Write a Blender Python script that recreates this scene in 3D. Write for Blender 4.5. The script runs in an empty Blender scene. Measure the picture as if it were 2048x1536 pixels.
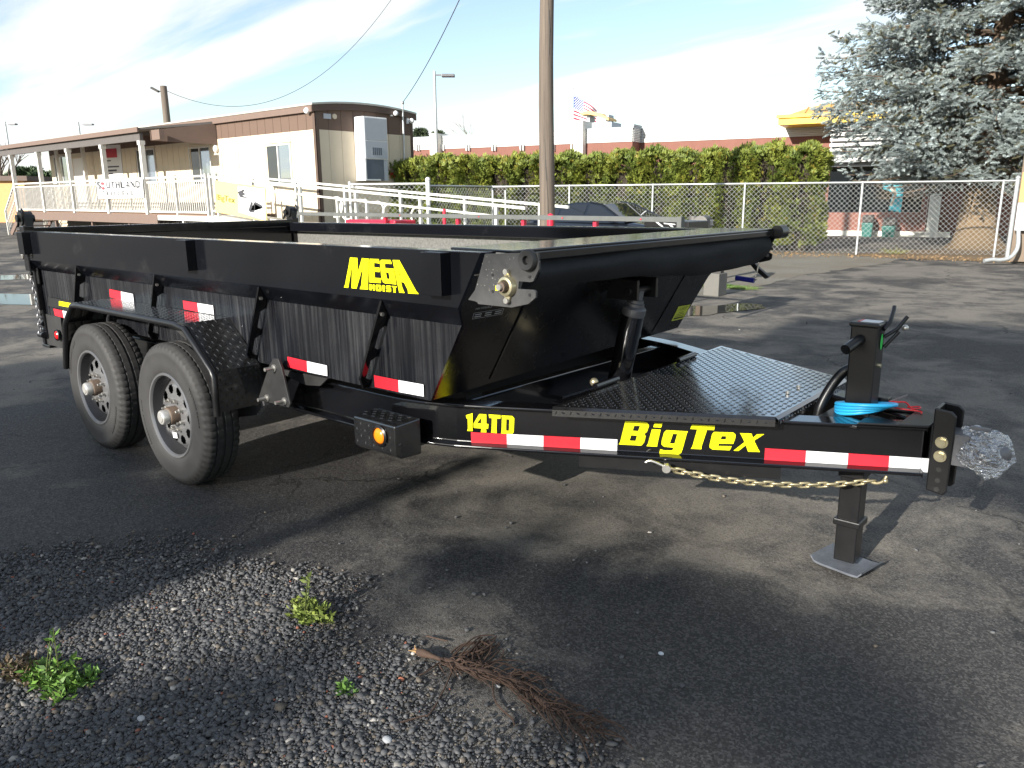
import bpy, math, random
import numpy as np
from math import sin, cos, pi, radians
from mathutils import Vector, Matrix
random.seed(7); rng = np.random.default_rng(7)
scn = bpy.context.scene
COL = scn.collection

# ------------------------------------------------------------------ camera
F_PX = 1566.69                      # focal length for a 2048 px wide picture
CAM = Vector((3.8148, -2.9930, 1.4305))
YAW, PITCH, ROLL = 0.7188, -0.2354, -0.0068
FW = Vector((-sin(YAW)*cos(PITCH), cos(YAW)*cos(PITCH), sin(PITCH)))
_r = Vector((cos(YAW), sin(YAW), 0)); _u = _r.cross(FW)
RT = _r*cos(ROLL) + _u*sin(ROLL); UP = _u*cos(ROLL) - _r*sin(ROLL)
cd = bpy.data.cameras.new('camera'); cam = bpy.data.objects.new('camera', cd); COL.objects.link(cam)
cd.sensor_width = 36; cd.lens = F_PX/2048*36; cd.clip_start = .05; cd.clip_end = 2000
cam.matrix_world = Matrix(((RT.x, UP.x, -FW.x, CAM.x), (RT.y, UP.y, -FW.y, CAM.y), (RT.z, UP.z, -FW.z, CAM.z), (0, 0, 0, 1)))
scn.camera = cam
scn.render.resolution_x, scn.render.resolution_y = 1024, 768

# ------------------------------------------------------------------ light
SUN_EL, SUN_AZ = radians(21.0), radians(180.0)
wd = bpy.data.worlds.new('World'); scn.world = wd; wd.use_nodes = True
nt = wd.node_tree; N = nt.nodes; L = nt.links
for n in list(N): N.remove(n)
def wn(t, **k):
    n = N.new(t)
    for a, b in k.items(): setattr(n, a, b)
    return n
sky = wn('ShaderNodeTexSky', sky_type='NISHITA'); sky.sun_disc = False
sky.sun_elevation = SUN_EL; sky.sun_rotation = SUN_AZ; sky.air_density = 1.0; sky.dust_density = .3; sky.ozone_density = 1.2
tc = wn('ShaderNodeTexCoord'); sp = wn('ShaderNodeSeparateXYZ'); L.new(tc.outputs['Generated'], sp.inputs[0])
zz = wn('ShaderNodeMath', operation='MAXIMUM'); zz.inputs[1].default_value = 0; L.new(sp.outputs[2], zz.inputs[0])
za = wn('ShaderNodeMath', operation='ADD'); za.inputs[1].default_value = .12; L.new(zz.outputs[0], za.inputs[0])
dx = wn('ShaderNodeMath', operation='DIVIDE'); L.new(sp.outputs[0], dx.inputs[0]); L.new(za.outputs[0], dx.inputs[1])
dy = wn('ShaderNodeMath', operation='DIVIDE'); L.new(sp.outputs[1], dy.inputs[0]); L.new(za.outputs[0], dy.inputs[1])
cb = wn('ShaderNodeCombineXYZ'); L.new(dx.outputs[0], cb.inputs[0]); L.new(dy.outputs[0], cb.inputs[1])
mp = wn('ShaderNodeMapping'); mp.inputs['Rotation'].default_value = (0, 0, radians(-47)); mp.inputs['Scale'].default_value = (.26, 1.25, 1); mp.inputs['Location'].default_value = (.55, .35, 0)
L.new(cb.outputs[0], mp.inputs['Vector'])
n1 = wn('ShaderNodeTexNoise'); n1.inputs['Scale'].default_value = 1.15; n1.inputs['Detail'].default_value = 7; n1.inputs['Roughness'].default_value = .52; n1.inputs['Distortion'].default_value = .45
L.new(mp.outputs[0], n1.inputs['Vector'])
cr = wn('ShaderNodeValToRGB'); cr.color_ramp.elements[0].position = .46; cr.color_ramp.elements[1].position = .575; cr.color_ramp.elements[0].color = (.08, .08, .08, 1); cr.color_ramp.interpolation = 'EASE'
L.new(n1.outputs[0], cr.inputs[0])
cl = wn('ShaderNodeMath', operation='MULTIPLY'); cl.inputs[1].default_value = .92; L.new(cr.outputs[0], cl.inputs[0])
mx = wn('ShaderNodeMix', data_type='RGBA'); L.new(cl.outputs[0], mx.inputs[0]); L.new(sky.outputs[0], mx.inputs[6]); mx.inputs[7].default_value = (5.3, 5.5, 5.5, 1)
bg = wn('ShaderNodeBackground'); bg.inputs[1].default_value = .10; L.new(mx.outputs[2], bg.inputs[0])
wo = wn('ShaderNodeOutputWorld'); L.new(bg.outputs[0], wo.inputs[0])
sd = bpy.data.lights.new('sun', 'SUN'); sun = bpy.data.objects.new('sun', sd); COL.objects.link(sun)
sd.energy = 5.0; sd.angle = radians(.55); sd.color = (1, .95, .87)
SUND = Vector((-.034, 1.058, -.405)).normalized()
sun.rotation_euler = SUND.to_track_quat('-Z', 'Y').to_euler()
sun.location = (3, -20, 12)
vs = scn.view_settings; vs.view_transform = 'Standard'; vs.look = 'None'; vs.gamma = 1; vs.exposure = 1.03; vs.use_curve_mapping = False
try: scn.cycles.max_bounces = 8
except Exception: pass

# ------------------------------------------------------------------ geometry of the view, to find where things stand
def ray(x, y): return (FW*F_PX + RT*(x-1024) - UP*(y-768)).normalized()
def W(x, y, ax, v):
    d = ray(x, y); t = (v-CAM[ax])/d[ax]; return CAM + d*t
def G(x, y, z=0): return W(x, y, 2, z)
def D(x, y, d):
    r = ray(x, y); return CAM + r*(d/r.dot(FW))
def WP(x, y, p, n):
    d = ray(x, y); t = (Vector(p)-CAM).dot(n)/d.dot(n); return CAM + d*t
# trailer frame: x to the hitch, y away, z up, nose lifted a little
TPA = .007
TR = Matrix.Rotation(-TPA, 4, 'Y'); TR.translation = Vector((.45*sin(TPA), 0, .45-.45*cos(TPA))); TRI = TR.inverted()
def TPL(x, y, p, n):
    o = TRI @ CAM; d = (TRI.to_3x3() @ ray(x, y)); n = Vector(n)
    return o + d*((Vector(p)-o).dot(n)/d.dot(n))
def T(x, y, ax, v):
    n = [0, 0, 0]; n[ax] = 1; p = [0, 0, 0]; p[ax] = v
    return TPL(x, y, p, n)

# ------------------------------------------------------------------ mesh helpers
OFF = {}
def V(*a): return Vector(a)
class MB:
    def __init__(s): s.v = []; s.f = []; s.m = []
    def add(s, vs, fs, mi=0):
        b = len(s.v); s.v += [tuple(q) for q in vs]; s.f += [tuple(b+i for i in f) for f in fs]; s.m += [mi]*len(fs); return s
    def box(s, x0, x1, y0, y1, z0, z1, mi=0):
        x0, x1 = sorted((x0, x1)); y0, y1 = sorted((y0, y1)); z0, z1 = sorted((z0, z1))
        return s.add([(x0, y0, z0), (x1, y0, z0), (x1, y1, z0), (x0, y1, z0), (x0, y0, z1), (x1, y0, z1), (x1, y1, z1), (x0, y1, z1)],
              [(0, 3, 2, 1), (4, 5, 6, 7), (0, 1, 5, 4), (1, 2, 6, 5), (2, 3, 7, 6), (3, 0, 4, 7)], mi)
    def obox(s, c, ux, uy, uz, mi=0):      # half axes
        c = Vector(c); ux = Vector(ux); uy = Vector(uy); uz = Vector(uz)
        if ux.cross(uy).dot(uz) < 0: uz = -uz
        q = [c+ux*a+uy*b+uz*d for d in (-1, 1) for a, b in ((-1, -1), (1, -1), (1, 1), (-1, 1))]
        return s.add(q, [(0, 3, 2, 1), (4, 5, 6, 7), (0, 1, 5, 4), (1, 2, 6, 5), (2, 3, 7, 6), (3, 0, 4, 7)], mi)
    def beam(s, p, q, w, h, up=(0, 0, 1), mi=0):
        p = Vector(p); q = Vector(q); a = (q-p); up = Vector(up); sd_ = a.cross(up)
        if sd_.length < 1e-6: sd_ = a.cross(Vector((1, 0, 0)))
        sd_.normalize(); u = sd_.cross(a).normalized()
        return s.obox((p+q)/2, a/2, sd_*w/2, u*h/2, mi)
    def prism(s, poly, vec, mi=0):
        vec = Vector(vec); poly = [Vector(p) for p in poly]; n = len(poly)
        nn = Vector((0, 0, 0))
        for i in range(n): nn += poly[i].cross(poly[(i+1) % n])
        if nn.dot(vec) > 0: poly = poly[::-1]
        vs = poly + [p+vec for p in poly]
        fs = [tuple(range(n)), tuple(range(2*n-1, n-1, -1))] + [(i, i+n, (i+1) % n+n, (i+1) % n) for i in range(n)]
        return s.add(vs, fs, mi)
    def tube(s, pts, r, n=8, caps=True, closed=False, mi=0):
        pts = [Vector(p) for p in pts]; k = len(pts); rs = r if isinstance(r, (list, tuple)) else [r]*k
        vs = []; fs = []; pu = None
        for i, p in enumerate(pts):
            a = pts[(i+1) % k] if (closed or i < k-1) else p; b = pts[i-1] if (closed or i > 0) else p
            t = (a-b).normalized()
            if pu is None:
                pu = t.orthogonal().normalized()
            pu = (pu - t*pu.dot(t)); pu = pu.normalized() if pu.length > 1e-6 else t.orthogonal().normalized()
            w = t.cross(pu)
            for j in range(n):
                an = 2*pi*j/n; vs.append(p+(pu*cos(an)+w*sin(an))*rs[i])
        for i in range(k if closed else k-1):
            i2 = (i+1) % k
            for j in range(n): fs.append((i*n+j, i*n+(j+1) % n, i2*n+(j+1) % n, i2*n+j))
        if caps and not closed: fs += [tuple(range(n-1, -1, -1)), tuple((k-1)*n+j for j in range(n))]
        return s.add(vs, fs, mi)
    def cyl(s, p, q, r, r2=None, n=16, mi=0): return s.tube([p, q], [r, r if r2 is None else r2], n, mi=mi)
    def lathe(s, prof, o=(0, 0, 0), ax=(0, 0, 1), n=24, closed=False, mod=None, mi=0):
        o = Vector(o); ax = Vector(ax).normalized(); u = ax.orthogonal().normalized(); w = ax.cross(u); k = len(prof)
        vs = []; fs = []
        for i, (r, h) in enumerate(prof):
            for j in range(n):
                an = 2*pi*j/n; rr = r + (mod(i, j) if mod else 0)
                vs.append(o+ax*h+(u*cos(an)+w*sin(an))*max(rr, 1e-5))
        for i in range(k if closed else k-1):
            i2 = (i+1) % k
            for j in range(n): fs.append((i*n+j, i*n+(j+1) % n, i2*n+(j+1) % n, i2*n+j))
        return s.add(vs, fs, mi)
    def ball(s, c, r, n=10, sc=(1, 1, 1), mi=0):
        c = Vector(c); m = max(4, n//2); vs = []; fs = []
        for i in range(m+1):
            a = pi*i/m
            for j in range(n):
                b = 2*pi*j/n; vs.append((c.x+r*sc[0]*sin(a)*cos(b), c.y+r*sc[1]*sin(a)*sin(b), c.z+r*sc[2]*cos(a)))
        for i in range(m):
            for j in range(n): fs.append((i*n+j, (i+1)*n+j, (i+1)*n+(j+1) % n, i*n+(j+1) % n))
        return s.add(vs, fs, mi)
    def mesh(s, name, off=(0, 0, 0), smooth=None):
        me = bpy.data.meshes.new(name); o = Vector(off)
        me.from_pydata([tuple(Vector(q)-o) for q in s.v], [], s.f)
        if any(s.m): me.polygons.foreach_set('material_index', s.m)
        me.update()
        if smooth is not None:
            me.polygons.foreach_set('use_smooth', [True]*len(me.polygons)); me.set_sharp_from_angle(angle=radians(smooth))
        return me
    def build(s, name, mat, parent=None, smooth=None, bevel=0, off=None):
        if off is None: off = OFF.get(parent.name, (0, 0, 0)) if parent else (0, 0, 0)
        return link(name, s.mesh(name, off, smooth), mat, parent, bevel, off if parent is None else None)
def link(name, me, mat, parent=None, bevel=0, loc=None):
    for m in (mat if isinstance(mat, (list, tuple)) else [mat]):
        if m: me.materials.append(m)
    o = bpy.data.objects.new(name, me); COL.objects.link(o)
    if parent: o.parent = parent; OFF[o.name] = OFF.get(parent.name, (0, 0, 0))
    elif loc is not None: o.location = loc; OFF[o.name] = tuple(loc)
    if bevel:
        b = o.modifiers.new('bevel', 'BEVEL'); b.width = bevel; b.segments = 2; b.limit_method = 'ANGLE'; b.angle_limit = radians(40)
    return o
def share(name, me, parent, loc=(0, 0, 0), rot=None):        # alike piece on shared mesh data
    o = bpy.data.objects.new(name, me); COL.objects.link(o); o.parent = parent; OFF[o.name] = OFF.get(parent.name, (0, 0, 0)) if parent else (0, 0, 0)
    o.location = Vector(loc) - Vector(OFF.get(parent.name, (0, 0, 0)) if parent else (0, 0, 0))
    if rot: o.rotation_euler = rot
    return o
def tag(o, label, cat, group=None):
    o['label'] = label; o['category'] = cat
    if group: o['group'] = group
    return o
def kind(o, k): o['kind'] = k; return o
def thing(name, label, cat, loc=(0, 0, 0), group=None, rz=0):
    o = bpy.data.objects.new(name, None); COL.objects.link(o); o.empty_display_size = .3; o.location = loc; o.rotation_euler = (0, 0, rz)
    OFF[o.name] = tuple(loc) if rz == 0 else (0, 0, 0)
    return tag(o, label, cat, group)
def npmesh(name, v, f, mat, parent=None, col=None, off=(0, 0, 0), smooth=False):
    v = np.asarray(v, np.float32).reshape(-1, 3) - np.asarray(off, np.float32); f = np.asarray(f, np.int32); k = f.shape[1]
    me = bpy.data.meshes.new(name); me.vertices.add(len(v)); me.vertices.foreach_set('co', v.ravel())
    me.loops.add(f.size); me.loops.foreach_set('vertex_index', f.ravel())
    me.polygons.add(len(f)); me.polygons.foreach_set('loop_start', np.arange(0, f.size, k, dtype=np.int32))
    me.update(calc_edges=True)
    if smooth: me.polygons.foreach_set('use_smooth', np.ones(len(f), bool))
    if col is not None:
        a = me.color_attributes.new('tint', 'FLOAT_COLOR', 'POINT'); c = np.ones((len(v), 4), np.float32); c[:, :3] = col; a.data.foreach_set('color', c.ravel())
    return link(name, me, mat, parent)
def text_shape(body, size=1, bold=0, shear=0, space=1, align='CENTER', sx=1):
    cu = bpy.data.curves.new('lettering', 'FONT'); cu.body = body; cu.size = size; cu.offset = bold; cu.shear = shear; cu.space_character = space; cu.align_x = align; cu.align_y = 'CENTER'; cu.resolution_u = 3
    o = bpy.data.objects.new('lettering', cu); COL.objects.link(o); bpy.context.view_layer.update()
    me = bpy.data.meshes.new_from_object(o.evaluated_get(bpy.context.evaluated_depsgraph_get()))
    v = [(q.co.x*sx, q.co.y) for q in me.vertices]; f = [tuple(p.vertices) for p in me.polygons]
    bpy.data.objects.remove(o); bpy.data.curves.remove(cu); bpy.data.meshes.remove(me)
    return v, f
def fit_text(name, body, quad, mat, parent, pad=(.05, .1), bold=0, shear=0, lift=.002):
    # lettering stretched into a flat quad: top-left, top-right, bottom-right, bottom-left
    v, f = text_shape(body, 1, bold, shear); xs = [q[0] for q in v]; ys = [q[1] for q in v]
    a, b, c, d = [Vector(q) for q in quad]; n = (d-a).cross(b-a).normalized()*lift
    x0, x1, y0, y1 = min(xs), max(xs), min(ys), max(ys); out = []
    for x, y in v:
        s_ = pad[0]+(1-2*pad[0])*(x-x0)/(x1-x0); t_ = pad[1]+(1-2*pad[1])*(y1-y)/(y1-y0)
        out.append(a*(1-s_)*(1-t_)+b*s_*(1-t_)+c*s_*t_+d*(1-s_)*t_+n)
    m = MB(); m.add(out, f); return m.build(name, mat, parent)
def decal(name, contours, pf, n, mat, parent, lift=.0015):
    # flat cut-out letters: contours are closed outlines on one plane; pf maps drawing units to points
    n = Vector(n).normalized(); o = pf(*contours[0][0]); u = n.orthogonal().normalized(); w = n.cross(u)
    cu = bpy.data.curves.new('outline', 'CURVE'); cu.dimensions = '2D'; cu.fill_mode = 'BOTH'
    for c in contours:
        sp_ = cu.splines.new('POLY'); sp_.points.add(len(c)-1); sp_.use_cyclic_u = True
        for i, q in enumerate(c):
            p = pf(*q)-o; sp_.points[i].co = (p.dot(u), p.dot(w), 0, 1)
    ob = bpy.data.objects.new('outline', cu); COL.objects.link(ob); bpy.context.view_layer.update()
    me = bpy.data.meshes.new_from_object(ob.evaluated_get(bpy.context.evaluated_depsgraph_get()))
    m = MB(); fs = []
    for p in me.polygons: fs.append(tuple(p.vertices))
    m.add([o+u*q.co.x+w*q.co.y+n*lift for q in me.vertices], fs)
    bpy.data.objects.remove(ob); bpy.data.curves.remove(cu); bpy.data.meshes.remove(me)
    return m.build(name, mat, parent)

# ------------------------------------------------------------------ materials
M = {}
class NT:
    def __init__(s, name):
        s.mat = bpy.data.materials.new(name); s.mat.use_nodes = True; s.t = s.mat.node_tree; s.b = s.t.nodes['Principled BSDF']; s.tc = None
    def n(s, t, **k):
        n = s.t.nodes.new(t)
        for a, b in k.items(): setattr(n, a, b)
        return n
    def l(s, a, b): s.t.links.new(a, b)
    def co(s, scale=(1, 1, 1), rot=(0, 0, 0)):
        if s.tc is None: s.tc = s.n('ShaderNodeTexCoord')
        m = s.n('ShaderNodeMapping'); m.inputs['Scale'].default_value = scale; m.inputs['Rotation'].default_value = rot; s.l(s.tc.outputs['Object'], m.inputs[0]); return m.outputs[0]
    def noise(s, scale=5, detail=4, rough=.55, vec=None, dist=0):
        n = s.n('ShaderNodeTexNoise'); n.inputs['Scale'].default_value = scale; n.inputs['Detail'].default_value = detail; n.inputs['Roughness'].default_value = rough; n.inputs['Distortion'].default_value = dist
        s.l(vec if vec is not None else s.co(), n.inputs['Vector']); return n.outputs[0]
    def vor(s, scale=5, feature='F1', vec=None, out=0, rand=1):
        n = s.n('ShaderNodeTexVoronoi', feature=feature); n.inputs['Scale'].default_value = scale; n.inputs['Randomness'].default_value = rand
        s.l(vec if vec is not None else s.co(), n.inputs['Vector']); return n.outputs[out]
    def ramp(s, v, stops):
        n = s.n('ShaderNodeValToRGB'); e = n.color_ramp.elements
        while len(e) < len(stops): e.new(.5)
        for i, (p, c) in enumerate(stops):
            e[i].position = p; c = c if isinstance(c, (tuple, list)) else (c, c, c); e[i].color = (*c[:3], 1)
        s.l(v, n.inputs[0]); return n.outputs[0]
    def mix(s, f, a, b, mode='MIX'):
        n = s.n('ShaderNodeMix', data_type='RGBA', blend_type=mode)
        for i, q in ((0, f), (6, a), (7, b)):
            if hasattr(q, 'is_output'): s.l(q, n.inputs[i])
            else: n.inputs[i].default_value = q if i == 0 else ((*q, 1) if len(q) == 3 else q)
        return n.outputs[2]
    def math(s, op, a, b=0):
        n = s.n('ShaderNodeMath', operation=op)
        for i, q in ((0, a), (1, b)):
            if hasattr(q, 'is_output'): s.l(q, n.inputs[i])
            else: n.inputs[i].default_value = q
        return n.outputs[0]
    def bump(s, h, strength=.3, dist=.01, prev=None):
        n = s.n('ShaderNodeBump'); n.inputs['Strength'].default_value = strength; n.inputs['Distance'].default_value = dist; s.l(h, n.inputs['Height'])
        if prev is not None: s.l(prev, n.inputs['Normal'])
        s.l(n.outputs[0], s.b.inputs['Normal']); return n.outputs[0]
    def set(s, **k):
        for a, b in k.items():
            i = s.b.inputs[a.replace('_', ' ')]
            if hasattr(b, 'is_output'): s.l(b, i)
            else: i.default_value = (*b, 1) if isinstance(b, (tuple, list)) and len(b) == 3 else b
        return s
def pm(name, col, rough=.5, metal=0, var=.12, vs_=6, bump=0, bs=40, rv=.08, **k):
    s = NT(name); c = Vector(col[:3])
    nz = s.noise(vs_, 5, .6)
    s.set(Base_Color=s.mix(nz, tuple(c*(1-var*1.6)), tuple(c*(1+var*1.6))), Metallic=metal)
    s.set(Roughness=s.math('ADD', s.math('MULTIPLY', s.noise(vs_*2.3, 4), rv*2), rough-rv))
    if bump: s.bump(s.noise(bs, 4), bump, .006)
    s.set(**k); M[name] = s.mat; return s.mat
pm('black_paint', (.0042, .0042, .0052), .14, var=.2, rv=.05, Coat_Weight=.4, Coat_Roughness=.05)
pm('black_satin', (.0068, .0068, .0075), .34, var=.25, bump=.05)
pm('black_dusty', (.022, .0215, .0215), .55, var=.35, vs_=14)
pm('tarp_fabric', (.006, .007, .010), .85, var=.25, vs_=20, bump=.25, bs=220)
pm('rubber', (.027, .026, .0255), .72, var=.30, vs_=9, bump=.08, bs=60)
pm('rubber_tread', (.022, .021, .021), .8, var=.3, vs_=14)
pm('rim_grey', (.20, .20, .205), .30, .55, var=.06, vs_=6, rv=.03)
pm('rim_barrel', (.035, .035, .037), .25, .3, var=.1, vs_=6, rv=.03)
pm('hub_steel', (.72, .70, .66), .32, .7, var=.15, vs_=30)
pm('hub_rust', (.105, .075, .055), .7, .3, var=.45, vs_=28)
pm('zinc', (.62, .60, .56), .32, .85, var=.15, vs_=40)
pm('zinc_gold', (.50, .45, .30), .34, .8, var=.2, vs_=40)
pm('chain_gold', (.46, .40, .25), .36, .75, var=.25, vs_=60)
pm('tape_red', (.62, .02, .035), .35, var=.06, vs_=90, bump=.1, bs=400)
pm('tape_white', (.72, .72, .74), .35, var=.04, vs_=90, bump=.1, bs=400)
pm('tape_print', (.95, .95, .95), .3, var=.02)
pm('decal_yellow', (.86, .83, .0), .38, var=.02)
pm('decal_white', (.75, .75, .75), .4, var=.02)
pm('decal_grey', (.30, .30, .30), .5, var=.02)
pm('decal_black', (.012, .012, .012), .45)
pm('sticker_lime', (.56, .62, .07), .45, var=.05)
pm('sticker_green', (.04, .62, .10), .4, var=.03)
pm('amber', (.80, .22, .01), .18, var=.05, Emission_Color=(0, 0, 0, 1))
pm('red_lens', (.55, .01, .015), .15, var=.05)
pm('blue_hose', (.03, .42, .78), .4, var=.05)
pm('blue_grip', (.015, .02, .26), .5)
pm('red_cord', (.65, .02, .03), .5)
pm('white_paint', (.78, .78, .76), .45, var=.04)
pm('steel_dull', (.17, .17, .18), .48, .6, var=.25, vs_=16)
pm('foot_steel', (.11, .12, .14), .6, .3, var=.4, vs_=18)
# dirty painted panel: grime washed down the black paint in streaks
s = NT('streaked_paint')
st = s.noise(1, 6, .7, s.co((52, 52, .8))); pt = s.noise(2.4, 4, .6); sk = s.ramp(st, [(.40, 0), (.82, 1)])
d_ = s.math('MULTIPLY', sk, s.ramp(pt, [(.30, .25), (.65, 1)]))
s.set(Base_Color=s.mix(d_, (.0055, .006, .008), (.052, .053, .056)), Roughness=s.math('ADD', s.math('MULTIPLY', d_, .5), .15)); M['streaked_paint'] = s.mat
s = NT('panel_paint')
dn = s.ramp(s.noise(3.1, 6, .65), [(.58, 0), (.86, .8)]); dn2 = s.math('MULTIPLY', dn, s.ramp(s.noise(55, 3), [(.3, .3), (.7, 1)]))
s.set(Base_Color=s.mix(dn2, (.0045, .005, .0068), (.030, .030, .031)), Roughness=s.math('ADD', s.math('MULTIPLY', dn2, .5), .13)); M['panel_paint'] = s.mat
s = NT('scratched_inside')
sc_ = s.noise(46, 8, .75); s.set(Base_Color=s.ramp(sc_, [(.3, (.055, .054, .050)), (.72, (.20, .195, .18))]), Roughness=.6); s.bump(sc_, .15, .004); M['scratched_inside'] = s.mat
s = NT('dusty_plate')
a_ = s.noise(9, 6, .7); b_ = s.ramp(s.vor(75), [(.0, 1), (.22, 0)]); b2 = s.math('MULTIPLY', b_, s.ramp(s.noise(7, 3), [(.50, 0), (.62, 1)]))
s.set(Base_Color=s.mix(b2, s.ramp(a_, [(.3, (.022, .022, .023)), (.75, (.066, .065, .064))]), (.42, .40, .36)), Roughness=.6); M['dusty_plate'] = s.mat
s = NT('tread_plate')                                    # black checker plate
s.set(Base_Color=s.mix(s.noise(30, 4), (.006, .006, .0068), (.020, .0195, .019)), Roughness=.20, Coat_Weight=1.0, Coat_Roughness=.10, Specular_IOR_Level=.8); s.bump(s.noise(70, 3), .08, .004); M['tread_plate'] = s.mat
# clear wrap over the coupler
s = NT('plastic_wrap'); s.set(Base_Color=(.92, .94, .96), Metallic=.75, Roughness=.12, Alpha=.42, Specular_IOR_Level=1.0, Coat_Weight=1.0, Coat_Roughness=.02)
s.bump(s.math('ADD', s.vor(46, 'DISTANCE_TO_EDGE', s.co((.6, 1, 1.5))), s.math('MULTIPLY', s.noise(60, 3, .5, None, 1.2), .5)), .9, .025); M['plastic_wrap'] = s.mat
pm('front_paint', (.004, .004, .0048), .26, var=.3, rv=.06)
s = NT('glass'); s.set(Base_Color=(.035, .04, .045), Roughness=.04, Specular_IOR_Level=.75); M['glass'] = s.mat
s = NT('glass_clear'); s.set(Base_Color=(.42, .47, .53), Metallic=.85, Roughness=.05); M['glass_clear'] = s.mat
s = NT('car_glass'); s.set(Base_Color=(.015, .018, .022), Roughness=.03, Specular_IOR_Level=.8); M['car_glass'] = s.mat
s = NT('water'); s.set(Base_Color=(.018, .018, .017), Roughness=.03, IOR=1.33); s.bump(s.noise(9, 2), .03, .01); M['water'] = s.mat

# ------------------------------------------------------------------ asphalt, dampness in patches plus shade painted into the colour
s = NT('asphalt')
big = s.noise(.42, 5, .6, None, .4); mid = s.noise(1.9, 6, .66, None, .4); fine = s.noise(70, 5, .75); grit = s.vor(260); grit2 = s.vor(150, out=1)
def wet_shade(cx, cy, r0, r1):
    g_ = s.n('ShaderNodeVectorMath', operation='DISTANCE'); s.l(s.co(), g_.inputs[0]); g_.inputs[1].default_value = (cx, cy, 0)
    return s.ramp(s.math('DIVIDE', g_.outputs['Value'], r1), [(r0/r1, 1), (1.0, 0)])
shade_wt = s.math('MAXIMUM', s.math('MAXIMUM', wet_shade(-1.4, -1.0, .6, 2.9), s.math('MULTIPLY', wet_shade(2.5, -1.15, .2, 1.15), .75)), s.math('MULTIPLY', wet_shade(2.6, 4.6, .8, 2.6), .7))  # dark spots painted in for tree shade as well as damp ground
damp_shade = s.ramp(s.math('ADD', s.math('ADD', s.math('MULTIPLY', big, .62), s.math('MULTIPLY', mid, .48)), s.math('MULTIPLY', shade_wt, .10)), [(.505, 0), (.61, 1)])
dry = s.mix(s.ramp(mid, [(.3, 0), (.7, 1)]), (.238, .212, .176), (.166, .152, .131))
c1 = s.mix(damp_shade, dry, (.044, .041, .040))
chip = s.n('ShaderNodeSeparateColor'); s.l(grit2, chip.inputs[0])
c2 = s.mix(s.ramp(chip.outputs[0], [(.35, 0), (1.0, .62)]), c1, s.mix(.62, c1, (.27, .255, .235)))
c2 = s.mix(s.ramp(chip.outputs[1], [(.55, 0), (1.0, .7)]), c2, s.mix(.55, c2, (.012, .012, .013)))
c2 = s.mix(s.ramp(fine, [(.35, .55), (.62, 0)]), c2, s.mix(.55, c2, (.010, .010, .010)))
spk = s.math('MULTIPLY', s.ramp(s.vor(27), [(.04, 1), (.10, 0)]), s.ramp(s.noise(13, 2), [(.58, 0), (.66, 1)]))
c4 = s.mix(s.math('MULTIPLY', spk, .7), c2, (.40, .38, .35))
cv = s.n('ShaderNodeVectorMath', operation='ADD'); nv = s.n('ShaderNodeTexNoise'); nv.inputs['Scale'].default_value = 1.6; nv.inputs['Detail'].default_value = 8; nv.inputs['Roughness'].default_value = .62; s.l(s.co(), nv.inputs['Vector'])
nm = s.n('ShaderNodeVectorMath', operation='SCALE'); nm.inputs['Scale'].default_value = .75; s.l(nv.outputs[1], nm.inputs[0]); s.l(s.co(), cv.inputs[0]); s.l(nm.outputs[0], cv.inputs[1])
ck = s.ramp(s.vor(.40, 'DISTANCE_TO_EDGE', cv.outputs[0]), [(.0, 1), (.007, 0)]); ckm = s.math('MULTIPLY', ck, s.ramp(s.noise(.8, 3), [(.45, 0), (.55, .85)]))
c5 = s.mix(ckm, c4, (.014, .014, .014))
s.set(Base_Color=c5, Roughness=s.math('SUBTRACT', .90, s.math('MULTIPLY', damp_shade, .22)), Specular_IOR_Level=.3)
h = s.math('ADD', s.math('ADD', s.math('MULTIPLY', fine, .8), s.math('MULTIPLY', chip.outputs[0], .35)), s.math('SUBTRACT', s.math('MULTIPLY', grit, -.4), s.math('MULTIPLY', ckm, 1.2)))
s.bump(h, .75, .006); M['asphalt'] = s.mat
s = NT('verge_gravel')
f_ = s.noise(26, 7, .75); s.set(Base_Color=s.mix(s.ramp(s.noise(.9, 5), [(.35, 0), (.65, 1)]), s.ramp(f_, [(.25, (.10, .095, .08)), (.75, (.26, .245, .205))]), s.ramp(f_, [(.25, (.08, .068, .052)), (.75, (.22, .19, .145))])), Roughness=.95)
s.bump(f_, .8, .02); M['verge_gravel'] = s.mat
s = NT('needle_duff')
f_ = s.noise(34, 7, .78); s.set(Base_Color=s.ramp(f_, [(.25, (.065, .042, .024)), (.55, (.20, .14, .08)), (.8, (.36, .27, .16))]), Roughness=.95); s.bump(f_, .9, .03); M['needle_duff'] = s.mat
def tinted(name, rough=.8, gain=1, nsc=60, **k):
    s = NT(name); a = s.n('ShaderNodeAttribute'); a.attribute_name = 'tint'
    c = s.mix(s.ramp(s.noise(nsc, 3), [(.3, 0), (.7, 1)]), s.mix(.32, a.outputs[0], (0, 0, 0)), a.outputs[0]); s.set(Base_Color=c, Roughness=rough, **k); M[name] = s.mat; return s.mat
tinted('pebble', .75, nsc=90); tinted('foliage', .62, nsc=9); tinted('litter', .8, nsc=40)

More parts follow.
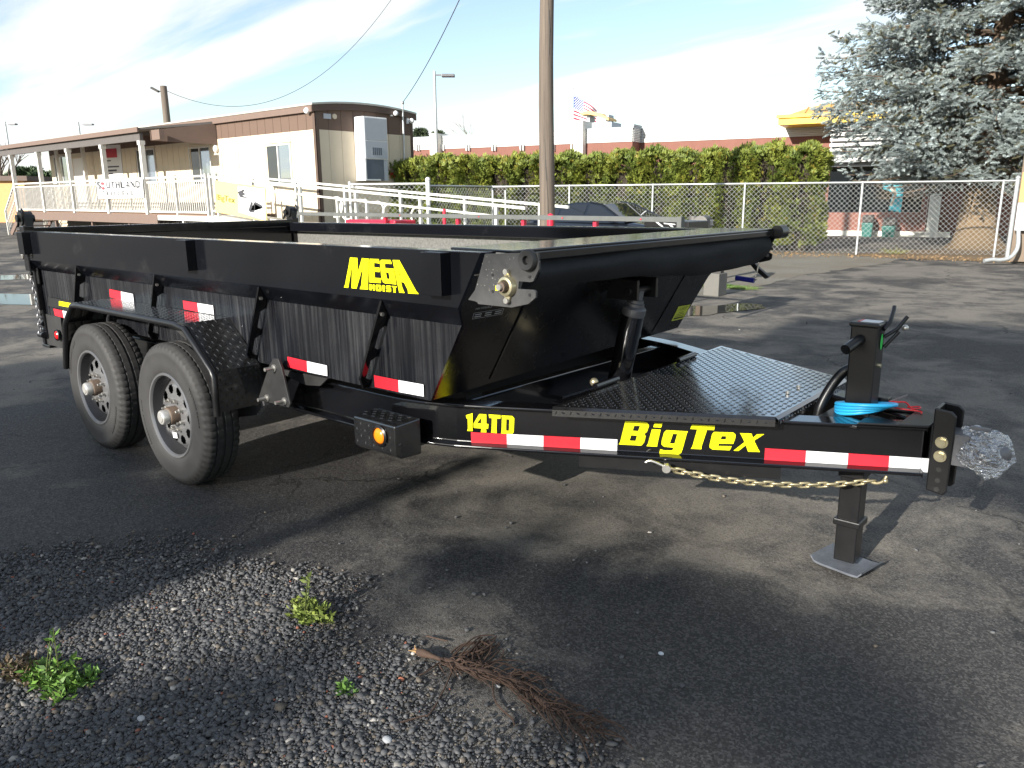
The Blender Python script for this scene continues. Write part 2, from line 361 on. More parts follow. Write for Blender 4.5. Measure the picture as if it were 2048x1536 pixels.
# ------------------------------------------------------------------ setting: the ground
gnd = MB(); gnd.add([(-500, -500, 0), (500, -500, 0), (500, 500, 0), (-500, 500, 0)], [(0, 1, 2, 3)])
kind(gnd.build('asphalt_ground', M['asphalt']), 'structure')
def sheet(name, pts, z, mat, jit=.12, sub=5):
    ps = []; r_ = random.Random(name)
    for i in range(len(pts)):
        a = Vector(pts[i]); b = Vector(pts[(i+1) % len(pts)])
        for k in range(sub):
            p = a.lerp(b, k/sub); ps.append((p.x+r_.uniform(-jit, jit), p.y+r_.uniform(-jit, jit), z))
    m = MB(); m.add(ps, [tuple(range(len(ps)))])
    if (Vector(ps[1])-Vector(ps[0])).cross(Vector(ps[-1])-Vector(ps[0])).z < 0: m.f = [m.f[0][::-1]]
    return kind(m.build(name, mat), 'structure')
FA = radians(21); FDIR = V(cos(FA), sin(FA), 0); FNRM = V(-sin(FA), cos(FA), 0); F0 = V(-2.47, 16.77, 0)
def FP(t, n=0, z=0): return F0 + FDIR*t + FNRM*n + V(0, 0, z)
vg = [FP(-11, -2.2), FP(-5, -3.6), G(1330, 588), G(1430, 596), G(1500, 578), G(1600, 552), G(1680, 540), FP(1.0, -1.0), FP(3.5, -1.9), FP(12, -1.6), FP(12, .9), FP(-11, .9)]
sheet('gravel_verge', vg, .004, M['verge_gravel'], .10, 6)
sheet('needle_bed', [FP(-.3, -.25), FP(1.5, -1.15), FP(3.5, -1.55), FP(6, -1.4), FP(9, -1), FP(9, 2.6), FP(4.5, 3.2), FP(1.6, 2.2), FP(.5, .6)], .010, M['needle_duff'], .13, 6)
# puddles
def blob(name, c, rx, ry, ang, z, seed, label):
    r_ = random.Random(seed); ph = [r_.uniform(0, 6.28) for _ in range(4)]; pts = []
    for i in range(56):
        a = 2*pi*i/56; k = 1+.22*sin(2*a+ph[0])+.14*sin(3*a+ph[1])+.08*sin(7*a+ph[2])+.05*sin(13*a+ph[3])
        x, y = rx*k*cos(a), ry*k*sin(a); pts.append((c[0]+x*cos(ang)-y*sin(ang), c[1]+x*sin(ang)+y*cos(ang), z))
    m = MB(); m.add(pts, [tuple(range(56))]); o = kind(m.build(name, M['water']), 'structure'); return o
blob('puddle', G(6, 554), 2.1, .55, radians(38), .004, 1, '')
blob('puddle', G(10, 599), 1.8, .80, radians(36), .008, 4, '')
blob('puddle', G(1385, 622), .95, .42, radians(75), .008, 9, '')
# ================================================================== the dump trailer
TRL = thing('dump_trailer', 'black tandem axle dump trailer with yellow lettering parked on the asphalt', 'trailer', TR.translation)
TRL.rotation_euler = TR.to_euler(); OFF[TRL.name] = (0, 0, 0)
BP, BS, PP, SP = M['black_paint'], M['black_satin'], M['panel_paint'], M['streaked_paint']
XR, ZT, YT, YI = -2.285, 1.237, 1.102, 1.045
XE = {-1: -2.195, 1: -2.285}                 # the tailgate stands a touch askew
SKW = .059                        # the far front corner sits further back
def xf(z, sgn=-1): return 2.033-.585*(1.237-z)-(SKW*2*1.102 if sgn > 0 else 0)
def side(sgn):
    y = lambda v: sgn*v
    # thin bent plate: outer outline then inner outline, skewed front edge
    o = [(YT, ZT-.001), (YT, 1.046), (YI, .973), (YI-.004, .668)]; i = [(YI-.018, .668), (YI-.014, .968), (YT-.014, 1.041), (YT-.014, ZT-.001)]
    m = MB(); ring = o+i; n = len(ring); vs = [(XE[sgn], y(a), b) for a, b in ring]+[(xf(b, sgn), y(a), b) for a, b in ring]
    fs = [(k, (k+1) % n, (k+1) % n+n, k+n) for k in range(n)]+[tuple(range(n-1, -1, -1)), tuple(range(n, 2*n))]
    if sgn > 0: fs = [f[::-1] for f in fs]
    m.add(vs, fs)
    for k in range(len(m.f)):
        m.m[k] = 1 if k == 2 else (2 if k in (4, 5, 6) else 0)
    m.build('bed_side', [PP, SP, M['scratched_inside']], TRL)
    r = MB(); r.add([(XE[sgn], y(YT-.003), ZT-.078), (XE[sgn], y(YT-.003), ZT), (XE[sgn], y(YT-.085), ZT), (XE[sgn], y(YT-.085), ZT-.078),
           (xf(ZT-.078, sgn), y(YT-.003), ZT-.078), (xf(ZT, sgn), y(YT-.003), ZT), (xf(ZT, sgn), y(YT-.085), ZT), (xf(ZT-.078, sgn), y(YT-.085), ZT-.078)],
          [f if sgn < 0 else f[::-1] for f in [(0, 1, 5, 4), (1, 2, 6, 5), (2, 3, 7, 6), (3, 0, 4, 7), (3, 2, 1, 0), (4, 5, 6, 7)]])
    r.build('top_rail', PP, TRL, bevel=.008)
side(-1); side(1)
fl = MB(); fl.box(XR, xf(.70)-.16, -YI+.02, YI-.02, .668, .70); fl.build('bed_floor', M['scratched_inside'], TRL)
for yy in (-.62, .62): sf = MB(); sf.box(XR, 1.52, yy-.05, yy+.05, .60, .667); sf.build('bed_runner', BS, TRL)
# leaning front wall
def fwp(y, z): return V(xf(z)-SKW*(y+YT), y, z)
fw_ = MB(); pl = [fwp(-YT+.003, ZT-.08), fwp(-YT+.003, 1.046), fwp(-YI+.003, .973), fwp(-YI+.006, .668), fwp(YI-.006, .668), fwp(YI-.003, .973), fwp(YT-.003, 1.046), fwp(YT-.003, ZT-.08)]
fw_.prism(pl, (-.016, 0, 0)); fw_.build('front_wall', M['front_paint'], TRL)
for yy in (-.70, .70):
    fr_ = MB(); fr_.prism([fwp(yy-.004, 1.10)+V(.001, 0, 0), fwp(yy-.004, .69)+V(.001, 0, 0), fwp(yy-.004, .69)+V(.005, 0, 0), fwp(yy-.004, 1.10)+V(.005, 0, 0)], (0, .008, 0)); fr_.build('front_stiffener', BP, TRL)
ts = MB(); ts.prism([(2.115, -YT+.06, ZT-.004), (2.115, YT, ZT-.004), (1.80, YT-.09, ZT-.004), (1.80, -YT+.09, ZT-.004)], (0, 0, .010)); ts.box(2.095, 2.122, -YT+.06, YT, ZT-.032, ZT-.004)
ts.build('front_shelf', BP, TRL, bevel=.004)
# tailgate
tg = MB(); a_ = V(XE[-1]-.018, -1.08, 0); b_ = V(XE[1]-.018, 1.08, 0); tg.beam(a_+V(0, 0, .975), b_+V(0, 0, .975), .025, .55); tg.beam(a_+V(0, 0, ZT-.009), b_+V(0, 0, ZT-.009), .055, .062); tg.build('tailgate', BP, TRL, bevel=.006)
XR0 = XR
for sgn in (-1, 1):
    XR = XE[sgn]; p = MB(); p.box(XR-.07, XR+.015, sgn*1.11, sgn*1.045, .97, ZT+.035); p.prism([(XR-.07, sgn*1.075, .97), (XR-.01, sgn*1.075, .97), (XR-.01, sgn*1.055, .50), (XR-.07, sgn*1.055, .50)], (0, sgn*-.05, 0)); p.build('corner_post', BP, TRL, bevel=.006)
    h = MB(); c = V(XR-.04, sgn*1.07, ZT+.085); h.cyl(c-V(0, .035, 0), c+V(0, .035, 0), .045, n=18); h.cyl(c-V(.012, .055, 0), c+V(-.012, .055, 0), .024, n=12); h.prism([c+V(-.07, -.04, -.06), c+V(-.035, -.04, .02), c+V(.0, -.04, .055), c+V(.055, -.04, .03), c+V(.05, -.04, -.01), c+V(.0, -.04, .01)], (0, .014, 0)); h.box(c.x-.03, c.x+.05, c.y-.025, c.y+.025, ZT+.02, ZT+.09)
    h.tube([c+V(.02, .03*sgn, .0), c+V(.055, .03*sgn, .015), c+V(.06, .03*sgn, .045), c+V(.035, .03*sgn, .06)], .007, 6)
    h.build('gate_latch', BS, TRL, smooth=40)
    m = MB(); x0 = XR-.035; m.tube([(x0, sgn*1.112, 1.20), (x0, sgn*1.128, 1.19), (x0, sgn*1.13, 1.09), (x0+.022, sgn*1.132, 1.055), (x0+.044, sgn*1.13, 1.09), (x0+.044, sgn*1.128, 1.19), (x0+.044, sgn*1.112, 1.20)], .006, 8); m.build('pale_hook', M['zinc'], TRL, smooth=50)
    m = MB(); x0 = XR-.10; m.prism([(x0, sgn*1.07, .99), (x0+.13, sgn*1.07, .99), (x0+.13, sgn*1.07, .88), (x0+.02, sgn*1.07, .88), (x0, sgn*1.07, .91)], (0, sgn*-.012, 0)); m.cyl((x0+.03, sgn*1.075, .95), (x0+.03, sgn*1.085, .95), .016, n=12); m.build('hinge_lug', BS, TRL, bevel=.003)
    m = MB()
    for k in range(13):
        z = .90-k*.031; xx = XR-.075+.035*sin(k*.26); m.tube([V(xx, sgn*1.075, z)+(V(cos(a)*.013, 0, sin(a)*.022) if k % 2 else V(0, cos(a)*.013, sin(a)*.022)) for a in [i*pi/5 for i in range(10)]], .0045, 5, closed=True)
    m.build('gate_chain', M['steel_dull'], TRL, smooth=60)
    m = MB(); m.box(XR-.12, XR+.02, sgn*1.06, sgn*.95, .43, .45); m.box(XR-.10, XR-.06, sgn*1.06, sgn*1.02, .45, .56); m.cyl((XR-.10, sgn*1.07, .52), (XR-.02, sgn*1.07, .52), .022, n=12); m.cyl((XR-.11, sgn*1.06, .60), (XR-.03, sgn*1.06, .60), .017, n=12); m.build('gate_pivot', BP, TRL, bevel=.004)
XR = XR0
# ribs with slots
def rib(sgn, x):
    m = MB(); sx = lambda z: x+.48*(z-1.043)
    q = [(YT-.001, 1.040), (YI+.001, .972), (YI+.001, .935), (YI+.026, .92), (YI+.026, .845), (YI+.001, .832), (YI, .805), (YI+.028, .79), (YI+.028, .715), (YI+.001, .702), (YI-.002, .668), (YI+.02, .672), (YI+.052, .705), (YI+.056, .95), (YT+.001, .985)]
    q = [(YT-.001, 1.040), (YI+.001, .972), (YI+.001, .935), (YI+.026, .92), (YI+.026, .845), (YI+.001, .832), (YI, .805), (YI+.028, .79), (YI+.028, .715), (YI+.001, .702), (YI-.002, .668), (YI+.025, .668), (YI+.055, .715)]
    m.prism([(sx(z), sgn*y, z) for y, z in q], (.012, 0, 0)); m.build('rib', BP, TRL)
    w = MB(); w.cyl((sx(.99), sgn*(YT-.02), .985), (sx(.99)+.016, sgn*(YT-.02), .985), .008, n=8); w.build('rib_bolt', M['zinc'], TRL)
for sgn in (-1, 1):
    for x in (-1.401, -.355, .659, 1.504): rib(sgn, x)
    for x in (-2.155, T(380, 490, 1, -YT).x, T(872, 522, 1, -YT-.02).x):
        m = MB(); m.box(x-.05, x+.05, sgn*(YT+.002), sgn*(YT+.048), ZT-.15, ZT-.004); m.box(x-.042, x+.042, sgn*(YT+.008), sgn*(YT+.042), ZT-.005, ZT-.003, 1); m.build('stake_pocket', [PP, M['decal_black']], TRL, bevel=.006)
# ---- frame rails and the A-frame tongue
def rail_line(sgn): return [V(-2.25, sgn*.955, 0), V(1.30, sgn*.955, 0), V(1.42, sgn*.950, 0), V(1.54, sgn*.926, 0), V(1.66, sgn*.885, 0), V(1.80, sgn*.815, 0), V(3.185, sgn*.080, 0)]
ZB0, ZB1 = .436, .616
def sweep(m, line, prof, sgn):
    k = len(prof); vs = []; fs = []
    for i, p in enumerate(line):
        a = line[max(i-1, 0)]; b = line[min(i+1, len(line)-1)]
        t1 = (p-a).normalized() if i else (b-p).normalized(); t2 = (b-p).normalized() if i < len(line)-1 else t1
        n = V(-(t1+t2).y, (t1+t2).x, 0).normalized(); n *= 1/max(.3, n.dot(V(-t1.y, t1.x, 0)))
        for u, z in prof: vs.append(p+n*u*sgn+V(0, 0, z))
    for i in range(len(line)-1):
        for j in range(k): fs.append((i*k+j, i*k+(j+1) % k, (i+1)*k+(j+1) % k, (i+1)*k+j))
    fs += [tuple(range(k)), tuple((len(line)-1)*k+j for j in range(k-1, -1, -1))]
    if sgn < 0: fs = [f[::-1] for f in fs]
    m.add(vs, fs)
ibeam = [(0, ZB0), (0, ZB0+.012), (-.034, ZB0+.018), (-.034, ZB1-.018), (0, ZB1-.012), (0, ZB1), (-.095, ZB1), (-.095, ZB1-.012), (-.055, ZB1-.018), (-.055, ZB0+.018), (-.095, ZB0+.012), (-.095, ZB0)]
for sgn in (-1, 1):
    m = MB(); sweep(m, rail_line(sgn), ibeam, sgn); m.build('frame_rail', M['black_satin'] if 0 else BP, TRL, bevel=.004)
for x in (-2.2, -1.3, .45, 1.2): cm = MB(); cm.box(x, x+.08, -.90, .90, .45, .60); cm.build('cross_member', BS, TRL)
# front crossmember and well behind the deck
m = MB(); m.box(1.56, 1.62, -.84, .84, .45, .60); m.box(1.93, 1.99, -.60, .60, .47, .612); m.build('front_cross_member', BP, TRL, bevel=.004)
m = MB(); m.box(1.62, 1.93, -.12, .40, .47, .49); m.build('pump_tray', M['steel_dull'], TRL)
# web plane of the near tongue beam
A_ = rail_line(-1)[5]; B_ = rail_line(-1)[6]; td = (B_-A_).normalized(); tn = V(td.y, -td.x, 0); 
if tn.y > 0: tn = -tn
WEBP = A_-tn*.034
def web(x, y): return TPL(x, y, WEBP, tn)
def flat(name, px, pf, n, mat, lift=.002, par=None):
    n = Vector(n).normalized(); q = [pf(*p)+n*lift for p in px]; m = MB(); m.add(q, [tuple(range(len(q)))]); 
    return m.build(name, mat, par or TRL)
def tape(name_px, pf, n, lift=.0025):
    for col, q in name_px: flat('reflective_strip', q, pf, n, M['tape_red' if col == 'r' else 'tape_white'], lift)
def strip(tl, tr, br, bl, stops):
    out = []; L_ = lambda a, b, t: (a[0]+(b[0]-a[0])*t, a[1]+(b[1]-a[1])*t)
    for c, t0, t1 in stops: out.append((c, [L_(tl, tr, t0), L_(tl, tr, t1), L_(bl, br, t1), L_(bl, br, t0)]))
    return out
tape(strip((942, 864), (1235, 878.5), (1234, 902.5), (943, 887), [('r', 0, .245), ('w', .245, .495), ('r', .495, .748), ('w', .748, 1)]), web, tn)
tape(strip((1530, 896), (1866, 917), (1864, 945), (1528.5, 920.5), [('r', 0, .245), ('w', .245, .495), ('r', .495, .74), ('w', .74, 1)]), web, tn)
for q in ([(1029, 875), (1070, 876.5), (1070, 889), (1029, 887)], [(1176, 882), (1219, 884.5), (1219, 898), (1176, 895.5)]):
    fit_text('strip_lettering', 'BigTex', [web(*p)+tn*.0026 for p in q], M['tape_print'], TRL, (0, .05), .02, .2, -.0012)
def cs(ox, oy, k, cts): return [[(ox+x/k, oy+y/k) for x, y in c] for c in cts]
B = [[(165, 75), (420, 88), (452, 100), (468, 140), (440, 215), (410, 240), (425, 270), (405, 350), (370, 390), (80, 375), (100, 340)], [(280, 135), (352, 140), (330, 205), (258, 200)], [(240, 258), (315, 262), (295, 332), (217, 326)]]
I = [[(540, 100), (640, 104), (622, 160), (522, 155)], [(505, 180), (617, 186), (575, 370), (570, 405), (435, 397), (455, 365)]]
G_ = [[(690, 192), (965, 207), (950, 240), (895, 440), (880, 480), (845, 505), (600, 493), (612, 435), (660, 450), (765, 452), (785, 415), (660, 405), (628, 375), (630, 330), (660, 220)], [(775, 238), (830, 242), (795, 365), (732, 362)]]
T_ = [[(1018, 122), (1310, 135), (1300, 192), (1210, 188), (1140, 400), (1138, 437), (1003, 430), (1025, 395), (1085, 182), (996, 178)]]
E_ = [[(1300, 215), (1545, 222), (1575, 250), (1572, 290), (1545, 368), (1360, 365), (1352, 395), (1525, 398), (1500, 450), (1280, 440), (1242, 415), (1245, 375), (1275, 245)], [(1400, 268), (1458, 270), (1450, 312), (1380, 310)]]
X_ = [[(1632, 230), (1780, 237), (1797, 292), (1850, 245), (1942, 243), (1812, 327), (1862, 430), (1888, 472), (1735, 468), (1707, 385), (1612, 458), (1548, 455), (1690, 345), (1655, 270)]]
for c in (B, I, G_, T_, E_, X_): decal('yellow_letter', cs(1225, 830, 6.4, c), web, tn, M['decal_yellow'], TRL)
for c in ([[(80, 95), (165, 70), (162, 260), (165, 300), (95, 295), (105, 265), (102, 140), (85, 135)]],
          [[(250, 80), (340, 84), (340, 205), (368, 208), (362, 268), (335, 268), (342, 315), (270, 312), (278, 264), (180, 258), (178, 200)], [(275, 125), (275, 200), (222, 195)]],
          [[(370, 85), (520, 95), (520, 140), (475, 138), (470, 280), (475, 325), (400, 318), (408, 280), (412, 132), (378, 130)]],
          [[(535, 98), (670, 105), (698, 135), (690, 310), (670, 338), (528, 328), (535, 290), (540, 140)], [(595, 145), (635, 148), (630, 295), (592, 292)]]):
    decal('yellow_letter', cs(920, 815, 6.4, c), web, tn, M['decal_yellow'], TRL, .004)
sideP = lambda x, y: T(x, y, 1, -YT)
for c in ([[(250, 120), (215, 330), (130, 770), (100, 840), (205, 850), (300, 290), (285, 860), (405, 870), (560, 330), (520, 780), (485, 880), (685, 890), (680, 760), (705, 150), (535, 135), (437, 480), (425, 130)]],
          [[(725, 150), (940, 160), (965, 265), (830, 245), (830, 355), (960, 365), (960, 470), (840, 460), (845, 610), (990, 620), (990, 735), (710, 715)]],
          [[(1000, 175), (1225, 180), (1255, 275), (1090, 265), (1085, 300), (1130, 600), (1145, 635), (1190, 640), (1205, 630), (1185, 500), (1175, 480), (1120, 475), (1105, 375), (1300, 390), (1365, 770), (1250, 755), (1240, 750), (1100, 745), (1050, 720), (1010, 640), (975, 300), (980, 210)]],
          [[(1275, 180), (1435, 185), (1840, 920), (1905, 1000), (1650, 985), (1640, 900), (1550, 720), (1475, 710), (1510, 850), (1565, 975), (1435, 965)], [(1400, 410), (1470, 565), (1440, 560)]],
          [[(712, 762), (765, 766), (770, 812), (797, 814), (795, 770), (838, 772), (850, 915), (805, 912), (800, 860), (770, 858), (775, 908), (722, 905)]],
          [[(880, 775), (985, 783), (1000, 800), (1003, 920), (985, 932), (890, 926), (875, 905), (868, 790)], [(910, 800), (940, 803), (950, 895), (920, 893)]],
          [[(1030, 785), (1080, 790), (1090, 940), (1040, 937)]],
          [[(1130, 795), (1225, 800), (1225, 840), (1165, 835), (1165, 850), (1235, 860), (1240, 935), (1215, 950), (1125, 942), (1120, 905), (1190, 912), (1190, 890), (1120, 882), (1112, 815)]],
          [[(1255, 805), (1370, 812), (1375, 840), (1345, 838), (1350, 965), (1295, 960), (1290, 835), (1258, 833)]]):
    decal('yellow_letter', cs(680, 505, 12.047, c), sideP, (0, -1, 0), M['decal_yellow'], TRL)
lowP = lambda x, y: T(x, y, 1, -YI-.003)
tape([('r', [(575, 713), (614, 722), (615, 744), (576, 734)]), ('w', [(614, 722), (654, 731), (655, 752), (615, 744)]), ('r', [(748, 750), (797, 760), (798, 784), (750, 774)]), ('w', [(797, 760), (847, 769), (848, 793), (798, 784)]),
      ('r', [(219, 578), (242, 583), (243, 600), (220, 594)]), ('w', [(242, 583), (266, 588), (268, 604), (243, 600)]), ('r', [(366, 601), (395, 606), (397, 624), (368, 618)]), ('w', [(395, 606), (426, 611), (428, 629), (397, 624)]),
      ('r', [(107, 617), (125, 621), (128, 636), (110, 631)]), ('w', [(125, 621), (140, 624), (143, 640), (128, 636)])], lowP, (0, -1, 0), .001)
# 7GA plate
flat('gauge_label', [(96, 594), (150, 604), (150, 621), (97, 612)], lowP, (0, -1, 0), M['decal_black'], .001)
fit_text('gauge_lettering', '7GA', [lowP(*p)+V(0, -.0015, 0) for p in [(97, 595), (117, 599), (118, 616), (98, 612)]], M['decal_yellow'], TRL, (.02, .04), .04, 0, -.001)
flat('gauge_panel', [(118.5, 602), (146, 607), (146, 616), (118.5, 611)], lowP, (0, -1, 0), M['decal_yellow'], .0018)
fit_text('gauge_lettering', 'HEAVY', [lowP(*p)+V(0, -.002, 0) for p in [(119.5, 603.4), (145, 608), (145, 614.5), (119.5, 609.6)]], M['decal_black'], TRL, (.05, .1), .02, 0, -.001)
# ---- loading light box by the bend
lb = MB(); x0, x1, y0, y1, z0, z1 = 1.275, 1.535, -1.085, -.957, .405, .556
lb.prism([(x0+.01, y1, z0), (x0, y0+.03, z0), (x0, y0+.0, z0+.02), (x0, y0, z1-.01), (x0+.01, y1, z1)], (x1-x0, 0, 0)); lb.build('lamp_box', M['tread_plate'], TRL, bevel=.006)
def diamonds(m, o, u, v, nu, nv, n, lx=.020, wx=.0045, h=.0022, pitch=.026, clip=None):
    o = Vector(o); u = Vector(u).normalized(); v = Vector(v).normalized(); n = Vector(n).normalized()
    for i in range(nu):
        for j in range(nv):
            c = o+u*(i+.5)*pitch+v*(j+.5)*pitch
            if clip and not clip(c): continue
            a, b = ((u+v*.35).normalized(), None) if (i+j) % 2 else ((v-u*.35).normalized(), None); w = n.cross(a)
            m.add([c-a*lx/2, c-w*wx/2+n*h*.2, c+a*lx/2, c+w*wx/2+n*h*.2, c+n*h+a*lx*.2, c+n*h-a*lx*.2], [(0, 1, 5), (1, 4, 5), (1, 2, 4), (2, 3, 4), (3, 5, 4), (3, 0, 5)])
m = MB(); diamonds(m, (x0+.01, y0+.01, z1+.0005), (1, 0, 0), (0, 1, 0), 9, 4, (0, 0, 1)); diamonds(m, (x0+.01, y0-.0005, z0+.025), (1, 0, 0), (0, 0, 1), 9, 4, (0, -1, 0))
diamonds(m, (x1+.0005, y0+.01, z0+.025), (0, 1, 0), (0, 0, 1), 4, 4, (1, 0, 0)); kind(m.build('lamp_box_tread', M['tread_plate'], TRL), 'stuff')
lc = T(762, 871, 1, y0)
m = MB(); m.lathe([(.001, .004), (.040, .004), (.044, .010), (.036, .016), (.033, .008)], lc, (0, -1, 0), 28); lo_ = m.build('lamp_bezel', BS, TRL, smooth=40)
m = MB(); m.lathe([(.0, .020), (.016, .019), (.027, .015), (.033, .008), (.033, .004)], lc, (0, -1, 0), 28); m.build('amber_lamp', M['amber'], lo_, smooth=60)
# ---- triangular fender bracket with three bolts
bk = [T(x, y, 1, -1.10) for x, y in [(537, 733), (546, 717), (556, 718), (563, 737), (580, 808), (577, 816), (520, 801), (517, 794)]]
m = MB(); m.prism(bk, (0, .012, 0)); brk = m.build('step_bracket', M['black_dusty'], TRL, bevel=.003)
for x, y in [(549, 736), (535, 796), (570, 802)]:
    c = T(x, y, 1, -1.10); m = MB(); m.cyl(c, c-V(0, .05, 0), .0085, n=12); m.cyl(c, c-V(0, .006, 0), .017, n=14); m.build('bolt', M['zinc'], brk, smooth=40)
m = MB(); m.prism([T(x, y, 1, -.99) for x, y in [(500, 722), (545, 735), (655, 757), (640, 772), (610, 770), (560, 745), (520, 800), (500, 770)]], (0, .012, 0)); m.build('frame_gusset', M['black_dusty'], TRL)
# ---- wheels
R_ = .3695; TW = .19
def tyre_mesh():
    # r, y (y negative is the outer face)
    pf = [(.212, -.080), (.222, -.090), (.240, -.095), (.262, -.099), (.268, -.0985), (.290, -.100), (.318, -.098), (.322, -.0995), (.340, -.094), (.353, -.087), (.3665, -.076), (.3695, -.066), (.3695, -.046), (.361, -.044), (.361, -.038), (.3695, -.036), (.3705, -.008), (.361, -.006), (.361, .006), (.3705, .008), (.3695, .036), (.361, .038), (.361, .044), (.3695, .046), (.3695, .066), (.3665, .076), (.353, .087), (.30, .098), (.24, .095), (.212, .08)]
    def mod(i, j):
        if i in (9, 10, 25, 26): return 0 if j % 4 in (0, 1) else -.0085
        if i in (11, 12, 23, 24): return 0 if j % 4 in (0, 1, 2) else -.006
        if i in (15, 16, 19, 20): return 0 if (j % 6) else -.003
        return 0
    m = MB(); m.lathe(pf, (0, 0, 0), (0, 1, 0), 240, mod=mod)
    for k in range(len(m.f)):
        i = k//240; m.m[k] = 1 if 9 <= i <= 25 else 0
    # raised sidewall ribs of lettering
    for a0, a1 in ((.6, .95), (1.0, 1.25), (3.7, 4.2), (4.3, 4.5)):
        k = 0
        while a0+k*.055 < a1:
            a = a0+k*.055; m.obox((.303*sin(a), -.1005, .303*cos(a)), (cos(a)*.006, 0, -sin(a)*.006), (0, .0012, 0), (sin(a)*.009, 0, cos(a)*.009)); k += 1
    return m.mesh('tyre', smooth=50)
def rim_mesh():
    m = MB(); pf = [(.221, -.090), (.217, -.096), (.209, -.095), (.202, -.084), (.198, -.050), (.190, -.036), (.186, .02), (.19, .08), (.215, .09)]
    m.lathe(pf, (0, 0, 0), (0, 1, 0), 64)
    for k in range(len(m.f)):
        if 3 <= k//64: m.m[k] = 1
    # dished disc with vent holes really cut out
    rr = [(.190, -.020), (.176, -.030), (.165, -.044), (.155, -.052), (.146, -.055), (.120, -.056), (.110, -.057), (.098, -.060), (.060, -.060), (.02, -.060)]
    n = 100; vs = []; fs = []
    for r, y in rr:
        for j in range(n): a = 2*pi*j/n; vs.append((r*cos(a), y, r*sin(a)))
    for i in range(len(rr)-1):
        for j in range(n):
            ph = (j % 10)
            hole = (i == 3 and ph in (3, 4, 5, 6)) or (i == 4 and ph in (2, 3, 4, 5, 6, 7)) or (i == 5 and ph in (3, 4, 5, 6))
            if not hole: fs.append((i*n+j, i*n+(j+1) % n, (i+1)*n+(j+1) % n, (i+1)*n+j))
    m.add(vs, [f[::-1] for f in fs])
    return m.mesh('rim', smooth=40)
TYRE, RIM = tyre_mesh(), rim_mesh()
for q in ('rubber', 'rubber_tread'): TYRE.materials.append(M[q])
RIM.materials.append(M['rim_grey']); RIM.materials.append(M['rim_barrel'])
m = MB(); m.lathe([(.048, -.05), (.047, -.098), (.044, -.104), (.036, -.105)], ax=(0, 1, 0), n=28); m.lathe([(.037, -.104), (.0375, -.133), (.034, -.140), (.026, -.141), (.024, -.145), (.0, -.146)], ax=(0, 1, 0), n=28, mi=1)
HUB = m.mesh('hub', smooth=40); HUB.materials.append(M['hub_rust']); HUB.materials.append(M['hub_steel'])
m = MB(); m.cyl((0, -.058, 0), (0, -.080, 0), .0115, n=6); m.cyl((0, -.078, 0), (0, -.096, 0), .006, n=10); NUT = m.mesh('lug_nut', smooth=35); NUT.materials.append(M['zinc'])
m = MB(); m.lathe([(.19, .0), (.19, .06), (.05, .07), (.05, 0)], ax=(0, 1, 0), n=32); DRUM = m.mesh('brake_drum', smooth=40); DRUM.materials.append(M['black_satin'])
def wheel(x, sgn, z, turn):
    r = bpy.data.objects.new('wheel', RIM); COL.objects.link(r); r.parent = TRL; OFF[r.name] = (0, 0, 0)
    r.location = (x, sgn*(1.244-.076), z); r.rotation_euler = (0, turn, 0 if sgn < 0 else pi)
    def sub(n, me, rot=None, loc=(0, 0, 0)):
        o = bpy.data.objects.new(n, me); COL.objects.link(o); o.parent = r; o.location = loc
        if rot: o.rotation_euler = rot
        return o
    sub('tyre', TYRE); sub('hub', HUB); sub('brake_drum', DRUM)
    for k in range(8):
        a = 2*pi*k/8; sub('lug_nut', NUT, None, (.079*cos(a), 0, .079*sin(a)))
    return r
w_f = wheel(0, -1, R_-.008, .35); w_r = wheel(-.94, -1, R_-.002, 1.2); wheel(0, 1, R_-.008, .9); wheel(-.94, 1, R_-.002, 2.0)
m = MB(); m.obox((.015, -.066, -.115), (.020, 0, .010), (0, .001, 0), (-.006, 0, .013)); o = m.build('hang_tag', M['decal_white'], None); o.parent = w_f
m = MB()
for x in (0, -.94): m.cyl((x, -1.15, R_), (x, 1.15, R_), .05, n=16)
m.build('axle', BS, TRL, smooth=40)
for sgn in (-1, 1):
    for x in (0, -.94):
        m = MB()
        for k in range(5): m.tube([(x-.36+.02*k, sgn*.93, .42-.016*k), (x, sgn*.93, .34-.012*k), (x+.36-.02*k, sgn*.93, .42-.016*k)], .016, 4)
        kind(m.build('leaf_spring', M['steel_dull'], TRL), 'stuff')
    m = MB(); m.box(-.52, -.42, sgn*.90, sgn*.96, .38, .47); m.build('spring_equalizer', M['steel_dull'], TRL)
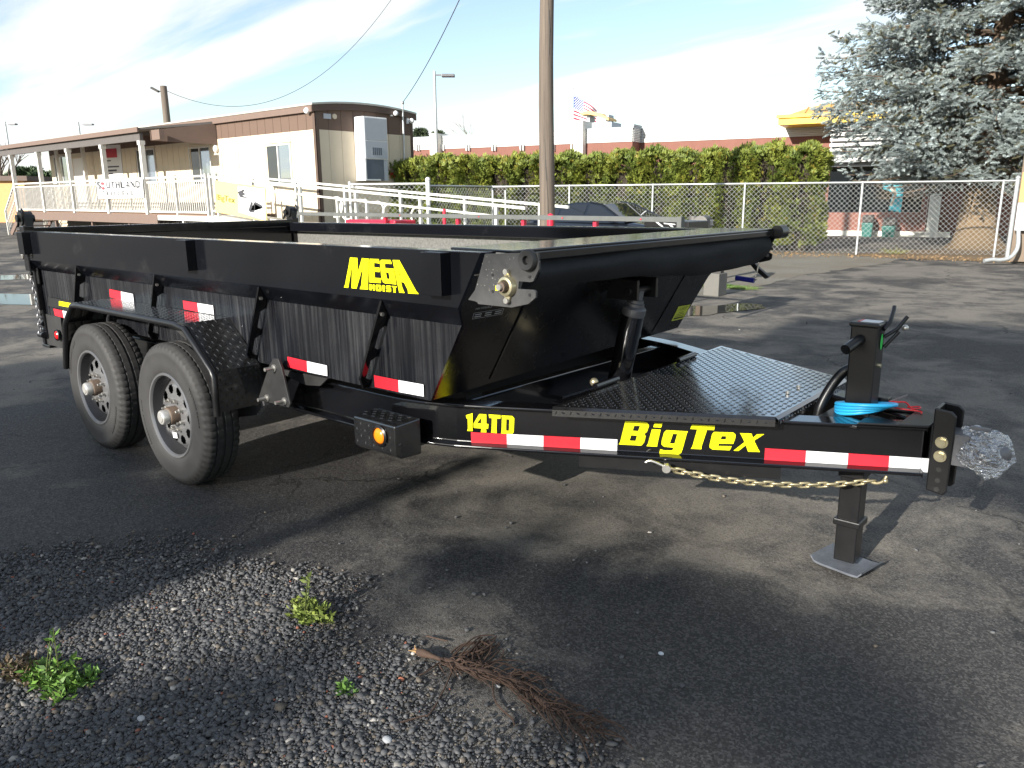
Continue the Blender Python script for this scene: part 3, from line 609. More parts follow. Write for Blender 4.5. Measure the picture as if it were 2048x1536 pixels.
# ---- fenders
for sgn in (-1, 1):
    yo, yi = 1.288, 1.050
    pf = [(-1.285, .44), (-1.20, .70), (-1.12, .80), (-1.00, .862), (.285, .862), (.53, .662), (.522, .468)]
    pf = [(-1.27, .44), (-1.175, .735), (-1.02, .862), (.285, .862), (.53, .662), (.522, .468)]
    dn = [(-1.263, .44), (-1.170, .731), (-1.017, .857), (.283, .857), (.5245, .659), (.517, .468)]
    m = MB(); n = len(pf); vs = [(x, sgn*y, z) for y in (yo, yi) for x, z in pf]+[(x, sgn*y, z) for y in (yo, yi) for x, z in dn]; fs = []
    for k in range(n-1):
        fs += [(k, k+1, n+k+1, n+k), (2*n+k+1, 2*n+k, 3*n+k, 3*n+k+1), (k+1, k, 2*n+k, 2*n+k+1), (n+k, n+k+1, 3*n+k+1, 3*n+k)]
    fs += [(0, n, 3*n, 2*n), (n-1, 2*n+n-1, 4*n-1, 2*n-1)]
    if sgn > 0: fs = [f[::-1] for f in fs]
    m.add(vs, fs); fe = m.build('fender', M['tread_plate'], TRL)
    m = MB(); pts = []
    for k in range(n-1):
        a = V(pf[k][0], 0, pf[k][1]); b = V(pf[k+1][0], 0, pf[k+1][1])
        for t in ([0, .5] if 0 < k else [0, .5]): pts.append(a.lerp(b, .06+.88*t if t else .06)); 
        pts.append(a.lerp(b, .94))
    pts.append(V(*((pf[-1][0], 0, pf[-1][1]))))
    m.tube([p+V(0, sgn*(yo-.006), -.012) for p in pts], .016, 10); m.build('fender_edge', M['black_satin'], TRL, smooth=50)
    if sgn < 0:
        m = MB()
        for k in range(n-1):
            a = V(pf[k][0], 0, pf[k][1]); b = V(pf[k+1][0], 0, pf[k+1][1]); l_ = (b-a).length; nrm = V(-(b-a).z, 0, (b-a).x).normalized(); 
            diamonds(m, a+V(0, -yo+.022, 0)+nrm*.0005, b-a, (0, 1, 0), int(l_/.026), 8, nrm)
        kind(m.build('fender_tread', M['tread_plate'], fe), 'stuff')
    m = MB(); m.prism([(.30, sgn*1.06, .80), (.52, sgn*1.06, .64), (.52, sgn*1.06, .46), (.47, sgn*1.06, .46)], (0, sgn*.006, 0)); m.prism([(-.55, sgn*1.049, .857), (.25, sgn*1.049, .857), (-.15, sgn*1.049, .70)], (0, sgn*.006, 0)); m.build('fender_brace', M['black_dusty'], TRL)
m = MB(); rl = T(117, 670, 1, -YI-.01); m.lathe([(.001, .001), (.038, .001), (.040, .012), (.034, .016)], rl, (0, -1, 0), 22); q = m.build('side_marker', BS, TRL, smooth=40)
m = MB(); m.lathe([(0, .022), (.014, .021), (.024, .017), (.030, .008)], rl, (0, -1, 0), 22); m.build('red_lamp', M['red_lens'], q, smooth=50)
m = MB(); m.prism([(XR+.0, -YI+.0, .668), (XR+.35, -YI, .668), (XR+.33, -YI, .45), (XR+.02, -YI, .45)], (0, .02, 0)); m.build('rear_skirt', M['black_dusty'], TRL)
# ---- diamond plate deck
ZD = .640
dk = [V(2.045, -.735, ZD), V(1.968, .80, ZD), V(2.735, .415, ZD), V(2.752, -.352, ZD)]
m = MB(); m.prism(dk, (0, 0, -.006)); deck = m.build('deck_plate', M['tread_plate'], TRL)
def bend(a, b, drop, out):
    d_ = (b-a).normalized(); o_ = V(d_.y, -d_.x, 0)*out; m = MB()
    m.add([a, b, b+o_*.012+V(0, 0, -.010), a+o_*.012+V(0, 0, -.010), b+o_*.014+V(0, 0, -drop), a+o_*.014+V(0, 0, -drop), a+V(0, 0, -drop), b+V(0, 0, -drop)], [(1, 0, 3, 2), (2, 3, 5, 4)])
    if out < 0: m.f = [f[::-1] for f in m.f]
    return m, d_, o_
for a, b, dr in ((dk[0], dk[3], .034), (dk[3], dk[2], .040), (dk[1], dk[2], .034)):
    m, d_, o_ = bend(a, b, dr, -1 if a is dk[1] else 1); m.build('deck_flange', M['tread_plate'], deck)
    if a is not dk[1]:
        m = MB(); diamonds(m, a+o_*.0145+V(0, 0, -.006), d_, (0, 0, -1), int((b-a).length/.028), 1, o_, lx=.017, wx=.006, h=.004, pitch=.028); kind(m.build('flange_tread', M['tread_plate'], deck), 'stuff')
def inside(c, q=dk, e=.012):
    for i in range(4):
        a, b = q[i], q[(i+1) % 4]
        if (b-a).xy.to_3d().cross((c-a).xy.to_3d()).z > -e*(b-a).length: return False
    return True
m = MB(); diamonds(m, (1.96, -.78, ZD+.0004), (1, 0, 0), (0, 1, 0), 34, 66, (0, 0, 1), lx=.019, wx=.0055, h=.0026, pitch=.0245, clip=inside); kind(m.build('deck_tread', M['tread_plate'], deck), 'stuff')
for y0 in (-.32, .36):
    m = MB(); m.cyl((2.01, y0-.09, ZD+.012), (2.0, y0+.09, ZD+.012), .013, n=12); m.build('deck_hinge', BP, deck, smooth=40)
for p in ((1597, 776), (1575, 788)):
    c = T(*p, 2, ZD); m = MB(); m.cyl(c, c+V(0, 0, .012), .008, n=8); m.build('deck_bolt', M['zinc'], deck)
# ---- hoist ram
rb = V(1.86, 0, .60); rt = V(1.95, 0, 1.0); ru = (rt-rb).normalized()
m = MB(); m.cyl(rb-ru*.12, rb+ru*.30, .052, n=28); ram = m.build('hoist_cylinder', BP, TRL, smooth=40)
m = MB(); m.lathe([(.0, .30), (.050, .30), (.0525, .308), (.0525, .335), (.046, .342), (.040, .345), (.040, .358), (.034, .361), (.034, .374), (.026, .377), (.026, .42), (0, .42)], rb, ru, 28); m.build('ram_stage', M['steel_dull'], ram, smooth=40)
m = MB(); m.box(1.84, 2.00, -.085, -.07, .97, 1.06); m.box(1.84, 2.00, .07, .085, .97, 1.06); m.cyl((1.955, -.095, 1.01), (1.955, .095, 1.01), .018, n=12); m.build('ram_bracket', BS, TRL, bevel=.003)
m = MB(); fp = T(1192, 770, 1, -.20); m.cyl(fp, fp+V(.05, .0, .0), .016, n=10); m.ball(fp+V(-.01, 0, .012), .02); m.cyl(fp+V(-.012, 0, .01), fp+V(.02, -.0, -.03), .012, n=10); m.build('hydraulic_fitting', M['zinc_gold'], TRL, smooth=50)
# ---- tarp wound on the front
def tarp():
    m = MB(); n = 26; k = 90; vs = []; fs = []; r_ = random.Random(3); ph = [r_.uniform(0, 6.3) for _ in range(12)]
    for i in range(k+1):
        y = -.90+1.92*i/k; s_ = i/k
        for j in range(n):
            a = 2*pi*j/n
            w = .004*sin(3*a+ph[0]+5*s_)+.0035*sin(4*a+ph[1]-13*s_)+.002*sin(31*s_+2*a+ph[2])+.004*sin(8*s_+a+ph[3])
            rx, rz = .066+w, .060+.012*s_+w
            x = 2.052+rx*cos(a); z = 1.160-.012*s_+rz*sin(a)
            if sin(a) < 0: z -= .02*(-sin(a))*(1+.5*sin(5*s_+ph[4])); x -= .035*(-sin(a))
            vs.append((x, y, z))
    for i in range(k):
        for j in range(n): fs.append((i*n+j, (i+1)*n+j, (i+1)*n+(j+1) % n, i*n+(j+1) % n))
    fs += [tuple(range(n)), tuple(k*n+j for j in range(n-1, -1, -1))]
    m.add(vs, [f[::-1] for f in fs] if False else fs); return m.build('rolled_tarp', M['tarp_fabric'], TRL, smooth=60)
tarp()
pc = [(520, 310), (945, 300), (952, 430), (905, 530), (885, 537), (790, 530), (785, 592), (910, 600), (925, 615), (925, 660), (865, 712), (730, 740), (465, 712), (460, 700), (440, 690), (385, 678), (440, 600)]
PLN = -1.112
pq = [T(840+x/4, 430+y/4, 1, PLN) for x, y in pc]
m = MB(); m.prism(pq, (0, .008, 0)); tb = m.build('tarp_bracket', M['dusty_plate'], TRL)
cP = lambda x, y: T(840+x/4, 430+y/4, 1, PLN)
c = cP(875, 360); m = MB(); m.lathe([(.0, .004), (.012, .004), (.014, .018), (.030, .020), (.033, .016), (.034, .0)], c, (0, -1, 0), 28); m.build('roller_cap', M['black_dusty'], tb, smooth=40)
c = cP(712, 568); m = MB(); m.lathe([(.017, .018), (.022, .024), (.030, .022), (.033, .014), (.034, 0)], c, (0, -1, 0), 28); m.prism([c+V(cos(a)*r*.72, 0, sin(a)*r) for a, r in [(pi/2-.35, .040), (pi/2-.12, .054), (pi/2+.12, .054), (pi/2+.35, .040), (pi, .035), (-pi/2-.35, .040), (-pi/2-.12, .054), (-pi/2+.12, .054), (-pi/2+.35, .040), (0, .035)]], (0, -.010, 0)); brg = m.build('bearing_flange', M['zinc_gold'], tb, smooth=40)
m = MB(); m.cyl(c, c-V(0, .040, 0), .016, n=16); m.build('bearing_shaft', M['hub_rust'], tb, smooth=40)
m = MB(); m.cyl(c-V(0, .038, 0), c-V(0, .052, 0), .010, n=12); m.build('shaft_end', M['zinc'], tb, smooth=40)
for dz in (.046, -.046): 
    m = MB(); m.cyl(c+V(0, -.01, dz), c+V(0, -.019, dz), .010, n=6); m.build('bolt', M['zinc'], tb)
m = MB(); q = cP(637, 582); m.box(q.x-.006, q.x+.006, q.y-.014, q.y, q.z-.008, q.z+.008); m.build('yellow_clip', M['decal_yellow'], tb)
for x, y in ((582, 478), (583, 612), (878, 495), (878, 640), (686, 703)):
    q = cP(x, y); m = MB(); m.cyl(q-V(0, .0012, 0), q+V(0, .001, 0), .0055, n=10); m.build('bolt_hole', M['decal_black'], tb)
# far end of the roller with crank
m = MB(); c = V(2.135, 1.06, 1.225); m.cyl(c-V(0, .03, 0), c+V(0, .05, 0), .034, n=20); m.prism([T(1240+x/5.689, 440+y/5.689, 1, 1.112) for x, y in [(1640, 150), (1700, 120), (1785, 110), (1790, 175), (1720, 285), (1650, 345), (1590, 330)]], (0, -.008, 0)); m.build('roller_end', BS, TRL, smooth=35)
cf = V(2.09, 1.118, 1.05)
P_ = lambda x, y: T(1240+x/5.689, 440+y/5.689, 1, 1.13)
m = MB(); m.prism([P_(*p) for p in [(1430, 480), (1610, 375), (1700, 370), (1730, 385), (1725, 440), (1700, 460), (1560, 490), (1440, 497)]], (0, .006, 0)); cra = m.build('crank_bracket', BS, TRL)
m = MB(); m.prism([P_(*p) for p in [(1460, 485), (1510, 470), (1570, 540), (1690, 645), (1650, 672), (1530, 570)]], (0, .03, 0)); m.build('crank_arm', BS, TRL, bevel=.003)
m = MB(); m.tube([P_(1580, 480), P_(1558, 600), P_(1545, 680), P_(1520, 693)], .005, 8); m.build('crank_rod', M['zinc'], TRL, smooth=50)
m = MB(); m.cyl(P_(1525, 690), P_(1320, 658), .014, n=14); m.build('crank_grip', M['blue_grip'], TRL, smooth=40)
for p in ((1680, 402), (1690, 275), (1468, 466)):
    q = P_(*p); m = MB(); m.cyl(q, q-V(0, .012, 0), .008, n=8); m.build('bolt', M['zinc'], TRL)
# ---- stickers on the front wall
FWN = V(1, SKW, -.585).normalized(); FWO = V(2.033, -YT, 1.237)
fwq = lambda x, y: TPL(x, y, FWO, FWN)
stk = [(1356.5, 612.5), (1380.5, 608.5), (1366, 636.5), (1342, 642)]
flat('lime_sticker', stk, fwq, FWN, M['sticker_lime'], .002)
def sub(q, a, b, c_, d_):
    f = lambda s_, t_: tuple((q[0][i]*(1-s_)+q[1][i]*s_)*(1-t_)+(q[3][i]*(1-s_)+q[2][i]*s_)*t_ for i in (0, 1)); return [f(a, c_), f(b, c_), f(b, d_), f(a, d_)]
fit_text('sticker_lettering', 'A307', [fwq(*p)+FWN*.003 for p in sub(stk, .18, .82, .08, .34)], M['decal_black'], TRL, (0, 0), .02, 0, -.001)
for a, b, c_, d_ in ((.3, .7, .44, .48), (.2, .8, .56, .60), (.15, .9, .68, .72), (.1, .9, .80, .9)): flat('sticker_line', sub(stk, a, b, c_, d_), fwq, FWN, M['decal_black'], .003)
wl = [(947, 625.5), (1007.5, 616), (1003, 628), (943.5, 638)]
for a, b, c_, d_ in ((0, 1, 0, .06), (0, 1, .94, 1), (0, .015, 0, 1), (.985, 1, 0, 1)): flat('warning_border', sub(wl, a, b, c_, d_), fwq, FWN, M['decal_grey'], .002)
for k, t in ((0, 'DANGER'), (.34, 'DO NOT'), (.67, 'STAND')):
    for j in (0, 1): flat('warning_line', sub(wl, k+.06, k+.28, .25+.35*j, .42+.35*j), fwq, FWN, M['decal_grey'], .002)
fit_text('warning_lettering', 'MATERIALS', [fwq(*p)+FWN*.002 for p in [(952, 615.5), (985, 610.5), (983.5, 614.5), (950.5, 619.5)]], M['decal_grey'], TRL, (0, 0), 0, .2, -.001)
# ---- jack
JX = 2.934; m = MB(); m.box(JX-.047, JX+.047, -.047, .047, .36, .945); m.box(JX-.053, JX+.053, -.053, .053, .940, .957); jack = m.build('jack_tube', BS, TRL, bevel=.006)
m = MB(); m.box(JX-.050, JX+.050, -.050, .050, .165, .192); m.box(JX-.0395, JX+.0395, -.0395, .0395, .018, .40); m.build('jack_leg', BS, TRL, bevel=.005)
m = MB(); a = .02; ft = [G(1627, 1118), G(1662, 1088), G(1760, 1122), G(1728, 1157)]
ft = [TRI @ p for p in ft]; cc = sum(ft, V(0, 0, 0))/4; u = ((ft[3]-ft[0])+(ft[2]-ft[1])).normalized(); v = V(-u.y, u.x, 0)
pr = [(-.104, .026), (-.088, .008), (-.06, .005), (.06, .005), (.088, .008), (.104, .026)]
vs = []; 
for sx in (-.085, .085):
    for y, z in pr: vs.append(V(JX, 0, -.012)+u*y+v*sx+V(0, 0, z))
    for y, z in pr[::-1]: vs.append(V(JX, 0, -.012)+u*y+v*sx+V(0, 0, z+.008))
n = 12; m.add(vs, [(i, (i+1) % n, (i+1) % n+n, i+n) for i in range(n)]+[tuple(range(n-1, -1, -1)), tuple(range(n, 2*n))]); m.build('jack_foot', M['foot_steel'], TRL)
m = MB(); m.cyl((JX-.01, -.047, .895), (JX-.03, -.135, .868), .019, n=16); m.cyl((JX-.03, -.134, .868), (JX-.031, -.139, .8665), .012, n=12); m.build('crank_socket', BS, jack, smooth=40)
m = MB(); m.tube([(JX+.05, .01, .93), (JX+.06, .05, .955), (JX+.055, .10, .99), (JX+.05, .12, 1.0)], .008, 8); m.tube([(JX+.05, .03, .90), (JX+.085, .055, .93), (JX+.11, .075, .975)], .007, 8); m.tube([(JX+.05, .035, .86), (JX+.09, .06, .92)], .007, 8); m.build('jack_handle', BS, jack, smooth=50)
m = MB(); m.ball((JX+.105, .08, .932), .012); m.build('handle_knob', M['zinc'], jack, smooth=60)
m = MB(); m.lathe([(0, .0), (.022, 0)], (JX+.0495, .005, .885), (1, 0, 0), 20); m.v = [(x, (y-.005)*.62+.005, (z-.885)*1.35+.885) for x, y, z in m.v]; m.build('green_sticker', M['sticker_green'], jack)
m = MB(); m.box(JX-.02, JX+.045, -.03, .03, .9575, .9585); m.build('jack_label', M['decal_white'], jack); m = MB(); m.box(JX-.03, JX-.02, -.03, .03, .9575, .9585); m.build('jack_label', M['tape_red'], jack)
m = MB(); m.cyl((JX+.047, -.01, .80), (JX+.06, -.01, .80), .008, n=8); m.build('grease_fitting', M['zinc_gold'], jack)
# ---- hose loop, blue cable, breakaway cord
hz = [T(x, y, 1, v) for x, y, v in [(1632, 850, -.03), (1640, 815, -.02), (1655, 785, 0), (1672, 760, .02), (1690, 742, .03), (1712, 735, .05), (1735, 745, .08)]]
def spl(pts, k=8):
    out = []; n = len(pts)
    for i in range(n-1):
        p0, p1, p2, p3 = pts[max(i-1, 0)], pts[i], pts[i+1], pts[min(i+2, n-1)]
        for j in range(k):
            t = j/k; out.append(.5*((2*p1)+(p2-p0)*t+(2*p0-5*p1+4*p2-p3)*t*t+(3*p1-p0-3*p2+p3)*t**3))
    return out+[pts[-1]]
m = MB(); m.tube(spl(hz), .019, 12); m.build('wiring_conduit', BS, TRL, smooth=60)
cols = []
for k in range(4):
    pts = []; r_ = random.Random(20+k)
    for i in range(17):
        a = 2*pi*i/16; rx = .084+.006*k; ry = .078+.006*k
        pts.append(V(JX+.012+rx*cos(a)+.02*(k-1.5)*.3, -.012+ry*sin(a), .628+.012*k*.6+.020*cos(a+.3*k)))
    m = MB(); m.tube(spl(pts, 4), .0075, 9); m.build('blue_cable', M['blue_hose'], TRL, smooth=60)
m = MB(); m.prism([(2.62, -.30, .618), (2.74, -.335, .618), (3.18, -.10, .618), (3.18, .10, .618), (2.86, .30, .618), (2.98, .19, .618), (2.98, .055, .618), (2.885, .055, .618), (2.885, -.055, .618), (2.985, -.055, .618), (2.985, -.18, .618)], (0, 0, .010)); 
m = MB()
m.prism([(3.10, -.135, .616), (3.19, -.085, .616), (3.19, .085, .616), (3.10, .135, .616)], (0, 0, .010)); m.prism([(2.985, -.055, .617), (2.985, -.195, .617), (3.10, -.135, .617), (3.10, -.095, .617)], (0, 0, .008)); m.prism([(2.985, .055, .617), (3.10, .095, .617), (3.10, .135, .617), (2.985, .195, .617)], (0, 0, .008)); m.box(2.83, 2.985, -.055-.14, .055+.14, .60, .612)
m.build('tongue_gusset', BS, TRL, bevel=.003)
m = MB(); q = V(2.975, .10, .65); m.box(q.x-.02, q.x+.03, q.y-.02, q.y+.03, .625, .66); m.build('breakaway_switch', BS, TRL, bevel=.003)
rp = [V(3.0, .10, .645), V(3.035, .09, .65), V(3.06, .11, .648), V(3.09, .08, .636), V(3.11, .11, .634), V(3.10, .13, .634), V(3.07, .10, .634)]
m = MB(); m.tube(spl(rp, 5), .003, 6); m.tube(spl([V(3.0, .09, .63), V(3.05, .06, .634), V(3.12, .07, .632), V(3.13, .05, .632)], 5), .003, 6); m.build('red_cord', M['red_cord'], TRL, smooth=60)
m = MB(); m.tube([V(3.01, .095, .648), V(3.06, .12, .675)], .0025, 6); m.build('pull_pin', M['zinc'], TRL)
# ---- coupler channel, bolts, wrapped coupler
m = MB()
CX0, CX1, CY = 3.195, 3.262, .062
for sgn in (-1, 1):
    m.prism([(CX0, sgn*CY, .385), (CX1-.012, sgn*CY, .375), (CX1, sgn*CY, .39), (CX1+.004, sgn*CY, .665), (CX1-.012, sgn*CY, .680), (CX0, sgn*CY, .685)], (0, -sgn*.011, 0))
m.box(CX0, CX0+.011, -CY+.011, CY-.011, .386, .684)
ch = m.build('coupler_channel', BS, TRL, bevel=.005)
for z, zinc in ((.650, 0), (.568, 1), (.518, 1), (.468, 0), (.428, 0), (.395, 0)):
    c = V(3.230, -CY, z); m = MB()
    if zinc:
        m.cyl(c+V(0, .001, 0), c-V(0, .006, 0), .0205, n=18); m.cyl(c-V(0, .006, 0), c-V(0, .018, 0), .0155, n=6); m.build('bolt', M['zinc_gold'], ch, smooth=30)
    else: m.cyl(c+V(0, .001, 0), c-V(0, .0015, 0), .0085, n=14); m.build('bolt_hole', M['decal_black'], ch)
m = MB(); m.box(3.24, 3.31, -.05, .05, .49, .60); m.box(3.29, 3.36, -.04, .04, .50, .585); m.ball((3.375, 0, .545), .055, 16, (1.05, 1, .95)); m.box(3.30, 3.36, -.012, .012, .58, .625); m.build('ball_coupler', M['steel_dull'], TRL, smooth=40)
def wrap():
    r_ = random.Random(5); n = 40; k = 26; vs = []; fs = []
    for i in range(k+1):
        t = i/k; x = 3.285+.150*t; rz = .056+.024*sin(pi*min(1, t*1.05))**.7; ry = rz*.95
        if t > .72: f_ = max(.02, 1-((t-.72)/.28)**2.2); rz *= f_; ry *= f_
        for j in range(n):
            a = 2*pi*j/n; w = 1+.09*sin(5*a+9*t)+.06*sin(9*a-14*t+1)+.03*r_.uniform(-1, 1)
            vs.append((x+.012*sin(3*a+4*t), ry*w*cos(a), .552-.025*t+rz*w*sin(a)))
    for i in range(k):
        for j in range(n): fs.append((i*n+j, i*n+(j+1) % n, (i+1)*n+(j+1) % n, (i+1)*n+j))
    fs.append(tuple(k*n+j for j in range(n)))
    m = MB(); m.add(vs, fs); return m.build('plastic_wrap', M['plastic_wrap'], TRL, smooth=28)
wrap()
# ---- safety chain slung under the tongue
ca = TPL(1333, 936, A_+tn*.03, tn); ce = T(1746, 962, 1, -.075)
npt = 23; cp = []
for i in range(npt):
    t = (i+.5)/npt; p = ca.lerp(ce, t); p.z -= .060*4*t*(1-t)*.62; cp.append(p)
def link_pts(c, d, flip, l=.019, w=.0125):
    d = d.normalized(); a = (d.cross(V(0, 0, 1))).normalized(); b = a.cross(d); 
    s_ = (b if flip else a); s_ = (s_*.85+(a if flip else b)*.5).normalized(); pts = []
    for k in range(16):
        an = 2*pi*k/16; pts.append(c+d*(l*(.55 if cos(an) > 0 else -.55)+.0125*cos(an))+s_*w*sin(an))
    return pts
for i, p in enumerate(cp):
    d_ = cp[min(i+1, npt-1)]-cp[max(i-1, 0)]; m = MB(); m.tube(link_pts(p, d_, i % 2), .0049, 7, closed=True); m.build('safety_chain_link', M['chain_gold'], TRL, smooth=60)
m = MB(); h0 = TPL(1291, 925, A_+tn*.03, tn); m.tube(spl([h0, h0.lerp(ca, .25)+V(0, 0, .012), h0.lerp(ca, .8)+V(0, 0, .006), ca], 5), [.005]*15+[.009], 8); m.cyl(ca-tn*.012, ca+tn*.014, .016, n=14); m.build('chain_hook', M['zinc'], TRL, smooth=50)
m = MB(); m.tube(spl([ce+V(-.02, 0, 0), ce+V(.01, -.005, -.005), ce+V(.035, -.005, .008), ce+V(.045, 0, .03)], 5), .006, 8); m.ball(ce+V(.043, -.004, .012), .010); m.build('chain_anchor', M['chain_gold'], TRL, smooth=50)
m = MB(); a_ = A_.lerp(B_, .22); b_ = A_.lerp(B_, .70); m.beam(a_+V(0, 0, .41)-tn*.03, b_+V(0, 0, .41)-tn*.03, .01, .055); m.build('chain_plate', BS, TRL)
# ================================================================== site office with porch and ramp
pm('siding_tan', (.62, .535, .405), .75, var=.05, vs_=2, bump=.1, bs=30)
pm('siding_brown', (.125, .080, .058), .7, var=.06, vs_=2, bump=.1, bs=30)
pm('trim_brown', (.09, .058, .043), .65, var=.08)
pm('fascia_brown', (.16, .11, .088), .65, var=.06)
pm('roof_metal', (.42, .42, .38), .5, var=.06)
pm('rail_white', (.62, .61, .57), .5, var=.04)
pm('deck_wood', (.20, .125, .085), .75, var=.12, vs_=10)
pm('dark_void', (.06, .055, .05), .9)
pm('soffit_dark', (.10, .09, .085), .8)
pm('door_white', (.72, .71, .68), .5, var=.03)
pm('ac_white', (.78, .79, .79), .4, var=.03)
pm('ac_grey', (.42, .45, .49), .5, var=.06, vs_=8)
pm('louver_dark', (.10, .12, .15), .6)
pm('banner_white', (.66, .66, .66), .6, var=.02)
pm('banner_yellow', (.66, .56, .20), .6, var=.05, vs_=1.2)
pm('print_grey', (.05, .05, .055), .7); pm('print_red', (.42, .04, .06), .7); pm('print_olive', (.20, .17, .02), .7)
pm('sign_red', (.58, .07, .05), .5)
pm('galvanised', (.50, .52, .52), .42, .55, var=.10, vs_=20)
pm('aluminium', (.72, .72, .70), .38, .3, var=.06)
pm('orange_board', (.58, .30, .11), .7, var=.1)
FY, EX = 10.18, -14.66; PY = 8.18
OFC = thing('site_office', 'long tan and brown portable office building with a roofed porch and ramp', 'building', (EX, FY, 0))
OX0, OX1, OZ0, OZ1, OY1 = -33.75, EX, .42, 3.90, 13.66
band = 3.215
PORX = -19.85                       # porch roof ends here on the wall
def wallbox(name, x0, x1, y0, y1, z0, z1, mat): m = MB(); m.box(x0, x1, y0, y1, z0, z1); return m.build(name, mat, OFC)
core = wallbox('wall_core', OX0+.03, OX1-.03, FY+.03, OY1-.03, OZ0, OZ1-.12, M['siding_tan'])
# grooved siding: each vertical board is its own panel, a shadow gap between
def boards(n, wid, z0, z1, mat, name, place, holes=()):
    k = int(round(wid/n)); w = wid/k
    for i in range(k):
        c = (i+.5)*w
        zs = [(z0, z1)]
        for a, b, h0, h1 in holes:
            if a-.02 < c < b+.02: zs = [q for s_ in zs for q in ((s_[0], min(s_[1], h0)), (max(s_[0], h1), s_[1])) if q[1]-q[0] > .03]
        for q in zs: place(name, c, w, q[0], q[1], mat)
def front_board(name, c, w, z0, z1, mat):
    m = MB(); x = OX0+c; m.box(x-w/2+.006, x+w/2-.006, FY, FY+.029, z0, z1); m.build(name, mat, OFC)
def end_board(name, c, w, z0, z1, mat):
    m = MB(); y = FY+c; m.box(EX-.029, EX, y-w/2+.005, y+w/2-.005, z0, z1); m.build(name, mat, OFC)
def fx(x, y): q = W(x, y, 1, FY); return q.x, q.z
def rect(x0, y0, x1, y1):
    a = fx(x0, (y0+y1)/2)[0]; b = fx(x1, (y0+y1)/2)[0]; xm = (x0+x1)/2; return a, b, fx(xm, y1)[1], fx(xm, y0)[1]
wins = [rect(112, 314, 139, 370), rect(277, 300, 311, 366), rect(382, 296, 422, 368), rect(534, 291, 582, 369)]
doors = [rect(149, 308, 176, 412), rect(447, 292, 479, 402)]
doors = [(a, b, .98, 3.02) for a, b, c, d in doors]
holes = [(a-OX0-.06, b-OX0+.06, c-.06, d+.06) for a, b, c, d in wins]+[(a-OX0-.05, b-OX0+.05, .90, d+.06) for a, b, c, d in doors]
boards(.405, OX1-OX0, OZ0+.02, band, M['siding_tan'], 'siding_board', front_board, holes)
boards(.405, OX1-OX0, band+.004, OZ1-.14, M['siding_brown'], 'upper_board', front_board)
boards(.40, OY1-FY-.1, OZ0+.02, band, M['siding_tan'], 'siding_board', end_board)
boards(.40, OY1-FY-.1, band+.004, OZ1-.06, M['siding_brown'], 'upper_board', end_board)
m = MB(); m.box(OX1-.10, OX1+.016, FY-.016, FY-.001, OZ0, OZ1-.10); m.box(OX1+.001, OX1+.016, FY-.016, FY+.10, OZ0, OZ1-.10); m.build('corner_trim', M['trim_brown'], OFC)
m = MB(); m.box(OX1+.001, OX1+.014, OY1-.09, OY1, OZ0, OZ1-.1); m.build('corner_trim', M['trim_brown'], OFC)
# bowed roof
rf = []; n = 14
for i in range(n+1):
    t = i/n; rf.append((FY-.12+(OY1-FY+.24)*t, OZ1-.02+.13*4*t*(1-t)))
m = MB(); m.prism([(OX1+.07, y, z) for y, z in rf]+[(OX1+.07, y, z-.05) for y, z in rf[::-1]], (OX0-OX1-.2, 0, 0)); m.build('roof', M['roof_metal'], OFC)
m = MB(); m.prism([(OX1+.055, y, z-.052) for y, z in rf]+[(OX1+.055, y, z-.22) for y, z in rf[::-1]], (-.05, 0, 0)); m.build('end_fascia', M['trim_brown'], OFC)
m = MB(); m.box(OX0-.1, OX1+.05, FY-.10, FY-.06, OZ1-.24, OZ1-.03); m.build('front_fascia', M['fascia_brown'], OFC)
def window(r, trim=.05):
    a, b, c, d = r; m = MB()
    for q in ((a-trim, a, c-trim, d+trim), (b, b+trim, c-trim, d+trim), (a, b, d, d+trim), (a, b, c-trim, c), ((a+b)/2-.02, (a+b)/2+.02, c, d)): m.box(q[0], q[1], FY-.025, FY+.03, q[2], q[3])
    f = m.build('window', M['rail_white'], OFC)
    for x0, x1, gm in ((a, (a+b)/2-.02, 'glass'), ((a+b)/2+.02, b, 'glass_clear')): m = MB(); m.box(x0, x1, FY+.006, FY+.012, c, d); m.build('pane', M[gm], f)
    m = MB(); m.box(a-.10, b+.10, FY-.03, FY-.001, d+trim+.02, d+trim+.06); m.build('window_head', M['siding_tan'], f)
for r in wins: window(r)
for a, b, c, d in doors:
    m = MB(); m.box(a-.05, a, FY-.02, FY+.03, c, d+.05); m.box(b, b+.05, FY-.02, FY+.03, c, d+.05); m.box(a, b, FY-.02, FY+.03, d, d+.05); f = m.build('door_frame', M['siding_tan'], OFC)
    m = MB(); m.box(a, b, FY+.002, FY+.02, c, d); m.build('door_leaf', M['door_white'], f); m = MB(); m.cyl((a+.09, FY-.04, 1.95), (a+.09, FY+.01, 1.95), .035, n=10); m.build('handle', M['aluminium'], f)
m = MB(); q = fx(458, 331); m.box(q[0]-.15, q[0]+.15, FY-.004, FY, q[1]-.14, q[1]+.12); m.build('door_notice', M['banner_white'], OFC)
q = fx(435, 298); m = MB(); m.ball((q[0], FY-.06, q[1]), .12, 12, (.7, .7, 1)); m.build('wall_lamp', M['door_white'], OFC, smooth=60)
q = fx(620, 222); m = MB(); m.ball((q[0], FY-.10, q[1]), .085, 12); m.box(q[0]-.05, q[0]+.05, FY-.05, FY-.001, q[1]-.03, q[1]+.08); m.build('security_camera', M['ac_white'], OFC, smooth=60)
# skirt and dark crawl space
m = MB(); m.box(OX0+.05, OX1-.05, FY+.06, FY+.10, .02, OZ0); m.build('skirting', M['siding_tan'], OFC)
m = MB(); m.box(EX-.08, EX-.05, FY+.12, OY1-.05, .02, OZ0); m.build('skirting', M['siding_tan'], OFC)
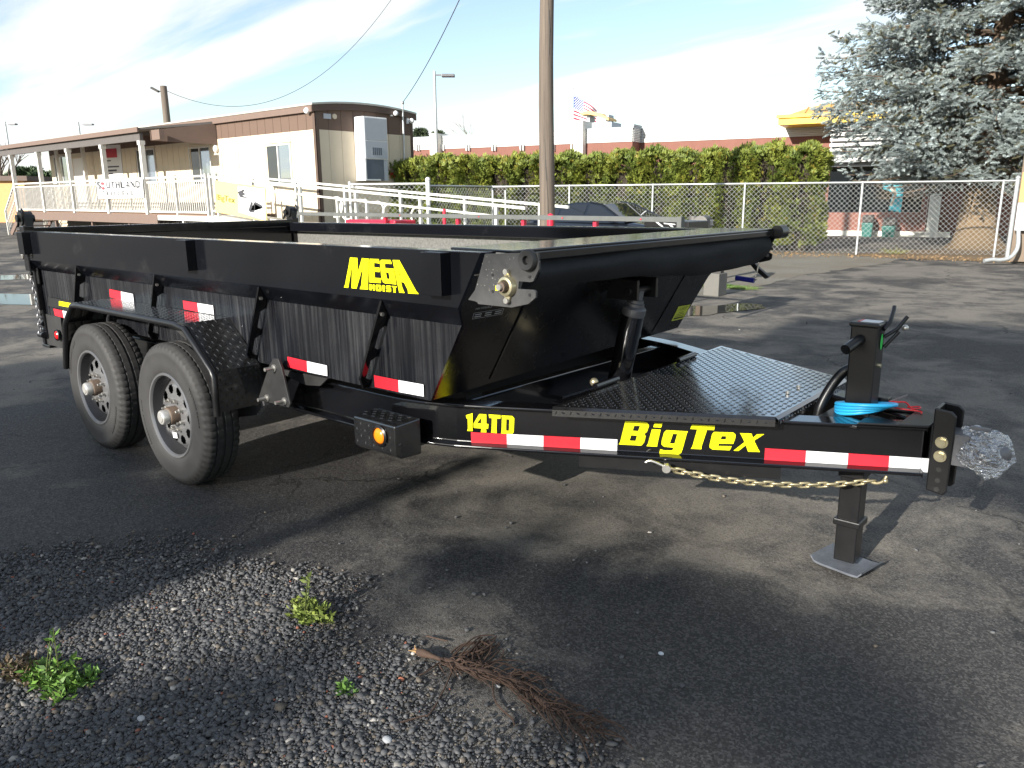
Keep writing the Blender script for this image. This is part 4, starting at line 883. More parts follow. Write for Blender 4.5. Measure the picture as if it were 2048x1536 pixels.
# end wall fittings
def ew(x, y, X=EX): return W(x, y, 0, X)
a = ew(709, 275).y; pX = W(728, 275, 1, a).x; b = W(775, 275, 0, pX).y; zt, zm, zb = W(728, 232, 0, pX).z, W(728, 318, 0, pX).z, W(728, 361, 0, pX).z
ac = MB(); ac.box(EX+.001, pX, a, b, zm, zt); acu = ac.build('air_conditioner', M['ac_white'], OFC, bevel=.015)
m = MB(); zk = W(750, 283, 0, pX).z; m.box(pX+.002, pX+.012, a+.03, b-.03, zk+.03, zt-.04); m.build('front_panel', M['ac_grey'], acu); m = MB(); m.box(pX+.002, pX+.012, a+.03, b-.03, zm+.03, zk-.0); m.build('lower_panel', M['ac_grey'], acu)
for k in range(5):
    m = MB(); yy = a+(b-a)*(.32+.085*k); m.box(pX+.013, pX+.02, yy, yy+(b-a)*.05, zm+.12, zm+.12+(zk-zm)*.42); m.build('louver', M['louver_dark'], acu)
m = MB(); m.box(EX+.001, pX-.005, a+.002, a+.05, zb, zm); m.box(pX-.06, pX-.004, a+.052, b-.30, zb, zb+.04); m.box(EX+.001, pX-.01, a+.06, b-.18, zb+.04, zm-.002, 1); m.box(EX+.001, pX-.02, b-.16, b-.01, zb, zm, 2); m.build('duct_chase', [M['ac_white'], M['louver_dark'], M['ac_grey']], OFC)
def plate(name, x0, y0, x1, y1, mat, t=.02):
    p = ew(x0, y1); q = ew(x1, y0); m = MB(); m.box(EX+.001, EX+t, p.y, q.y, p.z, q.z); return m.build(name, mat, OFC)
plate('vent_plate', 647, 228, 661, 237, M['ac_grey']); rs = plate('red_notice', 780, 345, 801, 355, M['sign_red'])
p = ew(668, 233); m = MB(); m.cyl((EX, p.y, p.z), (EX+.04, p.y, p.z), .07, n=14); m.build('round_vent', M['siding_tan'], OFC, smooth=40)
for x, y in ((784, 227), (816, 242)):
    p = ew(x, y); m = MB(); m.box(EX+.001, EX+.05, p.y-.08, p.y-.0, p.z-.08, p.z+.12); m.ball((EX+.12, p.y+.04, p.z), .075, 10); m.build('flood_lamp', M['ac_white'], OFC, smooth=60)
p = ew(806, 300); m = MB(); mz = ew(803, 206).z; m.tube([(EX+.05, p.y, .6), (EX+.05, p.y, mz)], .03, 8); m.ball((EX+.05, p.y, mz), .06, 8); m.build('service_mast', M['galvanised'], OFC, smooth=50); MAST = V(EX+.05, p.y, mz)
# ---- porch
DX0, DX1, DZ = W(34, 424, 1, PY).x, W(316, 434, 1, PY).x, .98
DXL = W(425, 440, 1, PY).x
m = MB(); m.box(DX0, DX1, PY-.03, PY+.02, DZ-.30, DZ-.02); m.build('deck_fascia', M['fascia_brown'], OFC)
nb = 15
for k in range(nb):
    y0 = PY+(FY-PY-.02)*k/nb; m = MB(); m.box(DX0, DXL, y0+.004, y0+(FY-PY)/nb-.004, DZ-.03, DZ); m.build('deck_plank', M['deck_wood'], OFC)
m = MB(); m.box(DX1, DXL, PY-.01, PY+.03, DZ-.18, DZ-.035); m.build('landing_edge', M['rail_white'], OFC)
for x in [DX0+.3, -28.5, -25.2, -22.3, DX1-.25]:
    m = MB(); m.box(x-.05, x+.05, PY+.06, PY+.16, 0, DZ-.04); m.build('deck_post', M['fascia_brown'], OFC)
for x in (W(364, 445, 1, PY).x, W(416, 445, 1, PY).x): m = MB(); m.box(x-.04, x+.04, PY+.03, PY+.11, 0, DZ-.05); m.build('landing_post', M['rail_white'], OFC)
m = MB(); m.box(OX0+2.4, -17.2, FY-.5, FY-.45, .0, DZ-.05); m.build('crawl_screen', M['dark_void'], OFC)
# roof of the porch: slopes to the front, brown gable end on the right
zf = W(276, 259, 1, PY-.12).z; CX1 = W(276, 259, 1, PY-.12).x; zw = 3.70; cx0 = -36.5
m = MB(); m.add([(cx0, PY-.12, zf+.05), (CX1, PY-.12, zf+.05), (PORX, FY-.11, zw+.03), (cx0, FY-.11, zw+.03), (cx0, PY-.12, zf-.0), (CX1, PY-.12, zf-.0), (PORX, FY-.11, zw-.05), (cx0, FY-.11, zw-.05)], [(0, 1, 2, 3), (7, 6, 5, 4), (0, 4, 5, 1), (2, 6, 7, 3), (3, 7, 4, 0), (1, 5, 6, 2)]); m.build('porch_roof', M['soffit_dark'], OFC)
m = MB(); m.box(cx0, CX1+.02, PY-.16, PY-.122, zf-.07, zf+.07); m.build('porch_fascia', M['fascia_brown'], OFC)
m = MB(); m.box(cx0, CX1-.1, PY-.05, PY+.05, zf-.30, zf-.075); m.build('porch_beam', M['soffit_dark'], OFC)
m = MB(); m.prism([(CX1+.05, PY+.2, zf-.30), (PORX, FY-.02, 3.05), (PORX, FY-.02, zw-.02), (CX1+.05, PY+.2, zf-.01)], (.04, 0, 0)); m.build('porch_gable', M['trim_brown'], OFC)
m = MB(); m.box(CX1+.25, CX1+.75, PY+.15, PY+.30, zf-.30, zf-.02); m.build('beam_end', M['fascia_brown'], OFC)
for k in range(9):
    x = DX0+.6+k*1.35
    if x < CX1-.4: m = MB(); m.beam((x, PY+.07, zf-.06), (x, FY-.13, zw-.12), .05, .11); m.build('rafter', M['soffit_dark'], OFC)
posts = [W(29, 360, 1, PY).x, W(83, 360, 1, PY).x, W(143, 360, 1, PY).x, W(212.5, 360, 1, PY).x, W(290, 360, 1, PY).x]
for x in posts:
    m = MB(); m.box(x-.065, x+.065, PY-.06, PY+.07, DZ-.02, zf-.30); m.box(x-.085, x+.085, PY-.08, PY+.09, zf-.42, zf-.30); m.build('porch_post', M['rail_white'], OFC)
for x in (posts[0], posts[1]-.2): m = MB(); m.box(x-.06, x+.06, FY-.4, FY-.28, DZ, zw-.2); m.build('porch_post', M['rail_white'], OFC)
# railing with separate balusters
m = MB(); m.box(-.0125, .0125, -.0125, .0125, 0, .86); BAL = m.mesh('baluster'); BAL.materials.append(M['rail_white'])
def railing(x0, x1, y, z, post=True):
    m = MB(); m.box(x0, x1, y-.035, y+.035, z+1.02, z+1.07); m.build('top_rail', M['rail_white'], OFC)
    m = MB(); m.box(x0, x1, y-.02, y+.02, z+.90, z+.945); m.build('mid_rail', M['rail_white'], OFC)
    m = MB(); m.box(x0, x1, y-.02, y+.02, z+.04, z+.09); m.build('bottom_rail', M['rail_white'], OFC)
    n = int(abs(x1-x0)/.115)
    for i in range(1, n): share('baluster', BAL, OFC, (x0+(x1-x0)*i/n, y, z+.07))
for a_, b_ in zip(posts[:-1], posts[1:]): railing(a_+.07, b_-.07, PY, DZ)
xs = [posts[-1]+.07, W(354, 400, 1, PY).x, W(416, 400, 1, PY).x]
for a_, b_ in zip(xs[:-1], xs[1:]): railing(a_+.04, b_-.04, PY, DZ)
for x in xs[1:]+[W(424, 400, 1, PY).x, W(436, 400, 1, PY).x]: m = MB(); m.box(x-.035, x+.035, PY-.035, PY+.035, DZ-.15, DZ+1.1); m.build('rail_post', M['rail_white'], OFC)
railing(DX0+.1, posts[0]-.05, PY, DZ)
for k in range(6):                                      # far end rail and the stair at the left end
    y = PY+.3*k
for i in range(14): share('baluster', BAL, OFC, (DX0+.05, PY+.13*i, DZ+.07))
m = MB(); m.box(DX0+.02, DX0+.08, PY, FY-.1, DZ+1.02, DZ+1.07); m.build('end_rail', M['rail_white'], OFC)
for k in range(5): m = MB(); z = DZ-.03-.19*(k+1); m.box(DX0-.28*(k+1), DX0-.28*k, PY+.15, PY+1.35, z-.04, z); m.build('stair_tread', M['deck_wood'], OFC)
for y in (PY+.12, PY+1.38): m = MB(); m.beam((DX0-1.45, y, .02), (DX0, y, DZ-.10), .04, .20); m.build('stair_stringer', M['fascia_brown'], OFC)
for y in (PY+.05, PY+1.45):
    m = MB(); m.beam((DX0-1.5, y, .98), (DX0, y, DZ+1.05), .05, .05); m.beam((DX0-1.5, y, .50), (DX0, y, DZ+.55), .03, .03); m.box(DX0-1.53, DX0-1.47, y-.03, y+.03, 0, 1.0); m.build('stair_rail', M['rail_white'], OFC)
    for i in range(9): m = MB(); x = DX0-1.5+1.5*i/9; zb_ = .1+(DZ)*i/9; m.box(x-.012, x+.012, y-.012, y+.012, zb_, zb_+.90); m.build('baluster', M['rail_white'], OFC)
# ---- ramp
RX0, RX1 = DXL, -5.6
rz = lambda x: DZ*(1-(x-RX0)/(RX1+2.8-RX0)) if x > RX0 else DZ
def rampbar(name, y, h0, h1, x0, x1, t=.05): m = MB(); m.beam((x0, y, rz(x0)+h0), (x1, y, rz(x1)+h1), t, t); return m.build(name, M['rail_white'], OFC)
m = MB(); m.beam((RX0, PY+.62, rz(RX0)-.03), (RX1+2.6, PY+.62, rz(RX1+2.6)-.03), 1.24, .05); m.build('ramp_deck', M['rail_white'], OFC)
for y in (PY, PY+1.3):
    rampbar('ramp_edge', y, -.10, -.10, RX0, RX1+2, .16); rampbar('ramp_rail', y, 1.02, 1.02, RX0, RX1, .05)
    if y == PY: rampbar('ramp_rail', y, .12, .12, RX0, RX1, .035)
    k = 0
    for x in [RX0+.05+2.1*i for i in range(7)]:
        if x < RX1: m = MB(); m.box(x-.028, x+.028, y-.028, y+.028, max(0, rz(x)-.5), rz(x)+1.03); m.build('ramp_post', M['rail_white'], OFC)
yh = PY-.09                                             # lower grab rail with looped ends
rampbar('grab_rail', yh, .83, .83, W(545, 395, 1, yh).x, RX1-.1, .04)
def loop(x, y, s_):
    z = rz(x)+.83; m = MB(); m.tube(spl([V(x, y, z), V(x+.22*s_, y, z), V(x+.34*s_, y, z-.16), V(x+.22*s_, y, z-.40), V(x, y, z-.42)], 6), .022, 8); return m.build('rail_loop', M['rail_white'], OFC, smooth=60)
for x, s_ in ((W(668, 430, 1, yh).x, 1), (W(700, 430, 1, yh).x, -1), (W(748, 430, 1, yh).x, 1), (W(788, 430, 1, yh).x, -1), (W(845, 430, 1, yh).x, -1)): loop(x, yh, s_)
for x in (W(676, 405, 1, yh).x,):
    m = MB(); m.beam((x, yh-.02, rz(x)+.80), (x+1.05, yh-.02, rz(x)+.79), .045, .045); m.box(x-.025, x+.025, yh-.045, yh+.005, 0, rz(x)+.8); m.box(x+1.02, x+1.07, yh-.045, yh+.005, 0, rz(x)+.8); m.build('grab_frame', M['rail_white'], OFC)
# ---- banners
YB = PY-.10
def cloth(name, px, y, mat, label, grp=None, wob=.02):
    q = [W(*p, 1, y) for p in px]; nx, ny = 16, 6; vs = []; fs = []
    for j in range(ny+1):
        for i in range(nx+1):
            s_, t_ = i/nx, j/ny; p = (q[0]*(1-s_)+q[1]*s_)*(1-t_)+(q[3]*(1-s_)+q[2]*s_)*t_; vs.append(p+V(0, wob*.5*sin(9*s_+3*t_)*sin(pi*t_), 0))
    for j in range(ny):
        for i in range(nx): a = j*(nx+1)+i; fs.append((a, a+nx+1, a+nx+2, a+1))
    m = MB(); m.add(vs, fs); b = m.build(name, mat, None, smooth=60, off=q[3]); tag(b, label, 'banner', grp); OFF[b.name] = tuple(q[3]); return b, q
b1, q1 = cloth('railing_banner', [(191.5, 360), (285, 357), (288.5, 396), (196, 397.5)], YB, M['banner_white'], 'white vinyl banner with grey letters tied to the porch railing')
def bq(q, a, b, c, d): 
    f = lambda s_, t_: (q[0]*(1-s_)+q[1]*s_)*(1-t_)+(q[3]*(1-s_)+q[2]*s_)*t_; return [f(a, c), f(b, c), f(b, d), f(a, d)]
UPY = .028
letters = 'S UTHLAND'
for i, c in enumerate('SOUTHLAND'):
    a_ = .03+.105*i
    if c == 'O':
        m = MB(); ce_ = bq(q1, .125, .19, .06, .58); 
        cen = sum(ce_, V(0, 0, 0))/4; wx = (ce_[1]-ce_[0]).length/2; hz_ = (ce_[0]-ce_[3]).length/2
        for s0 in range(4):
            a0 = s0*pi/2+.28; pts = [cen+V(wx*cos(a0+k*.2)*r, -UPY, hz_*sin(a0+k*.2)*r) for r, ks in ((1, range(6)), (.42, range(5, -1, -1))) for k in ks]
            n_ = len(pts)//2; m.add(pts, [(k, k+1, 2*n_-2-k, 2*n_-1-k) for k in range(n_-1)])
        m.build('ring_emblem', M['print_red'], b1)
    else: fit_text('banner_letter', c, [p+V(0, -UPY, 0) for p in bq(q1, a_, a_+.078, .10, .46)], M['print_grey'], b1, (0, 0), .008, 0, 0)
for i, c in enumerate('TRAILERS'):
    a_ = .14+.085*i; fit_text('banner_letter', c, [p+V(0, -UPY, 0) for p in bq(q1, a_, a_+(.012 if c == 'I' else .048), .60, .84)], M['print_grey'], b1, (0, 0), .008, 0, 0)
b2, q2 = cloth('ramp_banner', [(429, 361), (532, 375), (534.5, 443), (431, 424)], YB, M['banner_yellow'], 'pale yellow banner with a trailer picture tied to the ramp rail')
fit_text('banner_lettering', 'BigTex', [p+V(0, -UPY, 0) for p in [W(*p, 1, YB) for p in [(435, 388), (471, 394), (471, 410), (435, 402)]]], M['print_olive'], b2, (0, 0), .0, .0, 0)
m = MB(); wq = [W(*p, 1, YB)+V(0, -.018, 0) for p in [(477, 372), (531, 378), (533, 441), (478, 424)]]; m.add(wq, [(0, 3, 2, 1)]); m.build('banner_photo', M['banner_white'], b2)
for px in ([(477, 384), (491, 378), (488, 385), (494, 388), (486, 391), (500, 396), (486, 395), (482, 394), (480, 390)], [(502, 383), (505, 383), (508, 387), (519, 390), (509, 389)], [(504, 404), (507, 404), (506, 420), (511, 421), (512, 408), (527, 416), (526, 411), (514, 404), (511, 404), (510, 425), (502, 424), (499, 420)], [(479, 411), (483, 415), (499, 421), (498, 422), (482, 416)]):
    m = MB(); m.add([W(*p, 1, YB)+V(0, -.030, 0) for p in px], [tuple(range(len(px)))[::-1]]); m.build('banner_picture', M['print_grey'], b2)
q3 = [W(*p, 1, FY-.02) for p in [(199, 291), (240, 289), (247, 359), (204, 361)]]
m = MB(); m.add([p for p in q3]+[p+V(0, .012, 0) for p in q3], [(0, 3, 2, 1), (0, 1, 5, 4), (1, 2, 6, 5), (2, 3, 7, 6), (3, 0, 4, 7)]); b3 = m.build('wall_poster', M['banner_white'], None, off=q3[3]); tag(b3, 'tall white poster with a red block hung on the office wall', 'poster'); OFF[b3.name] = tuple(q3[3])
for c, mt in ((((.12, .82, .10, .36)), 'print_red'), ((.25, .50, .43, .46), 'print_grey'), ((.12, .86, .60, .64), 'print_grey'), ((.25, .74, .70, .755), 'print_grey'), ((.3, .55, .80, .84), 'print_grey')):
    m = MB(); m.add([p+V(0, -.004, 0) for p in bq(q3, *c)], [(0, 3, 2, 1)]); m.build('poster_print', M[mt], b3)
# ================================================================== chain-link fence
def zig(m, base, dirv, length, h, pitch, r, z0=.04):
    # woven wires, each a zig-zag running up the fabric
    n = int(length/pitch); k = int(h/pitch); 
    return n, k
def fabric(name, base, dv, length, h, parent, pitch=.058, r=.0042, z0=.05):
    nW = int(length/pitch); nS = int(round(h/pitch)); dvn = np.array(dv); nrm = np.array((-dv[1], dv[0], 0)); up = np.array((0, 0, 1.))
    i = np.arange(nW)[:, None]; j = np.arange(nS+1)[None, :]
    side_ = ((i+j) % 2)*1.0
    s_ = (i+.5)*pitch+(side_-.5)*pitch*((-1.0)**i)*0+((j % 2)-.5)*pitch*((-1.0)**i)
    off = (((j+i) % 2)-.5)*.006
    P = np.array(base)[None, None]+s_[..., None]*dvn+off[..., None]*nrm+(z0+j*pitch)[..., None]*up*np.ones_like(s_)[..., None]
    # three-sided wire
    an = np.array([0, 2.094, 4.189]); ring = np.stack([np.cos(an)[:, None]*dvn+np.sin(an)[:, None]*nrm]*1, 0)[0]*r*1.25
    Vv = P[:, :, None, :]+ring[None, None]; Vv = Vv.reshape(-1, 3); idx = (np.arange(nW)[:, None]*(nS+1)+np.arange(nS)[None, :]).ravel()*3
    f = []
    for a in range(3):
        b = (a+1) % 3; f.append(np.stack([idx+a, idx+b, idx+3+b, idx+3+a], 1))
    o = npmesh(name, Vv, np.concatenate(f), M['galvanised'], parent, off=OFF.get(parent.name, (0, 0, 0))); kind(o, 'stuff')
    # twisted barbs along the top
    m = MB()
    for q in range(0, nW*2):
        p = Vector(base)+Vector(dv)*(q*pitch/2+.01)+V(0, 0, z0+h); m.add([p+Vector(dv)*.004, p-Vector(dv)*.004, p+V(0, 0, .045)+Vector(dv)*(.006 if q % 2 else -.006)], [(0, 1, 2)]); 
    kind(m.build('top_barbs', M['galvanised'], parent), 'stuff'); return o
FH = 1.69
FNC = thing('chain_link_fence', 'long silver chain link fence along the hedge and spruce', 'fence', F0)
tposts = [-9.35, -7.15, -4.93, -2.66, 0, 2.88]
for t in tposts:
    m = MB(); p = FP(t, -.035); m.cyl(p, p+V(0, 0, FH-.01), .025, n=12); m.ball(p+V(0, 0, FH), .032, 8); m.build('fence_post', M['galvanised'], FNC, smooth=40)
m = MB(); m.cyl(FP(3.15, -.02), FP(3.15, -.02, FH+.06), .045, n=14); m.ball(FP(3.15, -.02, FH+.06), .055, 10); m.build('end_post', M['galvanised'], FNC, smooth=40)
for a, b in zip(tposts[:-1]+[2.88], tposts[1:]+[3.15]): m = MB(); m.cyl(FP(a, -.03, FH), FP(b, -.03, FH), .021, n=10); m.build('fence_rail', M['galvanised'], FNC, smooth=40)
fabric('wire_mesh', tuple(FP(-9.35)), tuple(FDIR), 12.5, FH-.06, FNC)
# the nearer yard fence by the ramp
y1 = D(703, 440, 19.4); y2 = D(858, 440, 19.2); y1.z = 0; y2.z = 0; g1 = FP(-9.35)
YF = thing('yard_fence', 'short chain link fence with a thick post beside the office wall', 'fence', y1)
dv = (y2-y1).normalized(); h2 = 1.74
for p, r, hh in ((y1, .032, h2+.03), (y2, .055, h2+.09)): m = MB(); m.cyl(p, p+V(0, 0, hh), r, n=14); m.ball(p+V(0, 0, hh), r*1.2, 10); m.build('fence_post', M['aluminium'], YF, smooth=40)
m = MB(); m.cyl(y1+V(0, 0, h2), y2+V(0, 0, h2), .022, n=10); m.build('fence_rail', M['aluminium'], YF, smooth=40)
fabric('wire_mesh', tuple(y1), tuple(dv), (y2-y1).length, h2-.06, YF, .062)
dv2 = (g1-y2).normalized(); m = MB(); m.cyl(y2+V(0, 0, FH), g1+V(0, 0, FH), .022, n=10); m.build('fence_rail', M['galvanised'], YF, smooth=40)
fabric('wire_mesh', tuple(y2), tuple(dv2), (g1-y2).length, FH-.06, YF, .062)
for x in (986, 1011):
    p = WP(x, 420, FP(0, -.5), FNRM); p.z = 0; m = MB(); m.cyl(p, p+V(0, 0, FH-.10), .024, n=10); m.build('gate_post', M['galvanised'], YF, smooth=40)
p = WP(986, 374, FP(0, -.5), FNRM); q = WP(1090, 372, FP(0, -.5), FNRM); m = MB(); m.cyl(p, q, .02, n=8); m.build('gate_rail', M['galvanised'], YF, smooth=40)

# ================================================================== poles, wires, lamps
pm('weathered_wood', (.165, .125, .092), .85, var=.3, vs_=1.5)
s = NT('pole_wood'); gr = s.noise(1, 7, .7, s.co((26, 26, .7))); s.set(Base_Color=s.ramp(gr, [(.25, (.055, .044, .036)), (.55, (.135, .108, .085)), (.8, (.19, .155, .122))]), Roughness=.85); s.bump(gr, .5, .012); M['pole_wood'] = s.mat
s = NT('bark'); gr = s.noise(1, 7, .7, s.co((9, 9, 2))); s.set(Base_Color=s.ramp(gr, [(.25, (.06, .042, .03)), (.7, (.20, .145, .10))]), Roughness=.9); s.bump(gr, .8, .03); M['bark'] = s.mat
pb = D(1093, 437, 14.2); pb.z = 0
m = MB(); wv = []
for k in range(13): z = k*.75; wv.append(pb+V(.012*sin(z*1.3), .012*cos(z*.9), z))
m.tube(wv, [.148-.0045*k for k in range(13)], 24); up_ = m.build('utility_pole', M['pole_wood'], None, smooth=50, off=pb); tag(up_, 'tall weathered brown wooden pole standing behind the trailer', 'pole'); OFF[up_.name] = tuple(pb)
m = MB(); cz = [pb+V(.006*sin(z*2.1), .012*cos(z*1.7), z) for z in [.3+.35*i for i in range(24)]]; dcam = (V(CAM.x, CAM.y, 0)-pb); dcam.z = 0; dcam.normalize(); sd_ = V(-dcam.y, dcam.x, 0)
for i in range(len(cz)-1):
    ra = .149-.006*cz[i].z; rb_ = .149-.006*cz[i+1].z; w1 = .006+.003*sin(i*1.9); a = cz[i]+dcam*ra+sd_*.03*sin(i*.7); b = cz[i+1]+dcam*rb_+sd_*.03*sin((i+1)*.7); m.add([a-sd_*w1, a+sd_*w1, b+sd_*w1, b-sd_*w1], [(0, 1, 2, 3)])
m.build('drying_crack', M['dark_void'], up_)
pl_ = D(340, 300, 30); pl_.z = 0; zt_ = D(340, 176, 30).z
m = MB(); m.tube([pl_, pl_+V(0, 0, zt_)], [.17, .12], 16); p2 = m.build('lamp_pole', M['pole_wood'], None, smooth=50, off=pl_); tag(p2, 'short wooden pole with a floodlight rising behind the office roof', 'pole'); OFF[p2.name] = tuple(pl_)
m = MB(); t_ = pl_+V(0, 0, zt_-.22); m.beam(t_, t_-RT*.28+V(0, 0, .06), .04, .04); m.beam(t_-RT*.2+V(0, 0, .02), t_-RT*.46+V(0, 0, .16), .16, .07); m.build('flood_lamp', M['dark_void'], p2)
def wire(name, a, b, sag, label, r=.012):
    pts = [a.lerp(b, k/40)-V(0, 0, sag*4*(k/40)*(1-k/40)) for k in range(41)]; m = MB(); m.tube([p for p in pts], r, 5); o = m.build(name, M['dark_void'], None, off=a); tag(o, label, 'cable'); return o
e1 = D(905, -90, 15.0); a1_ = pl_+V(0, 0, zt_-.12)
wire('overhead_cable', a1_, D(905, -212, 30), 3.16, 'sagging thin black cable from the short wooden pole', .010)
wire('overhead_cable', MAST, D(985, -150, 13), .22, 'thin black cable rising steeply from the office mast', .010)
def street_lamp(x, ytop, ybase, d, arm, label, rad=.055):
    b = D(x, ybase, d); b.z = 0; zt_ = D(x, ytop, d).z; o = thing('street_lamp', label, 'street lamp', b, 'grey street lamps beyond the lot')
    m = MB(); m.tube([b, b+V(0, 0, zt_)], [rad*1.25, rad*.9], 14); m.build('lamp_post', M['galvanised'], o, smooth=50)
    t_ = b+V(0, 0, zt_-.12); m = MB(); m.beam(t_, t_+RT*arm*.45, .05, .05); m.build('lamp_arm', M['steel_dull'], o)
    m = MB(); c = t_+RT*arm*.75+V(0, 0, -.02); m.obox(c, RT*arm*.36, V(-RT.y, RT.x, 0)*.14, V(0, 0, .045)); m.build('lamp_head', M['steel_dull'], o, bevel=.02); return o
street_lamp(873, 148, 300, 27, .62, 'tall grey street lamp standing behind the hedge near the office')
street_lamp(27, 246, 360, 48, .62, 'slim grey street lamp at the far left edge', .06)
street_lamp(167, 246, 330, 50, .85, 'grey street lamp head showing above the porch roof', .07)

# ================================================================== restaurant beyond the fence
pm('brick_brown', (.20, .085, .062), .8, var=.10, vs_=3, bump=.2, bs=60)
pm('band_white', (.60, .60, .58), .5, var=.02)
pm('stucco_white', (.78, .75, .66), .8, var=.05)
pm('roof_yellow', (.86, .58, .03), .45, var=.03)
pm('roof_tan', (.62, .38, .12), .5, var=.06)
pm('ornament_grey', (.34, .37, .40), .5); pm('teal_print', (.05, .52, .62), .5, var=.05); pm('bin_green', (.02, .12, .10), .5, var=.1); pm('table_red', (.40, .09, .08), .6); pm('concrete', (.13, .125, .112), .85, var=.12, vs_=5, bump=.3, bs=40)
s = NT('dark_glass'); s.set(Base_Color=(.012, .014, .016), Roughness=.08); M['dark_glass'] = s.mat
RA = radians(13); RD = V(cos(RA), sin(RA), 0); RN = V(-sin(RA), cos(RA), 0); RP = V(-5.68, 26.02, 0)
def rq(x, y, off=0): p = WP(x, y, RP+RN*off, RN); return (p-RP).dot(RD), p.z
RST = thing('restaurant', 'low brown restaurant with white metal band and yellow curved roof', 'building', RP)
def rbox(name, s0, s1, n0, n1, z0, z1, mat, par=None, bevel=0):
    m = MB(); c = RP+RD*(s0+s1)/2+RN*(n0+n1)/2+V(0, 0, (z0+z1)/2); m.obox(c, RD*abs(s1-s0)/2, RN*abs(n1-n0)/2, V(0, 0, (z1-z0)/2)); return m.build(name, mat, par or RST, bevel=bevel)
sL, sM, sR = -27, rq(1265, 280)[0], 8.0; zb1, zt1 = 3.47, 3.98
rbox('brick_wall', sL, sM, 0, 8, 0, zb1, M['brick_brown']); rbox('brick_wall', sM, rq(1650, 420)[0], .9, 8, 0, zb1, M['brick_brown']); rbox('wall_core', sL+.3, sR, 1.5, 8, 0, zt1-.1, M['brick_brown'])
for k in range(8):
    h = (zt1-zb1)/8; rbox('band_slat', sL, sM, -.03, .05, zb1+k*h+.006, zb1+(k+1)*h-.006, M['band_white'])
    rbox('band_slat', sM, sR, .87, .95, zb1+k*h+.006, zb1+(k+1)*h-.006, M['band_white']); rbox('band_slat', sM, sM+.03, .06, .86, zb1+k*h+.006, zb1+(k+1)*h-.006, M['band_white'])
rbox('coping', sL, sM+.05, -.05, 8, zt1, zt1+.05, M['ornament_grey']); rbox('coping', sM+.05, sR, .85, 8, zt1-.002, zt1+.048, M['ornament_grey'])
rbox('raised_parapet', sM-.02, sM+.06, -.045, .9, zt1+.06, zt1+.14, M['ornament_grey'])
for x0, x1, yt in ((868, 884, 268), (1154, 1172, 243)):
    a = rq(x0, 280)[0]; b = rq(x1, 280)[0]; rbox('white_pier', a, b, -.35, .6, 0, rq((x0+x1)/2, yt)[1], M['stucco_white'])
for x in (838, 887, 938, 990, 1046, 1107, 1148):
    a, z = rq(x, 296); rbox('wall_bracket', a-.10, a-.04, -.12, -.001, z-.12, z+.14, M['band_white']); rbox('wall_bracket', a+.04, a+.08, -.12, -.001, z-.12, z+.14, M['band_white'])
# curved roof ornament
m = MB(); pts = [(1161, 226), (1172, 222), (1185, 223), (1200, 227), (1217, 236)]; q = [WP(x, y, RP+RN*3, RN) for x, y in pts]; q = spl(q, 5)
low = [p-V(0, 0, .10+.05*sin(pi*k/(len(q)-1))) for k, p in enumerate(q)]
m.prism(q+low[::-1], RN*1.0); m.build('roof_arch', M['roof_tan'], RST)
a = (WP(1172, 245, RP+RN*3, RN)-RP).dot(RD); b = (WP(1223, 245, RP+RN*3, RN)-RP).dot(RD); z = WP(1200, 246, RP+RN*3, RN).z
rbox('arch_base', a, b, 3.0, 4.2, z-.2, z+.03, M['ornament_grey']); rbox('arch_plinth', a+.1, b-.5, 3.1, 4.1, zt1, z-.2, M['band_white'])
for x in (1170, 1208): c = (WP(x, 235, RP+RN*3, RN)-RP).dot(RD); rbox('arch_post', c-.03, c+.10, 3.3, 3.9, z+.03, z+.36, M['ornament_grey'])
# yellow curved roof on the right
a, z0 = rq(1556, 250, -.6); b = rq(1875, 246, -.6)[0]+2; z1 = rq(1600, 231, -.6)[1]; zp = rq(1700, 203, -.2)[1]
rbox('yellow_fascia', a, b, -.6, 2.4, z0, z1, M['roof_yellow']); rbox('yellow_gutter', a-.06, b, -.68, -.602, z1-.06, z1+.05, M['roof_yellow'])
m = MB(); pr = []
for k in range(11): t = k/10; pr.append((a+.25+(b-a-.5)*t, z1+.05+(zp-z1)*(1-abs(2*t-1)**7)))
pl = [RP+RD*s_+RN*-.55+V(0, 0, z) for s_, z in pr]
for k in range(10):
    p0, p1 = pr[k], pr[k+1]
    m.add([RP+RD*p0[0]+RN*-.55+V(0, 0, z1+.02), RP+RD*p1[0]+RN*-.55+V(0, 0, z1+.02), RP+RD*p1[0]+RN*.5+V(0, 0, p1[1]), RP+RD*p0[0]+RN*.5+V(0, 0, p0[1])], [(0, 1, 2, 3)])
    m.add([RP+RD*p0[0]+RN*.5+V(0, 0, p0[1]), RP+RD*p1[0]+RN*.5+V(0, 0, p1[1]), RP+RD*p1[0]+RN*2.4+V(0, 0, p1[1]), RP+RD*p0[0]+RN*2.4+V(0, 0, p0[1])], [(0, 1, 2, 3)])
m.build('curved_roof', M['roof_tan'], RST)
for k in range(17):
    t = (k+.5)/17; s_ = a+.25+(b-a-.5)*t; zz_ = z1+.05+(zp-z1)*(1-abs(2*t-1)**7); m = MB(); m.beam(RP+RD*s_+RN*-.56+V(0, 0, z1+.035), RP+RD*s_+RN*.5+V(0, 0, zz_+.015), .04, .05); m.build('roof_seam', M['roof_tan'], RST)
